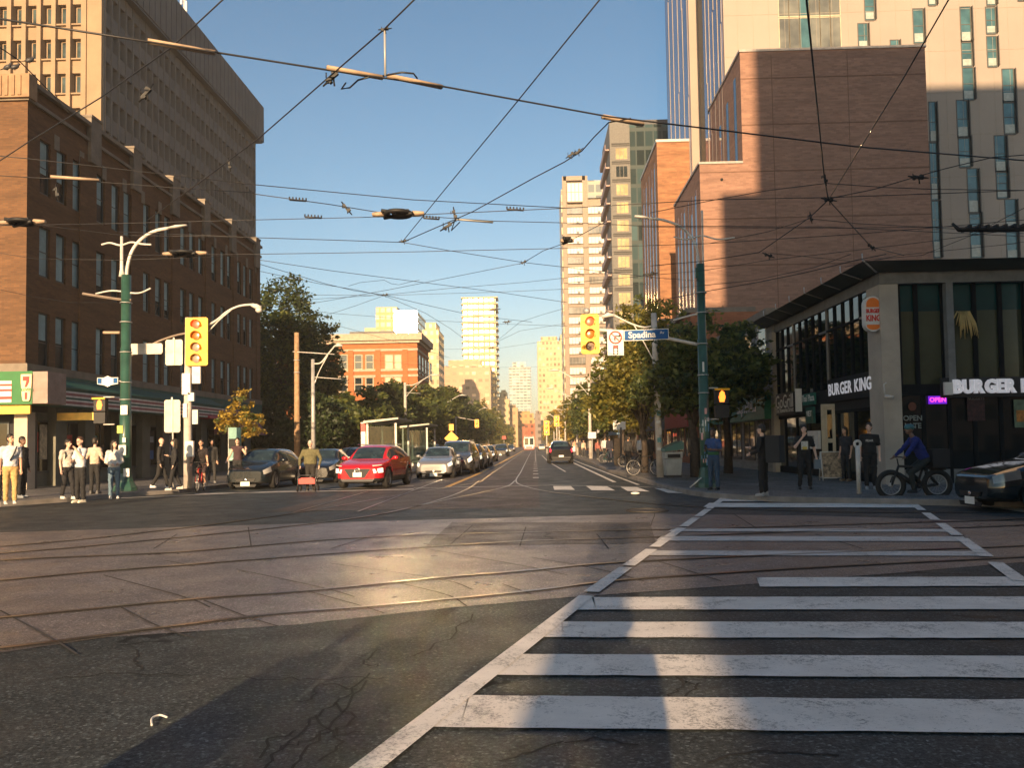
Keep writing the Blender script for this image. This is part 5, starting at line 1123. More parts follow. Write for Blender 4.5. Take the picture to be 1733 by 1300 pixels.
def tree(label, x, y, H, W, mats, n, size, seed, trunk_h=None, tr=.16, cat='tree', group='street trees', name='street_tree', nb=7, low=.35):
    r = random.Random(seed); T = thing(name, label, cat, (x, y, .12), 0, group); th = trunk_h or H*low
    blobs = []
    for k in range(nb):
        q = 2*math.pi*k/nb+r.uniform(-.4,.4); zz = r.uniform(.12,.8); rr_ = (1-abs(zz-.4)*.9)*W*.5
        blobs.append((math.cos(q)*rr_*.55, math.sin(q)*rr_*.55, th+(H-th)*zz, rr_*r.uniform(.45,.65), rr_*r.uniform(.45,.65), (H-th)*r.uniform(.16,.24)))
    blobs.append((r.uniform(-.1,.1)*W, 0, th+(H-th)*.82, W*.22, W*.22, (H-th)*.2)); blobs.append((0,0,th+(H-th)*.4,W*.36,W*.36,(H-th)*.34))
    m2 = MB(); m2.tube([(0,0,0),(.03,0,th*.5),(r.uniform(-.1,.1),r.uniform(-.1,.1),th),(0,0,th+(H-th)*.5),(0,0,H*.9)], [tr*1.3,tr,tr*.85,tr*.5,.02], 8)
    for b in blobs[:nb]: m2.tube(curve([(0,0,th*.9),(b[0]*.4,b[1]*.4,th+(b[2]-th)*.6),(b[0],b[1],b[2])],3), [tr*.5]*3+[tr*.3]*3+[.02], 6)
    m2.build('trunk', M['trunk'], T)
    crown_mesh('crown', T, blobs, n, size, mats, seed)
    return T
ml, mdk, mo, mg = M['leaf'], M['leaf_dark'], M['leaf_olive'], M['leaf_gold_lit']
# left side
p = U(497, 600, 72); tree('very tall dark tree rising behind the wooden pole', p.x-1.2, 72, U(480,472,72).z, 9, [mdk, ml], 24000, .17, 1, 3, .3, nb=9)
p = U(545, 640, 78); tree('broad dark olive tree right of the tallest left tree', p.x-.4, 78, U(545,535,78).z, 6.5, [ml, mdk], 17000, .17, 2, 2.5, .22)
LT = [(600,668,62,5.5),(640,658,74,6.5),(668,650,86,7),(700,655,95,7),(728,652,108,8),(752,655,120,8),(772,658,138,8.5),(792,664,155,9),(808,670,175,9),(822,678,200,9),(836,690,240,10),(848,703,290,11),(858,715,350,11)]
ld = ['low green street tree behind the lamp post on the left','rounded street tree below the brick institute front','street tree left of the institute corner','street tree hiding the institute corner','full street tree right of the institute','street tree above the yellow diamond sign','leafy street tree left of the hanging signal','dense street tree behind the hanging signal','sloping street tree right of the hanging signal','smaller sunlit tree near the far left lamps','golden tinged tree far down the left side','distant olive tree before the streetcar','farthest hazy tree of the left row']
for i, (u, v, Y, W) in enumerate(LT):
    p = U(u, 700, Y); H = U(u, v, Y).z
    tree(ld[i], p.x-W*.12, Y, H, W, [ml, mdk] if i < 9 else [mo, ml], 11000 if i < 6 else 6000, .13+Y*.0010, 30+i, 1.6, .16, low=.2)
for i, (u, Y, W) in enumerate(((560,58,5),(585,66,5),(622,80,6),(468,62,5))):
    p = U(u, 730, Y); tree(('dark undergrowth tree between wooden pole and hatchback','dark low tree behind the parked cars','low dark tree behind the first shelter','bushy dark tree at the end of the brick block')[i], p.x-1, Y, 5.2, W, [mdk], 8000, .17, 60+i, .6, .12, low=.1)
p = XU(405, 700, -14.6); tree('slim sapling with gold lit leaves beside the maroon awning', -14.6, p.y, U(405,668,p.y).z, 2.6, [mg, ml], 2600, .10, 70, 1.7, .05, nb=5)
# right side
p = G(1095, 800, .13); tree('street tree with sunlit leaves behind the blue street sign', p.x-.1, p.y, U(1090,512,p.y).z, 5.6, [mo, ml], 17000, .105, 80, 2.2, .14, nb=9)
p = G(1165, 812, .13); tree('dark leafy street tree behind the right green pole', p.x+.7, p.y+2.3, U(1190,540,p.y+2.3).z, 4.7, [ml, mdk], 14000, .105, 81, 2.2, .16, nb=10)
tree('second dark tree in the shade of the restaurant side', 8.2, 35.5, 6.6, 4.2, [ml, mdk], 9000, .115, 82, 2.3, .16)
for i, (u, Y, W, v, mt) in enumerate(((1030,62,4.2,625,[mo,ml]),(1005,76,4.5,645,[ml,mo]),(985,92,5,650,[ml,mdk]),(968,112,5,662,[mo,ml]),(955,140,5,680,[mg,mo]),(945,175,5.5,685,[mg,mo]),(936,220,6,695,[mo,ml]),(925,290,7,705,[mo,mg]))):
    p = U(u, 700, Y); tree(('sunlit street tree past the parking sign on the right','brownish street tree behind the first white lamp post','dense green tree beside the second white lamp post','olive street tree further along the right kerb','gold lit street tree behind the yellow signals','small gold lit tree far along the right kerb','hazy tree near the end of the right kerb','last tree seen at the right kerb')[i], p.x+1.0, Y, U(u,v,Y).z, W, mt, 7000 if i < 4 else 4000, .13+Y*.0010, 90+i, 2.2, .12)
# ================================================================== VEHICLES
# front of every car faces -y before turning
CARS = {  # station: (t, underside, widest z, belt z, top z, half width, belt half width, roof half width), lengths as fractions
 'sedan': dict(L=4.5, W=1.76, H=1.44, wb=(.185,.79), wr=.31, st=[(0,.24,.45,.62,.64,.66,.60,.5),(.02,.2,.45,.68,.70,.80,.74,.6),(.08,.19,.5,.76,.80,.93,.86,.7),(.2,.19,.55,.84,.92,.99,.9,.75),(.285,.19,.56,.90,.99,1,.9,.72),
   (.36,.19,.56,.93,1.20,1,.9,.68),(.43,.19,.56,.94,1.39,1,.9,.64),(.52,.19,.56,.95,1.44,1,.9,.63),(.64,.19,.56,.96,1.43,1,.9,.63),(.74,.19,.57,.98,1.32,1,.89,.63),(.84,.19,.57,1.0,1.1,.98,.87,.68),(.92,.2,.57,.99,1.05,.95,.85,.7),(.98,.24,.55,.93,.98,.88,.8,.66),(1,.3,.55,.85,.88,.78,.72,.6)], glass=(.29,.43,.66,.85)),
 'hatch': dict(L=4.2, W=1.76, H=1.5, wb=(.19,.81), wr=.31, st=[(0,.26,.45,.64,.66,.66,.60,.5),(.02,.2,.45,.70,.72,.80,.74,.6),(.08,.19,.5,.79,.83,.93,.86,.7),(.18,.19,.55,.88,.96,.99,.9,.75),(.25,.19,.56,.93,1.03,1,.9,.72),
   (.33,.19,.56,.96,1.26,1,.9,.68),(.41,.19,.56,.97,1.44,1,.9,.64),(.52,.19,.56,.98,1.5,1,.9,.63),(.7,.19,.56,1.0,1.48,1,.9,.62),(.85,.19,.57,1.02,1.42,1,.89,.61),(.93,.2,.57,1.02,1.25,.97,.87,.62),(.98,.26,.57,.98,1.05,.9,.82,.62),(1,.34,.57,.86,.88,.82,.74,.6)], glass=(.255,.40,.84,.97)),
 'suv': dict(L=4.17, W=1.82, H=1.56, wb=(.20,.82), wr=.34, st=[(0,.3,.5,.72,.74,.68,.62,.52),(.02,.25,.5,.80,.82,.82,.76,.62),(.08,.23,.55,.88,.91,.94,.87,.72),(.18,.23,.6,.95,1.0,.99,.91,.76),(.25,.23,.62,.98,1.05,1,.91,.72),
   (.33,.23,.62,1.0,1.3,1,.91,.68),(.41,.23,.62,1.01,1.48,1,.91,.65),(.52,.23,.62,1.03,1.56,1,.91,.64),(.7,.23,.62,1.06,1.55,1,.91,.63),(.84,.23,.63,1.09,1.48,1,.90,.62),(.92,.25,.63,1.1,1.32,.98,.88,.63),(.98,.3,.63,1.04,1.1,.92,.84,.64),(1,.38,.63,.9,.92,.84,.76,.6)], glass=(.255,.40,.83,.965)),
 'van': dict(L=4.9, W=1.95, H=1.75, wb=(.19,.8), wr=.34, st=[(0,.28,.5,.72,.74,.68,.62,.52),(.02,.22,.5,.80,.82,.82,.76,.62),(.07,.2,.55,.92,.95,.94,.87,.72),(.15,.2,.6,1.0,1.08,.99,.91,.76),(.21,.2,.62,1.04,1.14,1,.91,.74),
   (.29,.2,.62,1.06,1.42,1,.92,.71),(.37,.2,.62,1.07,1.66,1,.92,.69),(.5,.2,.62,1.08,1.75,1,.92,.68),(.7,.2,.62,1.08,1.75,1,.92,.68),(.9,.2,.62,1.09,1.7,1,.91,.67),(.95,.24,.63,1.08,1.5,.98,.9,.67),(.985,.3,.63,1.02,1.15,.93,.85,.66),(1,.38,.63,.9,.95,.86,.8,.64)], glass=(.215,.36,.90,.975)),
}
def interp(st, t):
    k = 0
    while k < len(st)-2 and st[k+1][0] < t: k += 1
    a, b = st[k], st[k+1]; f = (t-a[0])/(b[0]-a[0]); f = max(0, min(1, f))
    p = st[k-1] if k > 0 else a; q = st[k+2] if k+2 < len(st) else b; out = []
    for j in range(1, 8):
        d = b[0]-a[0]; m0 = (b[j]-p[j])/max(1e-6, b[0]-p[0])*d; m1 = (q[j]-a[j])/max(1e-6, q[0]-a[0])*d
        dd = b[j]-a[j]
        if abs(dd) < 1e-6: m0 = m1 = 0
        else:
            m0 = max(min(m0/dd, 3), 0)*dd; m1 = max(min(m1/dd, 3), 0)*dd
        h00 = 2*f**3-3*f**2+1; h10 = f**3-2*f**2+f; h01 = -2*f**3+3*f**2; h11 = f**3-f**2
        out.append(h00*a[j]+h10*m0+h01*b[j]+h11*m1)
    return out
def car(name, label, cat, kind, paint, loc, rz, clad=False, head=None, face='sedan', group=None, scale=(1,1,1), detail=True, plate=True):
    D = CARS[kind]; L, W, H = D['L']*scale[0], D['W']*scale[1], D['H']; zs = scale[2]
    T = thing(name, label, cat, loc, rz, group)
    ns = 64 if detail else 34; hw = W/2; wr = D['wr']*(zs**.5); yw = [L*(b-.5) for b in D['wb']]; zw = wr
    ts = sorted(set([round(x, 4) for x in list(np.linspace(0, .1, 8))+list(np.linspace(.1, .9, ns))+list(np.linspace(.9, 1, 8))]))
    rows = []; NR = []
    for t in ts:
        zb, zm, zl, zt, f, fb, fr = interp(D['st'], t); y = L*(t-.5)
        key = [(hw*f*.80, zb), (hw*f*.95, zb+.05), (hw*f*.985, (zb+zm)*.5), (hw*f, zm), (hw*(f*.55+fb*.45), zm*.45+zl*.55), (hw*fb*1.0, zl)]
        gh = zt-zl
        key += [(hw*(fb*.72+fr*.28)-.0, zl+gh*.3), (hw*(fb*.36+fr*.64), zl+gh*.66), (hw*fr, zt-min(.05, gh*.12)), (hw*fr*.8, zt-min(.018, gh*.05)), (hw*fr*.4, zt-.002), (0, zt)]
        ring = []
        for i in range(len(key)-1):
            m_ = 3 if i in (1,2,3) else 2
            for k in range(m_): ring.append((key[i][0]+(key[i+1][0]-key[i][0])*k/m_, (key[i][1]+(key[i+1][1]-key[i][1])*k/m_)*zs, i+k/m_))
        ring.append((key[-1][0], key[-1][1]*zs, 11.0))
        row = []
        for x, z, q in ring:
            arch = False
            if q < 4.2:
                for yy in yw:
                    if (y-yy)**2+(z-zw)**2 < (wr*1.16)**2: arch = True
            row.append((x, y, z, q, arch))
        rows.append(row)
    n = len(rows[0]); g0, g1, g2, g3 = D['glass']
    parts = {'body': MB(), 'windscreen': MB(), 'side_window': [MB(), MB()], 'rear_window': MB(), 'headlight': [MB(), MB()], 'taillight': [MB(), MB()]}
    def P(i, j, s, off=0.0):
        x, y, z, q, a = rows[i][j]
        if a: x = max(x-.2, hw*.55)
        return (s*(x+off), y, z)
    for s in (-1, 1):
        for i in range(len(rows)-1):
            tm = (ts[i]+ts[i+1])/2
            for j in range(n-1):
                q = (rows[i][j][3]+rows[i][j+1][3])/2; sm = True
                quad = [P(i,j,s), P(i,j+1,s), P(i+1,j+1,s), P(i+1,j,s)]
                tgt, m_ = 'body', 0
                arch = sum(rows[a][b][4] for a, b in ((i,j),(i,j+1),(i+1,j),(i+1,j+1)))
                if arch: m_ = 1 if arch >= 2 else 0
                if clad and q < 2.0: m_ = 1
                if q < .9: m_ = 1
                if 5.15 < q < 7.75 and g0+.035 < tm < g3-.02:
                    k = (tm-g0)/(g3-g0)
                    zt_ = rows[i][n-1][2]; zl_ = interp(D['st'], tm)[2]*zs
                    if zt_-zl_ > .2 and not any(abs(k-b) < .018 for b in (.47, .80)): tgt = 'side_window'
                if q > 8.25 and g0 < tm < g1: tgt = 'windscreen'
                if q > 8.25 and g2 < tm < g3: tgt = 'rear_window'
                if 3.6 < q < 5.0 and .012 < tm < .115 and face != 'suv_red': tgt = 'headlight'
                if 3.5 < q < 5.2 and .955 < tm < .998: tgt = 'taillight'
                mb = parts[tgt]
                if isinstance(mb, list): mb = mb[0 if s < 0 else 1]
                mb.add(quad, [(0,1,2,3)], m_, sm)
    for i, rev in ((0, 0), (len(rows)-1, 1)):
        pts = [P(i,j,-1) for j in range(n)]+[P(i,j,1) for j in range(n-2,-1,-1)]
        parts['body'].add(pts, [tuple(range(len(pts)))], 0)
    def fin(mb, nm, mats):
        o = mb.build(nm, mats, T)
        bm = bmesh.new(); bm.from_mesh(o.data); bmesh.ops.remove_doubles(bm, verts=bm.verts, dist=.0008); bmesh.ops.recalc_face_normals(bm, faces=bm.faces); bm.to_mesh(o.data); bm.free(); return o
    fin(parts['body'], 'body', [paint, M['black']])
    for k in ('windscreen','rear_window'): fin(parts[k], k, M['cglass'])
    for mb in parts['side_window']: fin(mb, 'side_window', M['cglass'])
    hl = head or M['headlamp']
    for mb in parts['headlight']: fin(mb, 'headlight', hl)
    for mb in parts['taillight']: fin(mb, 'taillight', M['taillamp'])
    # wheels
    for yy in yw:
        for s in (-1, 1):
            x = s*(hw-.10); W_ = MB()
            prof = [(wr*.6,-.1),(wr*.93,-.1),(wr,-.06),(wr,.06),(wr*.93,.1),(wr*.6,.1)]
            nn = 28; vs = []
            for i in range(nn):
                a = 2*math.pi*i/nn
                for r_, o_ in prof: vs.append((x+s*o_, yy+r_*math.cos(a), zw+r_*math.sin(a)))
            W_.add(vs, [(i*6+j, i*6+j+1, ((i+1)%nn)*6+j+1, ((i+1)%nn)*6+j) for i in range(nn) for j in range(5)], 0, True)
            wo = W_.build('wheel', M['rubber'], T)
            Rm = MB(); Rm.torus((x+s*.075, yy, zw), (1,0,0), wr*.62, .025, 28, 6)
            for k in range(5):
                a = 2*math.pi*k/5+.3; c = Vector((x+s*.07, yy+math.cos(a)*wr*.34, zw+math.sin(a)*wr*.34)); Rm.box(c, (.03, wr*.17, wr*.6), rot=Matrix.Rotation(a+math.pi/2, 3, 'X'))
            Rm.disc((x+s*.088, yy, zw), (s,0,0), wr*.16, 12)
            Rm.build('rim', M['rim'], wo); B_ = MB(); B_.disc((x+s*.03, yy, zw), (s,0,0), wr*.62, 20); B_.build('brake_disc', M['black'], wo)
            A = MB(); vs = []; nn = 20; a0 = -.25
            for i in range(nn+1):
                a = a0+(math.pi-2*a0)*i/nn
                for r_, o_ in ((wr*1.12,.012),(wr*(1.32 if clad else 1.2),.012)): vs.append((s*(hw*.985+o_), yy+r_*math.cos(a), zw+r_*math.sin(a)))
            A.add(vs, [(2*i,2*i+1,2*i+3,2*i+2) for i in range(nn)], 0, True); A.build('wheel_arch', M['black'] if clad else paint, T)
    # mirrors, handles, seams
    ym = L*(g0+.075-.5); zm_ = interp(D['st'], g0+.08)[2]*zs
    for s in (-1, 1):
        m = MB(); m.ell((s*(hw+.06), ym, zm_+.08), (.12,.07,.075), nu=10, nv=6); m.tube([(s*(hw*.88), ym+.02, zm_+.02), (s*(hw+.02), ym, zm_+.06)], .03, 6); m.build('mirror', paint, T)
        if detail:
            for f in (.5, .8):
                yh = L*(g0+(g3-g0)*f-.5); m = MB(); m.box((s*(hw*.985), yh-.12, zm_*.9), (.03,.16,.03)); m.build('door_handle', paint if not clad else M['chrome'], T)
            for f in (.10, .47, .78):
                yh = L*(g0+(g3-g0)*f-.5); m = MB(); zb = interp(D['st'], .5)[0]+.12; zc = interp(D['st'], .5)[1]; m.box((s*(hw+.0015), yh, (zb+zc)/2*zs), (.008,.012,(zc-zb)*zs)); m.build('door_seam', M['black'], T)
    # front
    yf = -L/2-.004; s0 = D['st'][0]; zmid = s0[1]*zs
    def front(nm, pts, mat, d=.02, y=yf): m = MB(); m.prism([(x, y, z) for x, z in pts], (0,-d,0)); return m.build(nm, mat, T)
    if face == 'suv_red':
        front('grille', [(-.46,.72),(.46,.72),(.50,.66),(.30,.40),(-.30,.40),(-.50,.66)], M['black'])
        front('grille_surround', [(-.52,.68),(-.46,.68),(-.27,.40),(-.32,.37)], paint, .03); front('grille_surround', [(.52,.68),(.46,.68),(.27,.40),(.32,.37)], paint, .03)
        front('skid_plate', [(-.62,.36),(.62,.36),(.56,.27),(-.56,.27)], M['dark_metal'])
        m = MB(); m.torus((0,yf-.03,.665), (0,1,0), .075, .011, 20, 6); o = m.build('emblem', M['chrome'], T); o.scale = (1.35,1,1)
        m = MB(); 
        for a in (-.04,.04): m.box((a,yf-.032,.665), (.016,.012,.1), rot=Matrix.Rotation(R(18),3,'Y'))
        m.box((0,yf-.032,.665),(.08,.012,.015)); m.build('emblem', M['chrome'], T)
        front('licence_plate', [(-.16,.60),(.16,.60),(.16,.44),(-.16,.44)], M['plate'], .012, yf-.022)
        for s in (-1, 1):
            m = MB(); yy = -L/2+.12; m.prism([(s*.56,yf+.03,.70),(s*.86,yy+.12,.74),(s*.87,yy+.12,.58),(s*.60,yf+.03,.56)], (0,-.045,0)); m.build('headlight', M['headlamp_on'], T)
            m = MB(); m.prism([(s*.55,yf+.02,.845),(s*.84,yy+.1,.86),(s*.84,yy+.1,.83),(s*.57,yf+.02,.80)], (0,-.05,0)); m.build('running_light', M['headlamp'], T)
    else:
        front('grille', [(-.38,zmid+.13),(.38,zmid+.13),(.33,zmid+.03),(-.33,zmid+.03)], M['black'] if face != 'bright' else M['chrome'])
        front('air_intake', [(-.42,zmid-.08),(.42,zmid-.08),(.36,zmid-.17),(-.36,zmid-.17)], M['black'])
        m = MB(); m.ell((0,yf-.03,zmid+.085), (.07,.012,.045), nu=12, nv=6); m.build('emblem', M['chrome'], T)
        if plate: front('licence_plate', [(-.17,zmid+.02),(.17,zmid+.02),(.17,zmid-.13),(-.17,zmid-.13)], M['plate'], .012, yf-.022)
    # back
    yb = L/2+.004; s1 = D['st'][-1]; zr = s1[2]*zs
    m = MB(); m.bx(-.18,.18,yb,yb+.012,zr-.22,zr-.08); m.build('rear_plate', M['plate'], T)
    m = MB(); m.bx(-.7,.7,yb-.03,yb+.02,.36,.5); m.build('rear_bumper', M['black'], T)
    if kind in ('suv','van'):
        for s in (-1, 1): m = MB(); m.tube([(s*hw*.64, L*(g1-.5)+.1, H*zs+.02),(s*hw*.64, L*(g2-.5), H*zs+.0)], .018, 6); m.build('roof_rail', M['chrome'], T)
    m = MB(); m.tube([(hw*.6, -L*.5+.2, .25),(-hw*.6, -L*.5+.2, .25)], .06, 6); m.bx(-hw*.7,hw*.7,-L*.45,L*.45,.2*zs,.34*zs); m.build('underbody', M['black'], T)
    m = MB()
    for sx in (-.36,.36): m.ell((sx, -L*.02, H*zs*.66), (.2,.1,.3), nu=10, nv=6); m.ell((sx, -L*.02-.02, H*zs*.66+.3), (.1,.06,.1), nu=8, nv=6)
    m.build('seat', M['dark_metal'], T)
    return T
cp = lambda n, c, **k: carpaint('paint_'+n, c, **k)
g = G(618, 829); car('parked_suv', 'bright red compact suv with black cladding waiting at the crosswalk', 'car', 'suv', cp('red', (.55,.012,.02), metal=.1), (g.x-.02, g.y+2.1, .01), R(-7), True, face='suv_red', group='cars queued on the left')
g = G(735, 811); car('parked_car', 'silver sedan with lit headlights stopped behind the red car', 'car', 'sedan', cp('silver', (.3,.29,.29), metal=.35), (g.x, g.y+2.3, .01), R(-1), head=M['headlamp_on'], group='cars queued on the left')
g = G(430, 829); car('parked_car', 'very dark hatchback nearest the left kerb facing the camera', 'car', 'hatch', cp('navy', (.008,.013,.017), metal=.1), (g.x-.25, g.y+2.1, .01), R(-2), face='sedan', group='cars queued on the left')
g = G(520, 820); car('parked_car', 'black sedan behind the man with the walker', 'car', 'sedan', cp('black', (.01,.011,.013)), (g.x+.1, g.y+2.7, .01), R(1), group='cars queued on the left')
g = G(580, 800); car('parked_car', 'dark maroon car with a white roof edge half hidden behind the red suv', 'car', 'hatch', cp('maroon', (.09,.02,.03)), (g.x-.2, g.y+3.6, .01), R(-4), group='cars queued on the left')
p = G(772, 800); 
Q_ = [(-4.1,44.5,'van','grey',(.12,.12,.12),'tall dark grey minivan right behind the silver sedan',1),(-4.0,51.5,'suv','char',(.03,.03,.034),'charcoal suv third in the central queue',1),(-3.95,58,'sedan','sil2',(.3,.29,.28),'silver grey car with bright bumper fourth in the central queue',1),(-4.3,74,'sedan','blk2',(.012,.012,.014),'black sedan with white headlights approaching further back',0),(-6.3,78,'hatch','wht',(.5,.48,.45),'pale hatchback beside the approaching black sedan',0),
      (-4.2,104,'suv','blk3',(.03,.028,.026),'dark suv with glowing lamps before the streetcar',0),(-6.8,128,'sedan','red3',(.2,.03,.03),'small distant dark red car left of the streetcar',0),(-7.2,150,'hatch','wh3',(.45,.42,.38),'distant pale car beneath the left trees',0),(-5.0,170,'sedan','blk4',(.04,.04,.045),'tiny dark car just left of the streetcar',0),(1.6,190,'sedan','wh4',(.6,.52,.4),'distant cream car heading away right of the streetcar',0)]
for x, Y, k, n_, c, lb, dt in Q_: car('parked_car' if dt else 'moving_car', lb, 'car', k, cp(n_, c, metal=.5), (x, Y, .01), R(-1.5) if x < 0 else R(180), head=M['headlamp_on'], detail=bool(dt), group='cars queued on the left' if dt else 'distant traffic')
for i, (x, Y, k) in enumerate(((-9.8,46,'sedan'),(-9.9,54,'van'),(-10,72,'hatch'),(-10,88,'sedan'))):
    car('parked_car', ('dark sedan at the left kerb behind the black sedan','tall dark van at the left kerb beyond the shelters','grey hatchback far along the left kerb','blue grey sedan farthest along the left kerb')[i], 'car', k, cp('kerb%d' % i, ((.02,.02,.022),(.03,.03,.035),(.15,.15,.15),(.05,.07,.1))[i]), (x, Y, .01), 0, detail=False, group='cars at the left kerb')
g = G(949, 785); car('moving_car', 'black suv driving away in the right lane with red tail lamps', 'car', 'suv', cp('suvblk', (.006,.006,.007), metal=0, rough=.15), (g.x, g.y+2.1, .01), R(181), group='distant traffic', scale=(1.1,1.04,1.12))
g = G(1634, 866); car('turning_car', 'dark blue car nosing into the frame at the right edge', 'car', 'sedan', cp('inkblue', (.004,.009,.013), metal=0, rough=.12), (g.x+2.62, g.y+.35, .01), R(-88), head=M['headlamp_dim'], scale=(1.05,1.04,1.06))
# ---- streetcar
Y = 196; p = U(895.5, 760, Y); S = thing('streetcar', 'red and white streetcar coming head on down the middle of the street', 'streetcar', (p.x, Y, .02))
wh = pm('streetcar_white', (.7,.66,.6), .4); rd = pm('streetcar_red', (.6,.03,.02), .4)
m2 = MB(); m2.prism([(-1.25,0,.95),(1.25,0,.95),(1.27,0,2.3),(1.1,0,3.3),(.8,0,3.5),(-.8,0,3.5),(-1.1,0,3.3),(-1.27,0,2.3)], (0,14,0)); m2.build('body', wh, S)
m2 = MB(); m2.prism([(-1.2,-.25,.25),(1.2,-.25,.25),(1.27,-.2,.95),(-1.27,-.2,.95)], (0,14,0)); m2.build('skirt', rd, S)
m2 = MB(); m2.prism([(-1.1,-.03,3.15),(1.1,-.03,3.15),(.8,-.03,3.5),(-.8,-.03,3.5)], (0,.02,0)); m2.build('destination_panel', rd, S)
for s in (-1,1): m2 = MB(); m2.bx(s*.14 if s>0 else -1.05, 1.05 if s>0 else -.14, -.05,.0,1.35,2.9); m2.build('windscreen', M['cglass'], S)
for s in (-1,1): m2 = MB(); m2.disc((s*.85,-.27,.75),(0,-1,0),.14,12); m2.build('headlight', M['headlamp_on'], S)
m2 = MB(); m2.bx(-1.2,1.2,.3,12,0.0,.3); m2.build('wheel_set', M['black'], S); m2 = MB(); m2.tube([(0,5,3.5),(0,3,5.2)], .05, 5); m2.build('trolley_pole', M['dark_metal'], S)
# ================================================================== PEOPLE
def capsule(mb, a, b, ra, rb, flat=1.0, m=0, n=10):
    a, b = Vector(a), Vector(b); mb.tube([a, a.lerp(b,.33), a.lerp(b,.67), b], [ra, ra+(rb-ra)*.33, ra+(rb-ra)*.67, rb], n, m, flat); mb.ell(a, (ra,ra*1,ra), m, 10, 6); mb.ell(b, (rb,rb,rb), m, 10, 6)
def remesh(o, vox, smooth=3):
    md = o.modifiers.new('skin', 'REMESH'); md.mode = 'VOXEL'; md.voxel_size = vox; md.use_smooth_shade = True
    s = o.modifiers.new('soft', 'SMOOTH'); s.factor = .5; s.iterations = smooth
    me = bpy.data.meshes.new_from_object(o.evaluated_get(bpy.context.evaluated_depsgraph_get()))
    mats = list(o.data.materials); o.modifiers.clear(); o.data = me
    me.materials.clear(); [me.materials.append(q) for q in mats]
    for p in me.polygons: p.use_smooth = True; p.material_index = 0
    return o
from mathutils import noise as mnoise
def folds(o, amp, f):                    # creases in cloth: finer across the limb than along it
    if len(o.data.vertices) < 1500: return o
    for v in o.data.vertices:
        p = v.co; d = mnoise.noise(Vector((p.x*f*.8, p.y*f*.8, p.z*f*1.6)))+.5*mnoise.noise(Vector((p.x*f*2+9, p.y*f*2, p.z*f*2.6)))
        v.co = p+v.normal*d*amp
    return o
def person(label, loc, rz, h=1.72, skin='skin', top=(.1,.1,.1), legs=(.03,.03,.03), shoe=(.6,.6,.58), hair=(.02,.015,.01), arms=None, feet=None, hips=None, sleeve='short', hair_l=0, bag=None, head_turn=0.0, lean=0.0, vox=.018, shorts=False, wide=1.0, group=None, dress=False, belly=0.0, cap=None, long_coat=0.0):
    # facing -y; joints in metres for a 1.72 m figure, scaled by h
    k = h/1.72; T = thing('person', label, 'person', loc, rz, group, k)
    V3 = Vector; hz = hips or (0,0,.93); H_ = V3(hz)
    ft = feet or {'l': [(.1,.0,.5),(.1,.02,.09)], 'r': [(-.1,-.02,.5),(-.1,-.02,.09)]}
    sh = H_+V3((0,-lean*.48,.48)); nk = sh+V3((0,-lean*.1,.09)); hd = nk+V3((0,-.03-lean*.06,.165))
    S = {'l': sh+V3((.165*wide,0,-.005)), 'r': sh+V3((-.165*wide,0,-.005))}
    ar = arms or {}
    for s, sg in (('l',1),('r',-1)):
        if s not in ar: ar[s] = [S[s]+V3((sg*.05,.03,-.28)), S[s]+V3((sg*.055,-.04,-.53))]
        else: ar[s] = [V3(q) for q in ar[s]]
    skm = M[skin]; rt = Matrix.Rotation(head_turn, 3, 'Z')
    b = MB()
    b.ell(H_+V3((0,0,.02)), (.15*wide,.105,.13)); b.ell(H_+V3((0,-lean*.2,.2)), (.13*wide,.1+belly,.18)); b.ell(H_+V3((0,-lean*.36,.36)), (.155*wide,.105,.16))
    capsule(b, S['l'], S['r'], .062, .062); capsule(b, sh, nk+V3((0,-.01,.03)), .06, .05)
    b.ell(hd+V3((0,.01,.015)), (.073,.093,.112)); b.ell(hd+rt @ V3((0,-.03,-.06)), (.052,.058,.062)); b.ell(hd+rt @ V3((0,-.1,-.015)), (.013,.02,.024))
    for sg in (-1,1): b.ell(hd+rt @ V3((sg*.076,.008,-.005)), (.012,.022,.032))
    for s, sg in (('l',1),('r',-1)):
        e, w = ar[s]; capsule(b, S[s], e, .052, .041); capsule(b, e, w, .04, .028)
        hip = H_+V3((sg*.085,0,-.02)); kn, an = [V3(q) for q in ft[s]]
        capsule(b, hip, kn, .082, .056); capsule(b, kn, an, .054, .037)
        d = (w-e).normalized(); sd_ = d.cross(V3((0,1,.2))); sd_ = sd_.normalized() if sd_.length > .1 else V3((1,0,0)); pn = w+d*.05
        b.ell(w+d*.045, (.034,.026,.045)); fw = (d*.75+V3((0,-.45,0))).normalized()
        for q in range(4):
            o = (q-1.5)*.019; f0 = w+d*.075+sd_*o; L = (.062,.074,.07,.052)[q]; capsule(b, f0, f0+(d*.8+fw*.4).normalized()*L*.55, .0098, .0092, n=6); capsule(b, f0+(d*.8+fw*.4).normalized()*L*.55, f0+(d*.8+fw*.4).normalized()*L*.55+fw*L*.5, .0092, .008, n=6)
        t0 = w+d*.02-sd_*.028*sg; capsule(b, t0, t0+(d*.5-sd_*.6*sg+V3((0,-.4,0))).normalized()*.05, .012, .009, n=6)
    remesh(b.build('body', skm, T), vox*.6 if vox < .025 else vox*.7, 2)
    # top
    t = MB(); hem = H_+V3((0,0,.02-long_coat))
    t.ell(H_+V3((0,-lean*.2,.2)), (.15*wide,.122+belly,.2)); t.ell(H_+V3((0,-lean*.36,.36)), (.17*wide,.122,.16)); capsule(t, S['l'], S['r'], .075, .075); t.ell(sh+V3((0,0,.05)), (.085,.075,.05))
    t.tube([hem, H_+V3((0,-lean*.1,.1)), H_+V3((0,-lean*.3,.3))], [.158*wide, .155*wide, .15*wide], 14, 0, .8)
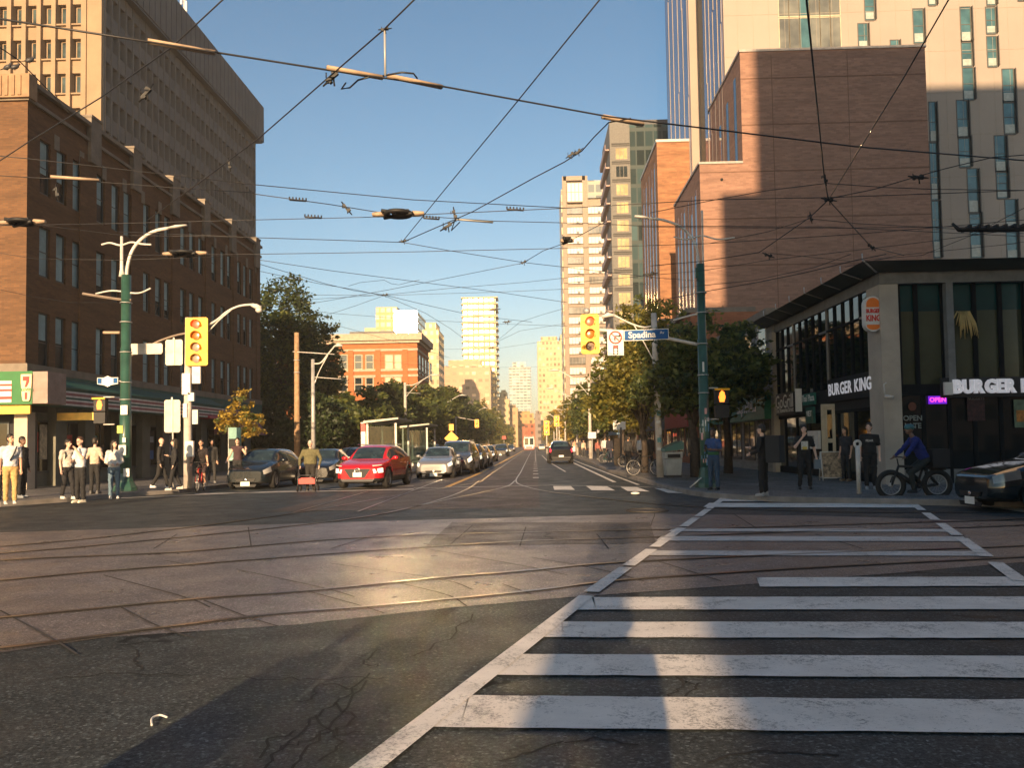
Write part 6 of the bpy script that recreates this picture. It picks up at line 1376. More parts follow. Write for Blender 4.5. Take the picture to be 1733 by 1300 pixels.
    for s, sg in (('l',1),('r',-1)):
        e, w = ar[s]
        if sleeve == 'short': capsule(t, S[s], S[s].lerp(e,.72), .068, .062)
        elif sleeve == 'long': capsule(t, S[s], e, .068, .055); capsule(t, e, e.lerp(w,.93), .054, .042)
    if hair_l == 0: pass
    tm = pm('cloth_top', top, .85, var=.15, scale=6); folds(remesh(t.build('top', tm, T), vox, 2), .016, 11)
    # trousers
    lg = MB(); lg.ell(H_+V3((0,0,.0)), (.158*wide,.118,.13)); lm = pm('cloth_legs', legs, .85, var=.15, scale=6)
    for s, sg in (('l',1),('r',-1)):
        hip = H_+V3((sg*.085,0,-.02)); kn, an = [V3(q) for q in ft[s]]
        capsule(lg, hip, kn, .096*min(wide,1.15), .072)
        if not shorts: capsule(lg, kn, kn.lerp(an,.93), .07, .058)
    folds(remesh(lg.build('trousers', lm, T), vox, 2), .013, 10)
    sm = pm('shoe', shoe, .6, var=.1)
    for s, sg in (('l',1),('r',-1)):
        an = V3(ft[s][1]); so = MB(); so.ell(an+V3((0,-.045,-.045)), (.045,.125,.04)); so.ell(an+V3((0,.02,-.02)), (.042,.055,.06)); so.bx(an.x-.04, an.x+.04, an.y-.16, an.y+.07, an.z-.09, an.z-.06); remesh(so.build('shoe', sm, T), .012, 2)
    hm = pm('hair', hair, .6, var=.3, scale=20); hr = MB()
    if cap is None or cap == 'under':
        hr.ell(hd+rt @ V3((0,.022,.045)), (.084,.098,.092)); hr.ell(hd+rt @ V3((0,.05,-.01)), (.078,.07,.08))
        if hair_l: capsule(hr, hd+rt @ V3((0,.06,.0)), hd+rt @ V3((0,.085,-hair_l)), .085, .05); capsule(hr, hd+rt @ V3((.065,.02,.0)), hd+rt @ V3((.075,.0,-hair_l*.8)), .035, .025); capsule(hr, hd+rt @ V3((-.065,.02,.0)), hd+rt @ V3((-.075,.0,-hair_l*.8)), .035, .025)
        remesh(hr.build('hair', hm, T), .013, 2)
    if cap and cap != 'under':
        c_ = MB(); c_.ell(hd+rt @ V3((0,.012,.05)), (.1,.125,.085)); remesh(c_.build('helmet', pm('helmet', cap, .4), T), .014, 2)
    for sg in (-1,1): m = MB(); m.ell(hd+rt @ V3((sg*.03,-.082,.018)), (.012,.006,.007), nu=8, nv=5); m.build('eye', M['black'], T)
    m = MB(); m.ell(hd+rt @ V3((0,-.086,-.058)), (.022,.006,.006), nu=8, nv=5); m.build('mouth', pm('lips', (.3,.1,.08)), T)
    return T
def on_walk(u, v, z=.13): g = G(u, v, z); return (g.x, g.y, z)
def prop_phone(label, loc): m = MB(); m.bx(-.035,.035,-.006,.006,-.07,.07); o = m.build('phone', M['black']); o.location = loc; tag(o, label, 'phone'); return o
def at_person(T, p): k = T.scale[0]; return Vector(T.location)+Matrix.Rotation(T.rotation_euler.z, 3, 'Z') @ (Vector(p)*k)
def backpack(label, T, c, size, mat):
    o = thing('backpack', label, 'backpack', tuple(at_person(T, c)), T.rotation_euler.z); m = MB(); x, y, z = [q/2 for q in size]; m.ell((0,0,0),(x,y,z),nu=14,nv=10); m.bx(-x*.8,x*.8,-y*.6,y*.6,-z*.9,z*.5); o2 = m.build('bag', mat, o); remesh(o2, .02, 2)
    for s in (-1,1): m = MB(); m.tube(curve([(s*x*.6,-y*.7,z*.6),(s*x*.75,-y-.1,z*.95),(s*x*.75,-y-.2,z*.4),(s*x*.7,-y-.14,-z*.5)],4), .02, 6); m.build('strap', mat, o)
    return o
black_bag = pm('bag_black', (.015,.015,.017), .7)
# left corner
T = person('man in white shirt and sandy trousers at the left edge, looking down', on_walk(17,853), R(35), 1.8, 'skin', (.55,.56,.6), (.45,.3,.12), (.6,.58,.55), head_turn=R(35), wide=1.08, group='people on the left corner')
m = MB(); m.tube(curve([(.13,-.13,1.46),(.08,-.16,1.3),(-.02,-.16,1.1)],4), .018, 6); o = m.build('bag_strap', black_bag, T)
person('person in light blue top cut by the left frame edge', on_walk(-8,846), R(15), 1.76, 'skin2', (.3,.42,.5), (.02,.02,.02), (.1,.1,.1), group='people on the left corner')
person('person dressed all in black in the shade beside the man in sandy trousers', on_walk(36,843), R(80), 1.78, 'skin2', (.015,.016,.017), (.012,.012,.013), (.2,.22,.24), sleeve='long', group='people on the left corner')
T = person('person in cream vest and black trousers with white shoes and a shoulder bag', on_walk(114,845), R(60), 1.66, 'skin3', (.52,.48,.42), (.015,.015,.018), (.62,.6,.57), feet={'l': [(.1,-.08,.5),(.1,-.14,.09)], 'r': [(-.08,.04,.5),(-.1,.12,.1)]}, group='people on the left corner', head_turn=R(20))
backpack('black shoulder bag carried by the person in the cream vest', T, (0,.2,1.25), (.3,.18,.4), black_bag)
T = person('man in grey tee raising a hand to his face at the left kerb', on_walk(136,851), R(-25), 1.7, 'skin3', (.5,.5,.54), (.012,.012,.014), (.6,.55,.45), hair=(.06,.03,.015), arms={'l': [(.25,-.12,1.2),(.16,-.24,1.42)], 'r': [(-.24,-.05,1.13),(-.04,-.24,1.12)]}, head_turn=R(20), group='people on the left corner')
person('man in beige tee and black trousers seen from behind by the shop', on_walk(160,836), R(175), 1.74, 'skin3', (.5,.39,.3), (.015,.015,.016), (.1,.1,.1), arms={'l': [(.26,.02,1.14),(.24,-.2,1.2)], 'r': [(-.26,.03,1.14),(-.3,-.12,1.0)]}, group='people on the left corner')
person('woman in white jacket, blue jeans and white boots by the left green pole', on_walk(193,844), R(30), 1.62, 'skin3', (.58,.56,.54), (.1,.16,.22), (.6,.58,.55), sleeve='long', hair_l=.28, arms={'l': [(.23,.02,1.12),(.1,-.18,1.06)], 'r': [(-.23,.02,1.12),(-.08,-.2,1.05)]}, head_turn=R(35), group='people on the left corner')
person('person in dark jacket with white shoes walking past the blue poster', on_walk(272,828), R(100), 1.74, 'skin3', (.02,.02,.022), (.015,.015,.016), (.7,.68,.66), hair=(.07,.03,.014), sleeve='long', feet={'l': [(.1,-.12,.5),(.1,-.2,.09)], 'r': [(-.1,.06,.5),(-.1,.26,.14)]}, group='people on the left corner', head_turn=R(-60))
person('woman in black with long hair and pale shoes beside the tall blank sign', on_walk(296,830), R(-70), 1.68, 'skin3', (.018,.018,.02), (.014,.014,.016), (.6,.55,.48), hair_l=.36, sleeve='long', feet={'l': [(.1,-.1,.5),(.1,-.16,.09)], 'r': [(-.1,.04,.5),(-.1,.2,.12)]}, group='people on the left corner', arms={'r': [(-.24,.02,1.13),(-.2,-.22,1.2)]})
person('woman in a dark vest standing behind the parked dark hatchback', on_walk(402,822), R(10), 1.72, 'skin3', (.05,.025,.03), (.02,.02,.022), (.1,.1,.1), hair_l=.2, sleeve='none', arms={'l': [(.3,-.05,1.18),(.32,-.15,1.34)], 'r': [(-.28,-.03,1.12),(-.34,-.16,.96)]})
# man with walker
g = G(523, 832); T = person('older man in olive jacket walking with a red rollator in the road', (g.x, g.y+.2, .01), R(4), 1.68, 'skin3', (.115,.105,.05), (.02,.018,.016), (.03,.03,.03), hair=(.45,.4,.36), sleeve='long', wide=1.5, belly=.07, arms={'l': [(.37,-.02,1.12),(.34,-.2,.88)], 'r': [(-.37,-.02,1.12),(-.34,-.2,.88)]})
S = thing('walker', 'red and black wheeled rollator pushed by the older man', 'walker', (g.x, g.y-.15, .01), R(4))
m = MB()
for s in (-1,1): m.tube([(s*.3,-.25,.1),(s*.3,-.05,.55),(s*.32,.1,.88),(s*.32,.2,.9)], .018, 6); m.tube([(s*.3,.3,.1),(s*.3,-.05,.55)], .018, 6)
m.tube([(-.3,-.05,.55),(.3,-.05,.55)], .018, 6); m.build('frame', M['dark_metal'], S)
m = MB(); m.bx(-.27,.27,-.18,.12,.26,.44); m.bx(-.2,.2,-.2,.1,.44,.47); o = m.build('basket', pm('walker_red', (.6,.03,.025), .5), S)
for x in (-.3,.3):
    for y in (-.25,.3): m = MB(); m.torus((x,y,.1),(1,0,0),.08,.022,18,6); m.disc((x,y,.1),(1,0,0),.06); m.build('wheel', M['rubber'], S)
def bicycle(label, loc, rz, frame_mat, wheel_r=.34, tyre=.022, fat=False):
    B = thing('bicycle', label, 'bicycle', loc, rz); wbase = 1.04 if not fat else 1.1; r = wheel_r
    for y in (-wbase/2, wbase/2):
        m = MB(); m.torus((0,y,r),(1,0,0), r-tyre, tyre, 32, 8); w = m.build('wheel', M['rubber'], B)
        m = MB(); m.torus((0,y,r),(1,0,0), r-tyre*2.1, .012, 32, 5); m.tube([(-.05,y,r),(.05,y,r)], .03 if not fat else .055, 8)
        for k in range(14): a = math.pi*2*k/14; m.tube([(0,y,r),(.0,y+math.cos(a)*(r-tyre*2),r+math.sin(a)*(r-tyre*2))], .0025, 4)
        m.build('spokes', M['grey_metal'], w)
    f, b_ = -wbase/2, wbase/2; bb = (0,.06,.3); st = (0,.22,.78); hd = (0,f+.2,.82); hl = (0,f+.14,.66); t_ = .018 if not fat else .03
    m = MB()
    for a, c in ((bb,st),(st,hd),(bb,hl),(hd,hl),(bb,(0.04,b_,r)),(st,(.04,b_,r)),(bb,(-.04,b_,r)),(st,(-.04,b_,r))): m.tube([a,c], t_ if a != bb or c != hl else t_*1.3, 8)
    if fat: m.tube([(0,.02,.36),(0,f+.2,.62)], .06, 8)
    m.build('frame', frame_mat, B)
    m = MB()
    for s in (-1,1): m.tube([hl,(s*.06,f+.1,.62),(s*.06,f,r)], t_*.8, 6)
    m.build('fork', frame_mat, B)
    m = MB(); m.tube([hd,(0,f+.17,1.0)], .016, 6); m.tube(curve([(-.3,f+.28,1.02),(-.15,f+.18,1.04),(.15,f+.18,1.04),(.3,f+.28,1.02)],4), .016, 6); m.build('handlebar', M['black'], B)
    m = MB(); m.tube([st,(0,.25,.88)], .014, 6); m.ell((0,.26,.91),(.08,.14,.035)); m.build('saddle', M['black'], B)
    m = MB(); m.torus((.05,.06,.3),(1,0,0),.09,.01,18,5); m.tube([(.05,.06,.3),(.1,-.09,.22)], .012, 5); m.tube([(-.05,.06,.3),(-.1,.21,.38)], .012, 5); m.box((.14,-.09,.22),(.09,.06,.02)); m.box((-.14,.21,.38),(.09,.06,.02)); m.build('crank', M['dark_metal'], B)
    return B
g = G(330, 834); bl_ = (g.x, g.y+.5, .01); rz = R(8)
bicycle('red bicycle ridden toward the camera at the left kerb', bl_, rz, pm('bike_red', (.4,.02,.02), .35))
person('cyclist in black and red top riding toward the camera at the left kerb', (bl_[0], bl_[1]+.12, .1), rz, 1.72, 'skin', (.02,.015,.016), (.05,.03,.03), (.6,.5,.4), hair=(.03,.02,.015), hips=(0,.16,.9), lean=.45, arms={'l': [(.24,-.3,1.12),(.27,-.34,.95)], 'r': [(-.24,-.3,1.12),(-.27,-.34,.95)]}, feet={'l': [(.12,-.25,.62),(.13,-.08,.24)], 'r': [(-.12,-.22,.72),(-.13,.14,.4)]}, shorts=True, sleeve='short')
# right corner
T = person('man in blue tee and jeans leaning by the right green pole with a phone', on_walk(1209,829), R(-35), 1.68, 'skin2', (.03,.07,.2), (.03,.06,.11), (.03,.03,.03), arms={'l': [(.24,-.02,1.14),(.06,-.24,1.16)], 'r': [(-.24,-.02,1.14),(-.1,-.28,1.2)]}, head_turn=R(-10), group='people on the right pavement')
m = MB(); m.tube([(0,0,1.0),(0,0,1.1)], .165, 14, flat=.8); m.build('green_hem', pm('hem_green', (.03,.12,.05), .8), T)
prop_phone('pale phone held by the man in the blue tee', at_person(T, (-.08,-.36,1.24)))
T = person('courier in black with bare lower legs seen side on holding a phone', on_walk(1293,840), R(-125), 1.70, 'skin3', (.013,.013,.014), (.012,.012,.013), (.3,.3,.3), hair=(.02,.015,.012), sleeve='long', arms={'r': [(-.22,-.04,1.14),(-.14,-.34,1.2)], 'l': [(.22,-.03,1.14),(.12,-.26,1.06)]}, feet={'l': [(.12,-.02,.5),(.15,.0,.09)], 'r': [(-.12,.0,.5),(-.15,.0,.09)]}, group='people on the right pavement', long_coat=.06)
o = thing('delivery_bag', 'large square black delivery backpack worn by the courier', 'backpack', tuple(at_person(T, (0,.30,1.2))), T.rotation_euler.z)
m = MB(); m.bx(-.2,.2,-.16,.18,-.36,.3); m.build('bag', black_bag, o); m = MB(); m.disc((-.205,.02,.12),(-1,0,0),.045,14); m.build('badge', pm('badge_orange', (.6,.2,.08)), o); m = MB(); m.tube([(-.12,-.16,.28),(-.12,-.36,.26),(-.12,-.4,.0)], .025, 6); m.tube([(.12,-.16,.28),(.12,-.36,.26),(.12,-.4,.0)], .025, 6); m.build('strap', black_bag, o)
prop_phone('dark phone held out by the courier', at_person(T, (-.14,-.44,1.26)))
T = person('woman in printed black tee walking with a hand at her mouth and long dark hair', on_walk(1363,828), R(-12), 1.72, 'skin3', (.014,.014,.015), (.013,.013,.014), (.03,.03,.03), hair=(.015,.01,.01), hair_l=.3, wide=1.06, arms={'r': [(-.25,-.14,1.17),(-.04,-.19,1.46)], 'l': [(.27,.05,1.13),(.31,-.02,.88)]}, feet={'l': [(.12,-.02,.5),(.13,.02,.09)], 'r': [(-.12,-.14,.52),(-.16,-.12,.09)]}, group='people on the right pavement')
m = MB(); m.bx(-.09,.09,-.165,-.15,1.1,1.33); m.bx(-.06,.06,-.17,-.165,1.1,1.18,1); m.build('shirt_print', [pm('print_pale', (.45,.45,.42), var=.5, scale=30), pm('print_yellow', (.5,.35,.06))], T)
o = thing('shopping_bag', 'small blue grey bag hanging from the walking woman hand', 'bag', tuple(at_person(T, (.33,-.05,.72)))); m = MB(); m.prism([(-.09,-.04,-.16),(.09,-.04,-.16),(.08,-.04,.1),(-.08,-.04,.1)],(0,.08,0)); m.build('sack', pm('bag_blue', (.12,.16,.2), .5), o); m = MB(); m.tube(curve([(-.05,0,.1),(-.03,0,.18),(.03,0,.18),(.05,0,.1)],4),.006,5); m.build('handle', pm('bag_handle', (.12,.16,.2)), o)
T = person('man in black tee with pale lettering standing before the concrete corner column', on_walk(1474,828), R(-20), 1.74, 'skin3', (.012,.012,.013), (.012,.012,.013), (.25,.26,.27), hair=(.05,.03,.02), wide=1.12, head_turn=R(-20), group='people on the right pavement')
text_mesh('shirt_lettering', 'FEAR', M['white'], T, (0,-.155,1.3), .085, ext=.003)
person('woman with a lit orange face in the dark doorway left of the bike post', (xk+.0-.35, yk+2.2, .13), R(-60), 1.7, 'skin', (.03,.03,.035), (.02,.02,.022), (.2,.15,.1), hair_l=.2, group='people on the right pavement')
# fat tyre rider
g = G(1551, 848); bl_ = (g.x, g.y+.1, .01); rz = R(-90)
B = bicycle('black fat tyre electric bicycle crossing at the right corner', bl_, rz, M['black'], .37, .065, True)
m = MB(); m.tube([(-.12,.3,.3),(-.22,.36,.02)], .012, 5); m.build('kickstand', M['white_metal'], B); m = MB(); m.prism([(-.05,-.74,.62),(.05,-.74,.62),(.05,-.4,.70),(-.05,-.4,.70)],(0,0,.015)); m.build('mudguard', M['black'], B)
T = person('helmeted rider in a bright blue jacket on the fat tyre bicycle', (bl_[0], bl_[1], .04), rz, 1.72, 'skin2', (.009,.02,.15), (.015,.02,.02), (.02,.02,.02), hips=(0,.28,.94), lean=.5, sleeve='long', cap=(.03,.12,.14), arms={'l': [(.24,-.18,1.16),(.28,-.3,1.04)], 'r': [(-.24,-.18,1.16),(-.28,-.3,1.04)]}, feet={'l': [(.12,-.12,.62),(.13,-.06,.24)], 'r': [(-.12,-.06,.66),(-.13,.18,.4)]})
o = thing('delivery_bag', 'black box carried on the rear of the fat tyre bicycle', 'delivery box', tuple(Vector(bl_)+Matrix.Rotation(rz,3,'Z') @ Vector((0,.58,.98))), rz); m = MB(); m.bx(-.2,.2,-.2,.2,-.2,.24); m.build('box', black_bag, o); m = MB(); m.bx(-.205,-.2,-.14,.14,.14,.19); m.build('grey_stripe', M['grey_metal'], o); m = MB(); m.bx(-.04,.04,-.18,.18,-.27,-.2); m.build('rack', M['black'], o)
# far walkers
R9 = random.Random(77)
def walker(i, x, Y, label, top, legs, rz, sk='skin', grp='distant walkers'):
    f = R9.uniform(.05,.2); person(label, (x, Y, .13), rz, R9.uniform(1.62,1.82), sk, top, legs, (.2,.2,.2), hair=R9.choice([(.02,.015,.01),(.1,.05,.03)]), vox=.03, sleeve='long', feet={'l': [(.1,-f*.6,.5),(.1,-f,.09)], 'r': [(-.1,f*.3,.5),(-.1,f,.1)]}, group=grp)
for i, (u, v, top, legs, lb) in enumerate(((1064,796,(.02,.02,.022),(.02,.02,.025),'person in black by a parked bicycle under the sunlit tree'),(1086,792,(.6,.58,.55),(.02,.02,.02),'person in white top beside the dark tree trunk'),(1100,794,(.03,.03,.03),(.02,.02,.02),'person in dark clothes just right of the tree trunk'),(1024,782,(.55,.5,.5),(.03,.03,.03),'person in pale shirt near the first white lamp post'),(1032,782,(.02,.02,.03),(.03,.03,.05),'person in navy walking beside the pale shirted one'),
     (1012,778,(.3,.1,.08),(.03,.03,.03),'person in rust red top by the lamp post'),(988,774,(.5,.4,.3),(.05,.05,.05),'distant walker in tan on the right pavement'),(982,773,(.05,.05,.06),(.03,.03,.03),'distant walker in black on the right pavement'),(973,770,(.6,.3,.2),(.1,.1,.1),'distant walker in coral on the right pavement'),(1122,800,(.2,.1,.08),(.05,.05,.05),'person in brown in the shade behind the litter bin'),(1176,806,(.12,.1,.08),(.05,.05,.05),'dim figure in brown in the shade by the right green pole'))):
    g = G(u, v, .13); walker(i, g.x, g.y, lb, top, legs, R(R9.choice((0,180,150,20))), group if False else 'skin')
g = G(1071, 791, .13); bicycle('black city bicycle parked under the sunlit tree', (g.x, g.y, .13), R(80), M['black'])
g = G(1035, 786, .13); bicycle('teal bicycle parked by the first white lamp post', (g.x, g.y, .13), R(75), pm('bike_teal', (.05,.2,.18)))
g = G(1088, 806, .13); bicycle('black bicycle leaning in the shade by the kerb', (g.x+.1, g.y, .13), R(60), M['black'])
for i, (x, Y, top, lb) in enumerate(((-7.6,44.2,(.05,.04,.04),'person in dark clothes waiting inside the nearer shelter'),(-7.0,58.5,(.6,.6,.6),'person in white waiting past the farther shelter'),(-7.5,60.5,(.03,.03,.03),'person in black waiting past the farther shelter'))):
    walker(i, x, Y, lb, top, (.02,.02,.02), R(10), grp='people at the streetcar stop')
g = G(353, 818, .13); walker(0, -13.2, 33.5, 'dim person in the red awning doorway', (.03,.03,.03), (.03,.03,.03), R(30))
# ================================================================== OVERHEAD WIRES
WZ = 5.9
nW = [0]
def wpt(u, v, z): return G(u, v, z)
def wire(label, px, z=WZ, r=.011, mat='wire', name='overhead_wire', sub=6, cat='wire', grp='overhead streetcar wires'):
    # z: a height for the whole wire, or one per point; wires sag a little between supports
    zs = z if isinstance(z, (list, tuple)) else [z]*len(px)
    P = [wpt(u, v, zz) for (u, v), zz in zip(px, zs)]
    m = MB(); m.tube(P, r, 6, 0)
    o = m.build(name, M[mat]); tag(o, label, cat, grp); return o
W_ = [
 ('thick wire crossing the whole sky from upper left to the brick hall', [(-60,22),(250,70),(555,118),(745,145),(1030,197),(1450,248),(1790,276)], 6.0, .016),
 ('wire rising to the top edge through the black clamp', [(712,-12),(650,49),(560,127),(440,232),(350,300),(250,372)], 6.0, .013),
 ('long diagonal wire from the top edge down to the middle knot', [(1026,-15),(870,178),(745,330),(681,409)], 6.0, .012),
 ('tan wire across the office slab upper left', [(395,-18),(290,80),(170,165),(45,242),(-20,285)], 6.1, .012),
 ('curved wire dropping from the insulator bar to the middle knot', [(1068,200),(1030,207),(1005,232),(985,255),(955,274),(905,300),(800,358),(681,410)], 6.0, .013),
 ('steep dark wire at top right ending in the wire star', [(1362,-30),(1380,150),(1395,300),(1402,338)], 6.0, .016),
 ('slanting wire from the top right corner to the wire star', [(1615,-18),(1530,130),(1402,338)], 6.05, .013),
 ('wire from the star down towards the right green pole', [(1402,338),(1370,368),(1285,427),(1190,442),(1100,450)], 6.0, .014),
 ('short black wire from the star down right to the roof', [(1402,338),(1440,380),(1475,418),(1530,432)], 6.0, .014),
 ('wire through the wooden crossing from the left to the right edge', [(430,328),(560,346),(640,359),(715,363),(960,352),(1200,338),(1402,334),(1733,322),(1790,320)], 6.0, .011),
 ('twin wire through the wooden crossing sloping right', [(-30,382),(200,378),(430,372),(640,367),(720,366),(835,374),(1000,378),(1080,382),(1400,384),(1733,400)], 6.0, .010),
 ('wire from the brick block to the middle knot', [(200,392),(430,402),(560,406),(681,410)], 6.0, .011),
 ('wire from the middle knot falling right', [(681,410),(760,424),(885,444),(955,452),(1110,470),(1190,476)], 6.0, .010),
 ('nearly level wire across the sky below the knot', [(210,432),(440,430),(700,426),(960,420),(1200,412),(1450,396),(1733,372)], 6.0, .011),
 ('pale span wire in front of the brick block upper windows', [(-20,262),(45,268),(290,296),(428,312),(700,338),(960,352)], 6.2, .011),
 ('faint brown wire under the pale span wire', [(-20,296),(120,304),(300,318),(430,326)], 6.0, .009),
 ('wire descending from the slab edge past the tower tops', [(440,440),(560,458),(700,476),(840,494),(960,512)], 6.0, .010),
 ('wire running down to the twin spikes', [(440,447),(550,480),(600,492),(650,499),(720,516),(800,534),(900,545)], 6.0, .010),
 ('second wire running down to the twin spikes', [(440,459),(545,481),(600,490),(655,502),(720,530),(762,556),(820,600)], 6.0, .009),
 ('wire from the spikes up to the right', [(505,508),(650,499),(760,488),(885,478),(960,470),(1060,452)], 6.0, .008),
 ('wire from the spikes level to the right', [(500,499),(650,500),(850,494),(960,489),(1100,480)], 6.0, .008),
 ('wire forking from the spikes down left', [(650,500),(600,518),(545,536),(500,553)], 6.0, .008),
 ('sloping wire between the two wire forks', [(500,518),(560,508),(660,490),(760,470),(885,445)], 6.0, .009),
 ('short wire from the fork up to the pale tower', [(885,445),(920,424),(960,410),(1030,372)], 6.0, .010),
 ('looping jumper wire by the twin spikes', [(590,484),(610,478),(650,474),(662,480),(675,482),(690,478),(710,474)], 6.0, .008),
 ('low wire crossing in front of the glowing towers', [(440,516),(560,530),(700,541),(840,548),(960,552)], 6.0, .008),
 ('wire falling to the point tower from the left', [(560,548),(640,570),(705,588),(762,606)], 6.0, .008),
 ('wire from the pale tower falling to the point tower foot', [(955,548),(905,556),(880,560),(838,580),(790,600)], 6.0, .008),
 ('wire by the point tower climbing to the right tower', [(835,582),(880,545),(920,532),(955,522)], 6.0, .008),
 ('far low wire above the left tree tops', [(560,600),(700,618),(840,622),(960,620)], 6.0, .007),
 ('far wire sloping over the street axis', [(700,592),(840,590),(960,572),(1040,556)], 6.0, .007),
 ('wire from the right green pole to the roof corner', [(1100,512),(1190,494),(1280,478),(1360,462),(1450,440),(1500,430)], 6.0, .016),
 ('twin of the roof corner wire just above it', [(1150,487),(1280,474),(1380,452),(1440,430)], 6.0, .011),
 ('wire crossing the brick hall to the far right', [(950,480),(1100,466),(1190,458),(1300,440),(1410,428),(1560,410),(1733,386)], 6.0, .010),
 ('upper wire rising over the brick hall to the right edge', [(1100,360),(1210,338),(1300,322),(1398,310),(1500,317),(1580,320),(1733,322)], 6.0, .010),
 ('wire fanning right from the wire star to the pale tower', [(1402,336),(1480,320),(1540,302),(1600,285),(1680,266),(1733,262)], 6.0, .011),
 ('level wire across the lower brick hall', [(1085,384),(1200,385),(1400,386),(1560,384),(1733,382)], 6.0, .009),
 ('wire dipping across the brick hall from the hanger', [(1200,412),(1300,392),(1370,370),(1450,378),(1580,385),(1733,395)], 6.0, .009),
 ('lower right wire running to the dark frame fitting', [(1300,428),(1440,442),(1560,432),(1640,400),(1733,352)], 6.0, .009),
 ('right edge wire along the restaurant roof', [(1430,452),(1520,432),(1600,424),(1700,414),(1780,402)], 6.0, .009),
 ('low wire from the left pole across the brick block', [(-10,370),(110,386),(207,398),(330,400),(430,402)], 6.0, .009),
 ('slack wire from the left pole toward the lower windows', [(140,498),(205,507),(250,512),(310,524),(402,540),(500,556)], 6.0, .008),
 ('thin tan wire at far left edge', [(-30,60),(30,100),(90,160),(115,190)], 6.4, .010),
 ('left edge wire over the sunlit brick front', [(-20,425),(60,438),(200,440),(440,432)], 6.0, .008),
 ('lower left edge wire over the sunlit brick front', [(-20,486),(45,500),(120,512),(207,512)], 6.0, .009),
]
for lb, px, z, r in W_: wire(lb, px, z, r*.7)
def bar(label, a, b, z, r=.045, mat='wood_bar', k=1):
    A, B = wpt(*a, z), wpt(*b, z); m = MB(); m.tube([A, B], [r, r], 6, 0, flat=.6); o = m.build('insulator_bar', M[mat]); tag(o, label, 'insulator', 'insulator bars on the overhead wires'); return o
bar('tan insulator bar in front of the office slab roof band', (250,69), (364,89), 6.02)
bar('tan insulator bar left of the hanging rod', (553,114), (648,131), 6.02)
bar('tan insulator bar right of the hanging rod', (656,128), (748,147), 6.02)
bar('tan insulator bar near the grey condominium roof', (1020,197), (1088,210), 6.02, .05)
bar('tan insulator bar over the brick block top windows', (86,299), (168,305), 6.02)
bar('short grey insulator bar just right of the small clamp', (772,371), (834,376), 6.02, .035, 'grey_metal')
def crossing(label, u, v, hw, z=5.95):
    c = wpt(u, v, z); e = wpt(u+hw, v, z); L = (e-c).length; S = thing('wire_crossing', label, 'wire crossing', tuple(c), 0, 'wooden frame wire crossings')
    for s in (-1,1): m = MB(); m.tube([(s*L*.55,0,0),(s*L,.0,0)], [.09,.06], 6, flat=.6); m.build('wood_end', M['wood_bar'], S)
    m = MB(); m.torus((0,0,0),(0,0,1), L*.5, .04, 18, 6); m.tube([(-L*.6,-.15,.03),(L*.6,.15,.03)], .035, 6); m.tube([(-L*.6,.15,-.03),(L*.6,-.15,-.03)], .035, 6)
    for k in range(5): m.box((-L*.4+L*.2*k, 0, .02), (.05,.3,.06))
    m.build('frame', M['black'], S)
crossing('wooden ended wire crossing in the middle of the sky', 674, 362, 44)
crossing('wooden ended wire crossing at the far left edge', 38, 376, 40)
crossing('wooden ended wire crossing in front of the brick block windows', 313, 429, 38)
crossing('dark wire crossing over the left half of the pale tower windows', 960, 407, 11)
def fitting(label, u, v, s=.12, z=6.0, tilt=0.0, mat='black'):
    c = wpt(u, v, z); m = MB(); q = Matrix.Rotation(tilt, 3, 'Y'); s *= .62
    m.box(q @ Vector((0,0,0)), (s*2.2,s*.5,s*.5), rot=q); m.box(q @ Vector((s*.7,0,s*.35)), (s*.7,s*.6,s*.6), rot=q); m.box(q @ Vector((-s*.6,0,-s*.3)), (s*.5,s*.7,s*.5), rot=q)
    m.tube([q @ Vector((-s*1.9,0,-s*.1)), q @ Vector((0,0,0)), q @ Vector((s*2.1,0,s*.25))], [s*.14,s*.25,s*.12], 6); m.tube([(s*.2,0,0),(s*.35,0,-s*1.3)], s*.14, 5); m.tube([(-s*.9,0,0),(-s*.9,0,s*.8)], s*.1, 5)
    o = m.build('wire_clamp', M[mat]); o.location = c; tag(o, label, 'wire clamp', 'clamps on the overhead wires')
for lb, u, v, s, t in (('big black clamp under the upper insulator bars',562,131,.13,-.7),('small clamp where the diagonal wire meets the hanging rod',651,49,.06,0),('tilted black clamp left of the wooden crossing',586,352,.13,1.0),('upright clamp right of the wooden crossing',769,362,.12,1.5),('black clamp below the upright clamp',757,383,.15,-.5),('knot of black clamps at the middle fork',683,408,.09,0),
    ('clamp at the star of wires before the brick hall',1402,338,.12,.3),('cone clamp just above the star of wires',1396,302,.10,1.5),('cone clamp hanging below the star of wires',1372,368,.10,1.5),('ragged clamp by the lower brick hall',1300,432,.13,.5),('clamp at the lower end of the star wire',1474,417,.12,.9),('hooked clamp before the right edge of the brick hall',1553,300,.14,.2),('ring clamp on the curved wire',966,262,.08,-.5),('second ring clamp on the curved wire',978,257,.08,-.5),
    ('clamp at the right hand wire fork',886,444,.10,-.3),('twin spike clamp above the glowing tower',652,499,.10,0),('dark clamp beside the point tower',838,524,.14,0),('lower dark clamp beside the point tower',858,545,.14,0),('dark clamp in front of the point tower',832,589,.13,0),('double clamp before the orange brick hall',1100,464,.16,0),('small clamp on the slab edge wire',388,278,.09,1.5),('clamp at the tan wire joint near the slab',247,158,.12,-.8),('black clamp before the top floor windows',96,325,.12,1.5)):
    fitting(lb, u, v, s, 6.0, t)
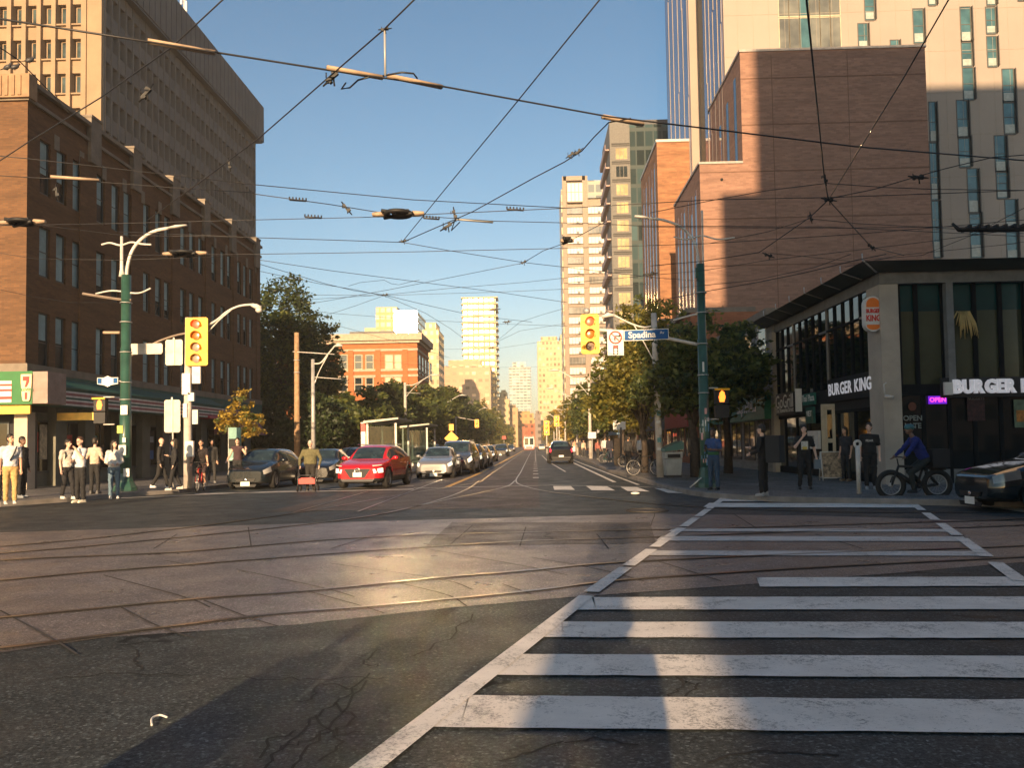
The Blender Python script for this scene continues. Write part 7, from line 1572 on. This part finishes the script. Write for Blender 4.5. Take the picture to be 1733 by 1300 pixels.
for lb, u, v, hw in (('small spiked hanger strip upper left of the sky crossing',504,339,14),('small spiked hanger strip on the lower left wire',530,368,14),('small spiked hanger strip right of the sky crossing',872,355,14),('small spiked hanger strip below the sky crossing',730,370,13)):
    a, b = wpt(u-hw,v-1,6.0), wpt(u+hw,v+1,6.0); m = MB(); m.tube([a,b], .018, 6)
    for k in range(6): q = a.lerp(b, k/5); m.tube([q, q+Vector((0,0,.055))], .014, 4)
    tag(m.build('wire_hanger', M['dark_metal']), lb, 'wire hanger', 'hanger strips on the overhead wires')
c = wpt(651,50,6.0); d = U(652,128,c.y); m = MB(); m.tube([c, d], .012, 6); tag(m.build('drop_rod', M['grey_metal']), 'thin vertical rod hanging from the diagonal wire to the insulator bar', 'rod')
for k, (pts, lb) in enumerate((([(585,140),(578,150),(592,148),(606,135),(625,130)],'short loose jumper loop under the left insulator bar'),([(648,128),(680,122),(700,124),(706,132)],'short jumper arch over the right insulator bar'),([(770,372),(764,390),(768,386),(778,376)],'small jumper hook near the upright clamp'))):
    wire(lb, pts, 5.98, .011, 'wire', 'jumper_wire', grp='short jumper wires')
c = wpt(1676, 384, 5.8); S = thing('trolley_frame', 'long dark trolley wire frog fitting at the right edge of the sky', 'wire fitting', tuple(c)); L = (wpt(1733,384,5.8)-c).length
m = MB(); m.tube([(-L*1.05,0,.08),(-L*.9,0,-.04),(0,0,-.05),(L*1.2,0,-.06)], [.03,.05,.06,.05], 6); m.tube([(-L*1.05,0,.08),(-L*.75,.2,.02),(0,.25,.0),(L*1.2,.3,0)], .03, 6)
for k in range(7): m.box((-L*.6+k*L*.25,.1,.0), (.05,.35,.08))
m.build('frame', M['black'], S)
R7 = random.Random(12)
for i, (u, v) in enumerate(((12,128),(25,124),(50,131))):        # pigeons on the parapet
    p = U(u, v, yA0-.05); B = thing('pigeon', ('leftmost dark pigeon perched on the sunlit parapet','middle dark pigeon perched on the sunlit parapet','dark pigeon perched at the parapet corner')[i], 'pigeon', (p.x, p.y, zr+1.05 if i < 2 else zr+1.3), R7.uniform(-1,1), 'pigeons on the parapet')
    m = MB(); m.ell((0,0,.13), (.16,.08,.09), rot=Matrix.Rotation(R(-25),3,'Y')); m.ell((.13,0,.25), (.05,.045,.05)); m.tube([(.08,0,.17),(.12,0,.24)], [.05,.04], 8); m.tube([(-.12,0,.09),(-.28,0,.04)], [.05,.02], 6, flat=.4); m.tube([(.17,0,.25),(.21,0,.24)], [.015,.004], 5); m.tube([(0,.03,.06),(0,.03,0)], .01, 4); m.tube([(0,-.03,.06),(0,-.03,0)], .01, 4); m.build('body', M['dark_metal'], B)
# ---- buildings west of the junction, behind the camera: they throw the shade on the right-hand side
def bk(name, label, s0, s1, y, h, dep=14):
    x0, x1 = s0+SUN_DX*y, s1+SUN_DX*y; t = Bld(name, label, ((x0+x1)/2, y-dep, 0)); m = MB(); m.bx(x0, x1, y-dep, y, 0, h); t.part('wall', m, gridm('rear_wall', (.35,.25,.18), (.05,.06,.07), 3, 3.4, .5, .5))
tE = math.tan(SUN_EL)
def hh(z, Y, y): return z+(Y-y)*tE
bk('street_block', 'low brick block behind the viewpoint on the right', .5, 8.0, -26, hh(12.5, 76, -26))
bk('street_block', 'taller brick block behind the viewpoint on the right', 8.0, 12.9, -26, hh(22.5, 76, -26))
bk('street_block', 'tallest block behind the viewpoint with a set back top', 11.2, 60, -42, hh(35.5, 76, -42))
# unseen people and poles put behind the viewpoint for their long shadows across the junction
def back_person(s, y, h, lb, sk='skin'):
    person(lb, (s+SUN_DX*y, y, .01), R(180), h, sk, (.2,.2,.22), (.03,.03,.03), sleeve='long', vox=.03, group='unseen shadow casting people behind the viewpoint')
back_person(-.12, -.3, 1.74, 'person standing just behind the viewpoint')
back_person(-1.75, -.45, 1.86, 'taller unseen person casting a shadow left of the viewpoint')
back_person(-2.3, -.4, 1.72, 'shorter unseen person casting a shadow far left of the viewpoint')
for s_, y, r, lb in ((-.37,-13,.27,'stout unseen column added for its shadow behind the viewpoint'),(-1.45,-22,.14,'second unseen shadow casting pole behind the viewpoint')):  # stout column is an added caster for the soft central shade
    P = thing('traction_pole', lb, 'pole', (s_+SUN_DX*y, y, 0), 0, 'poles behind the viewpoint'); m = MB(); m.tube([(0,0,0),(0,0,6.5)], [r*1.1,r], 10); m.build('shaft', M['green_pole'], P); m = MB(); m.tube([(0,0,0),(0,0,.3),(0,0,.6)], [r*2,r*1.5,r*1.1], 10); m.build('base_skirt', M['green_pole'], P)
# ---- evening haze over the whole street
hm_ = bpy.data.materials.new('evening_haze'); hm_.use_nodes = True; nt = hm_.node_tree; nt.nodes.remove(nt.nodes['Principled BSDF'])
pv = N(nt, 'ShaderNodeVolumePrincipled'); pv.inputs['Color'].default_value = (1, .93, .85, 1); pv.inputs['Density'].default_value = .0005; pv.inputs['Anisotropy'].default_value = 0.0
nt.links.new(pv.outputs[0], nt.nodes['Material Output'].inputs['Volume'])
mb = MB(); mb.bx(-700, 700, -150, 1200, -1.1, 95); hz_ = mb.build('haze', hm_); hz_['kind'] = 'stuff'
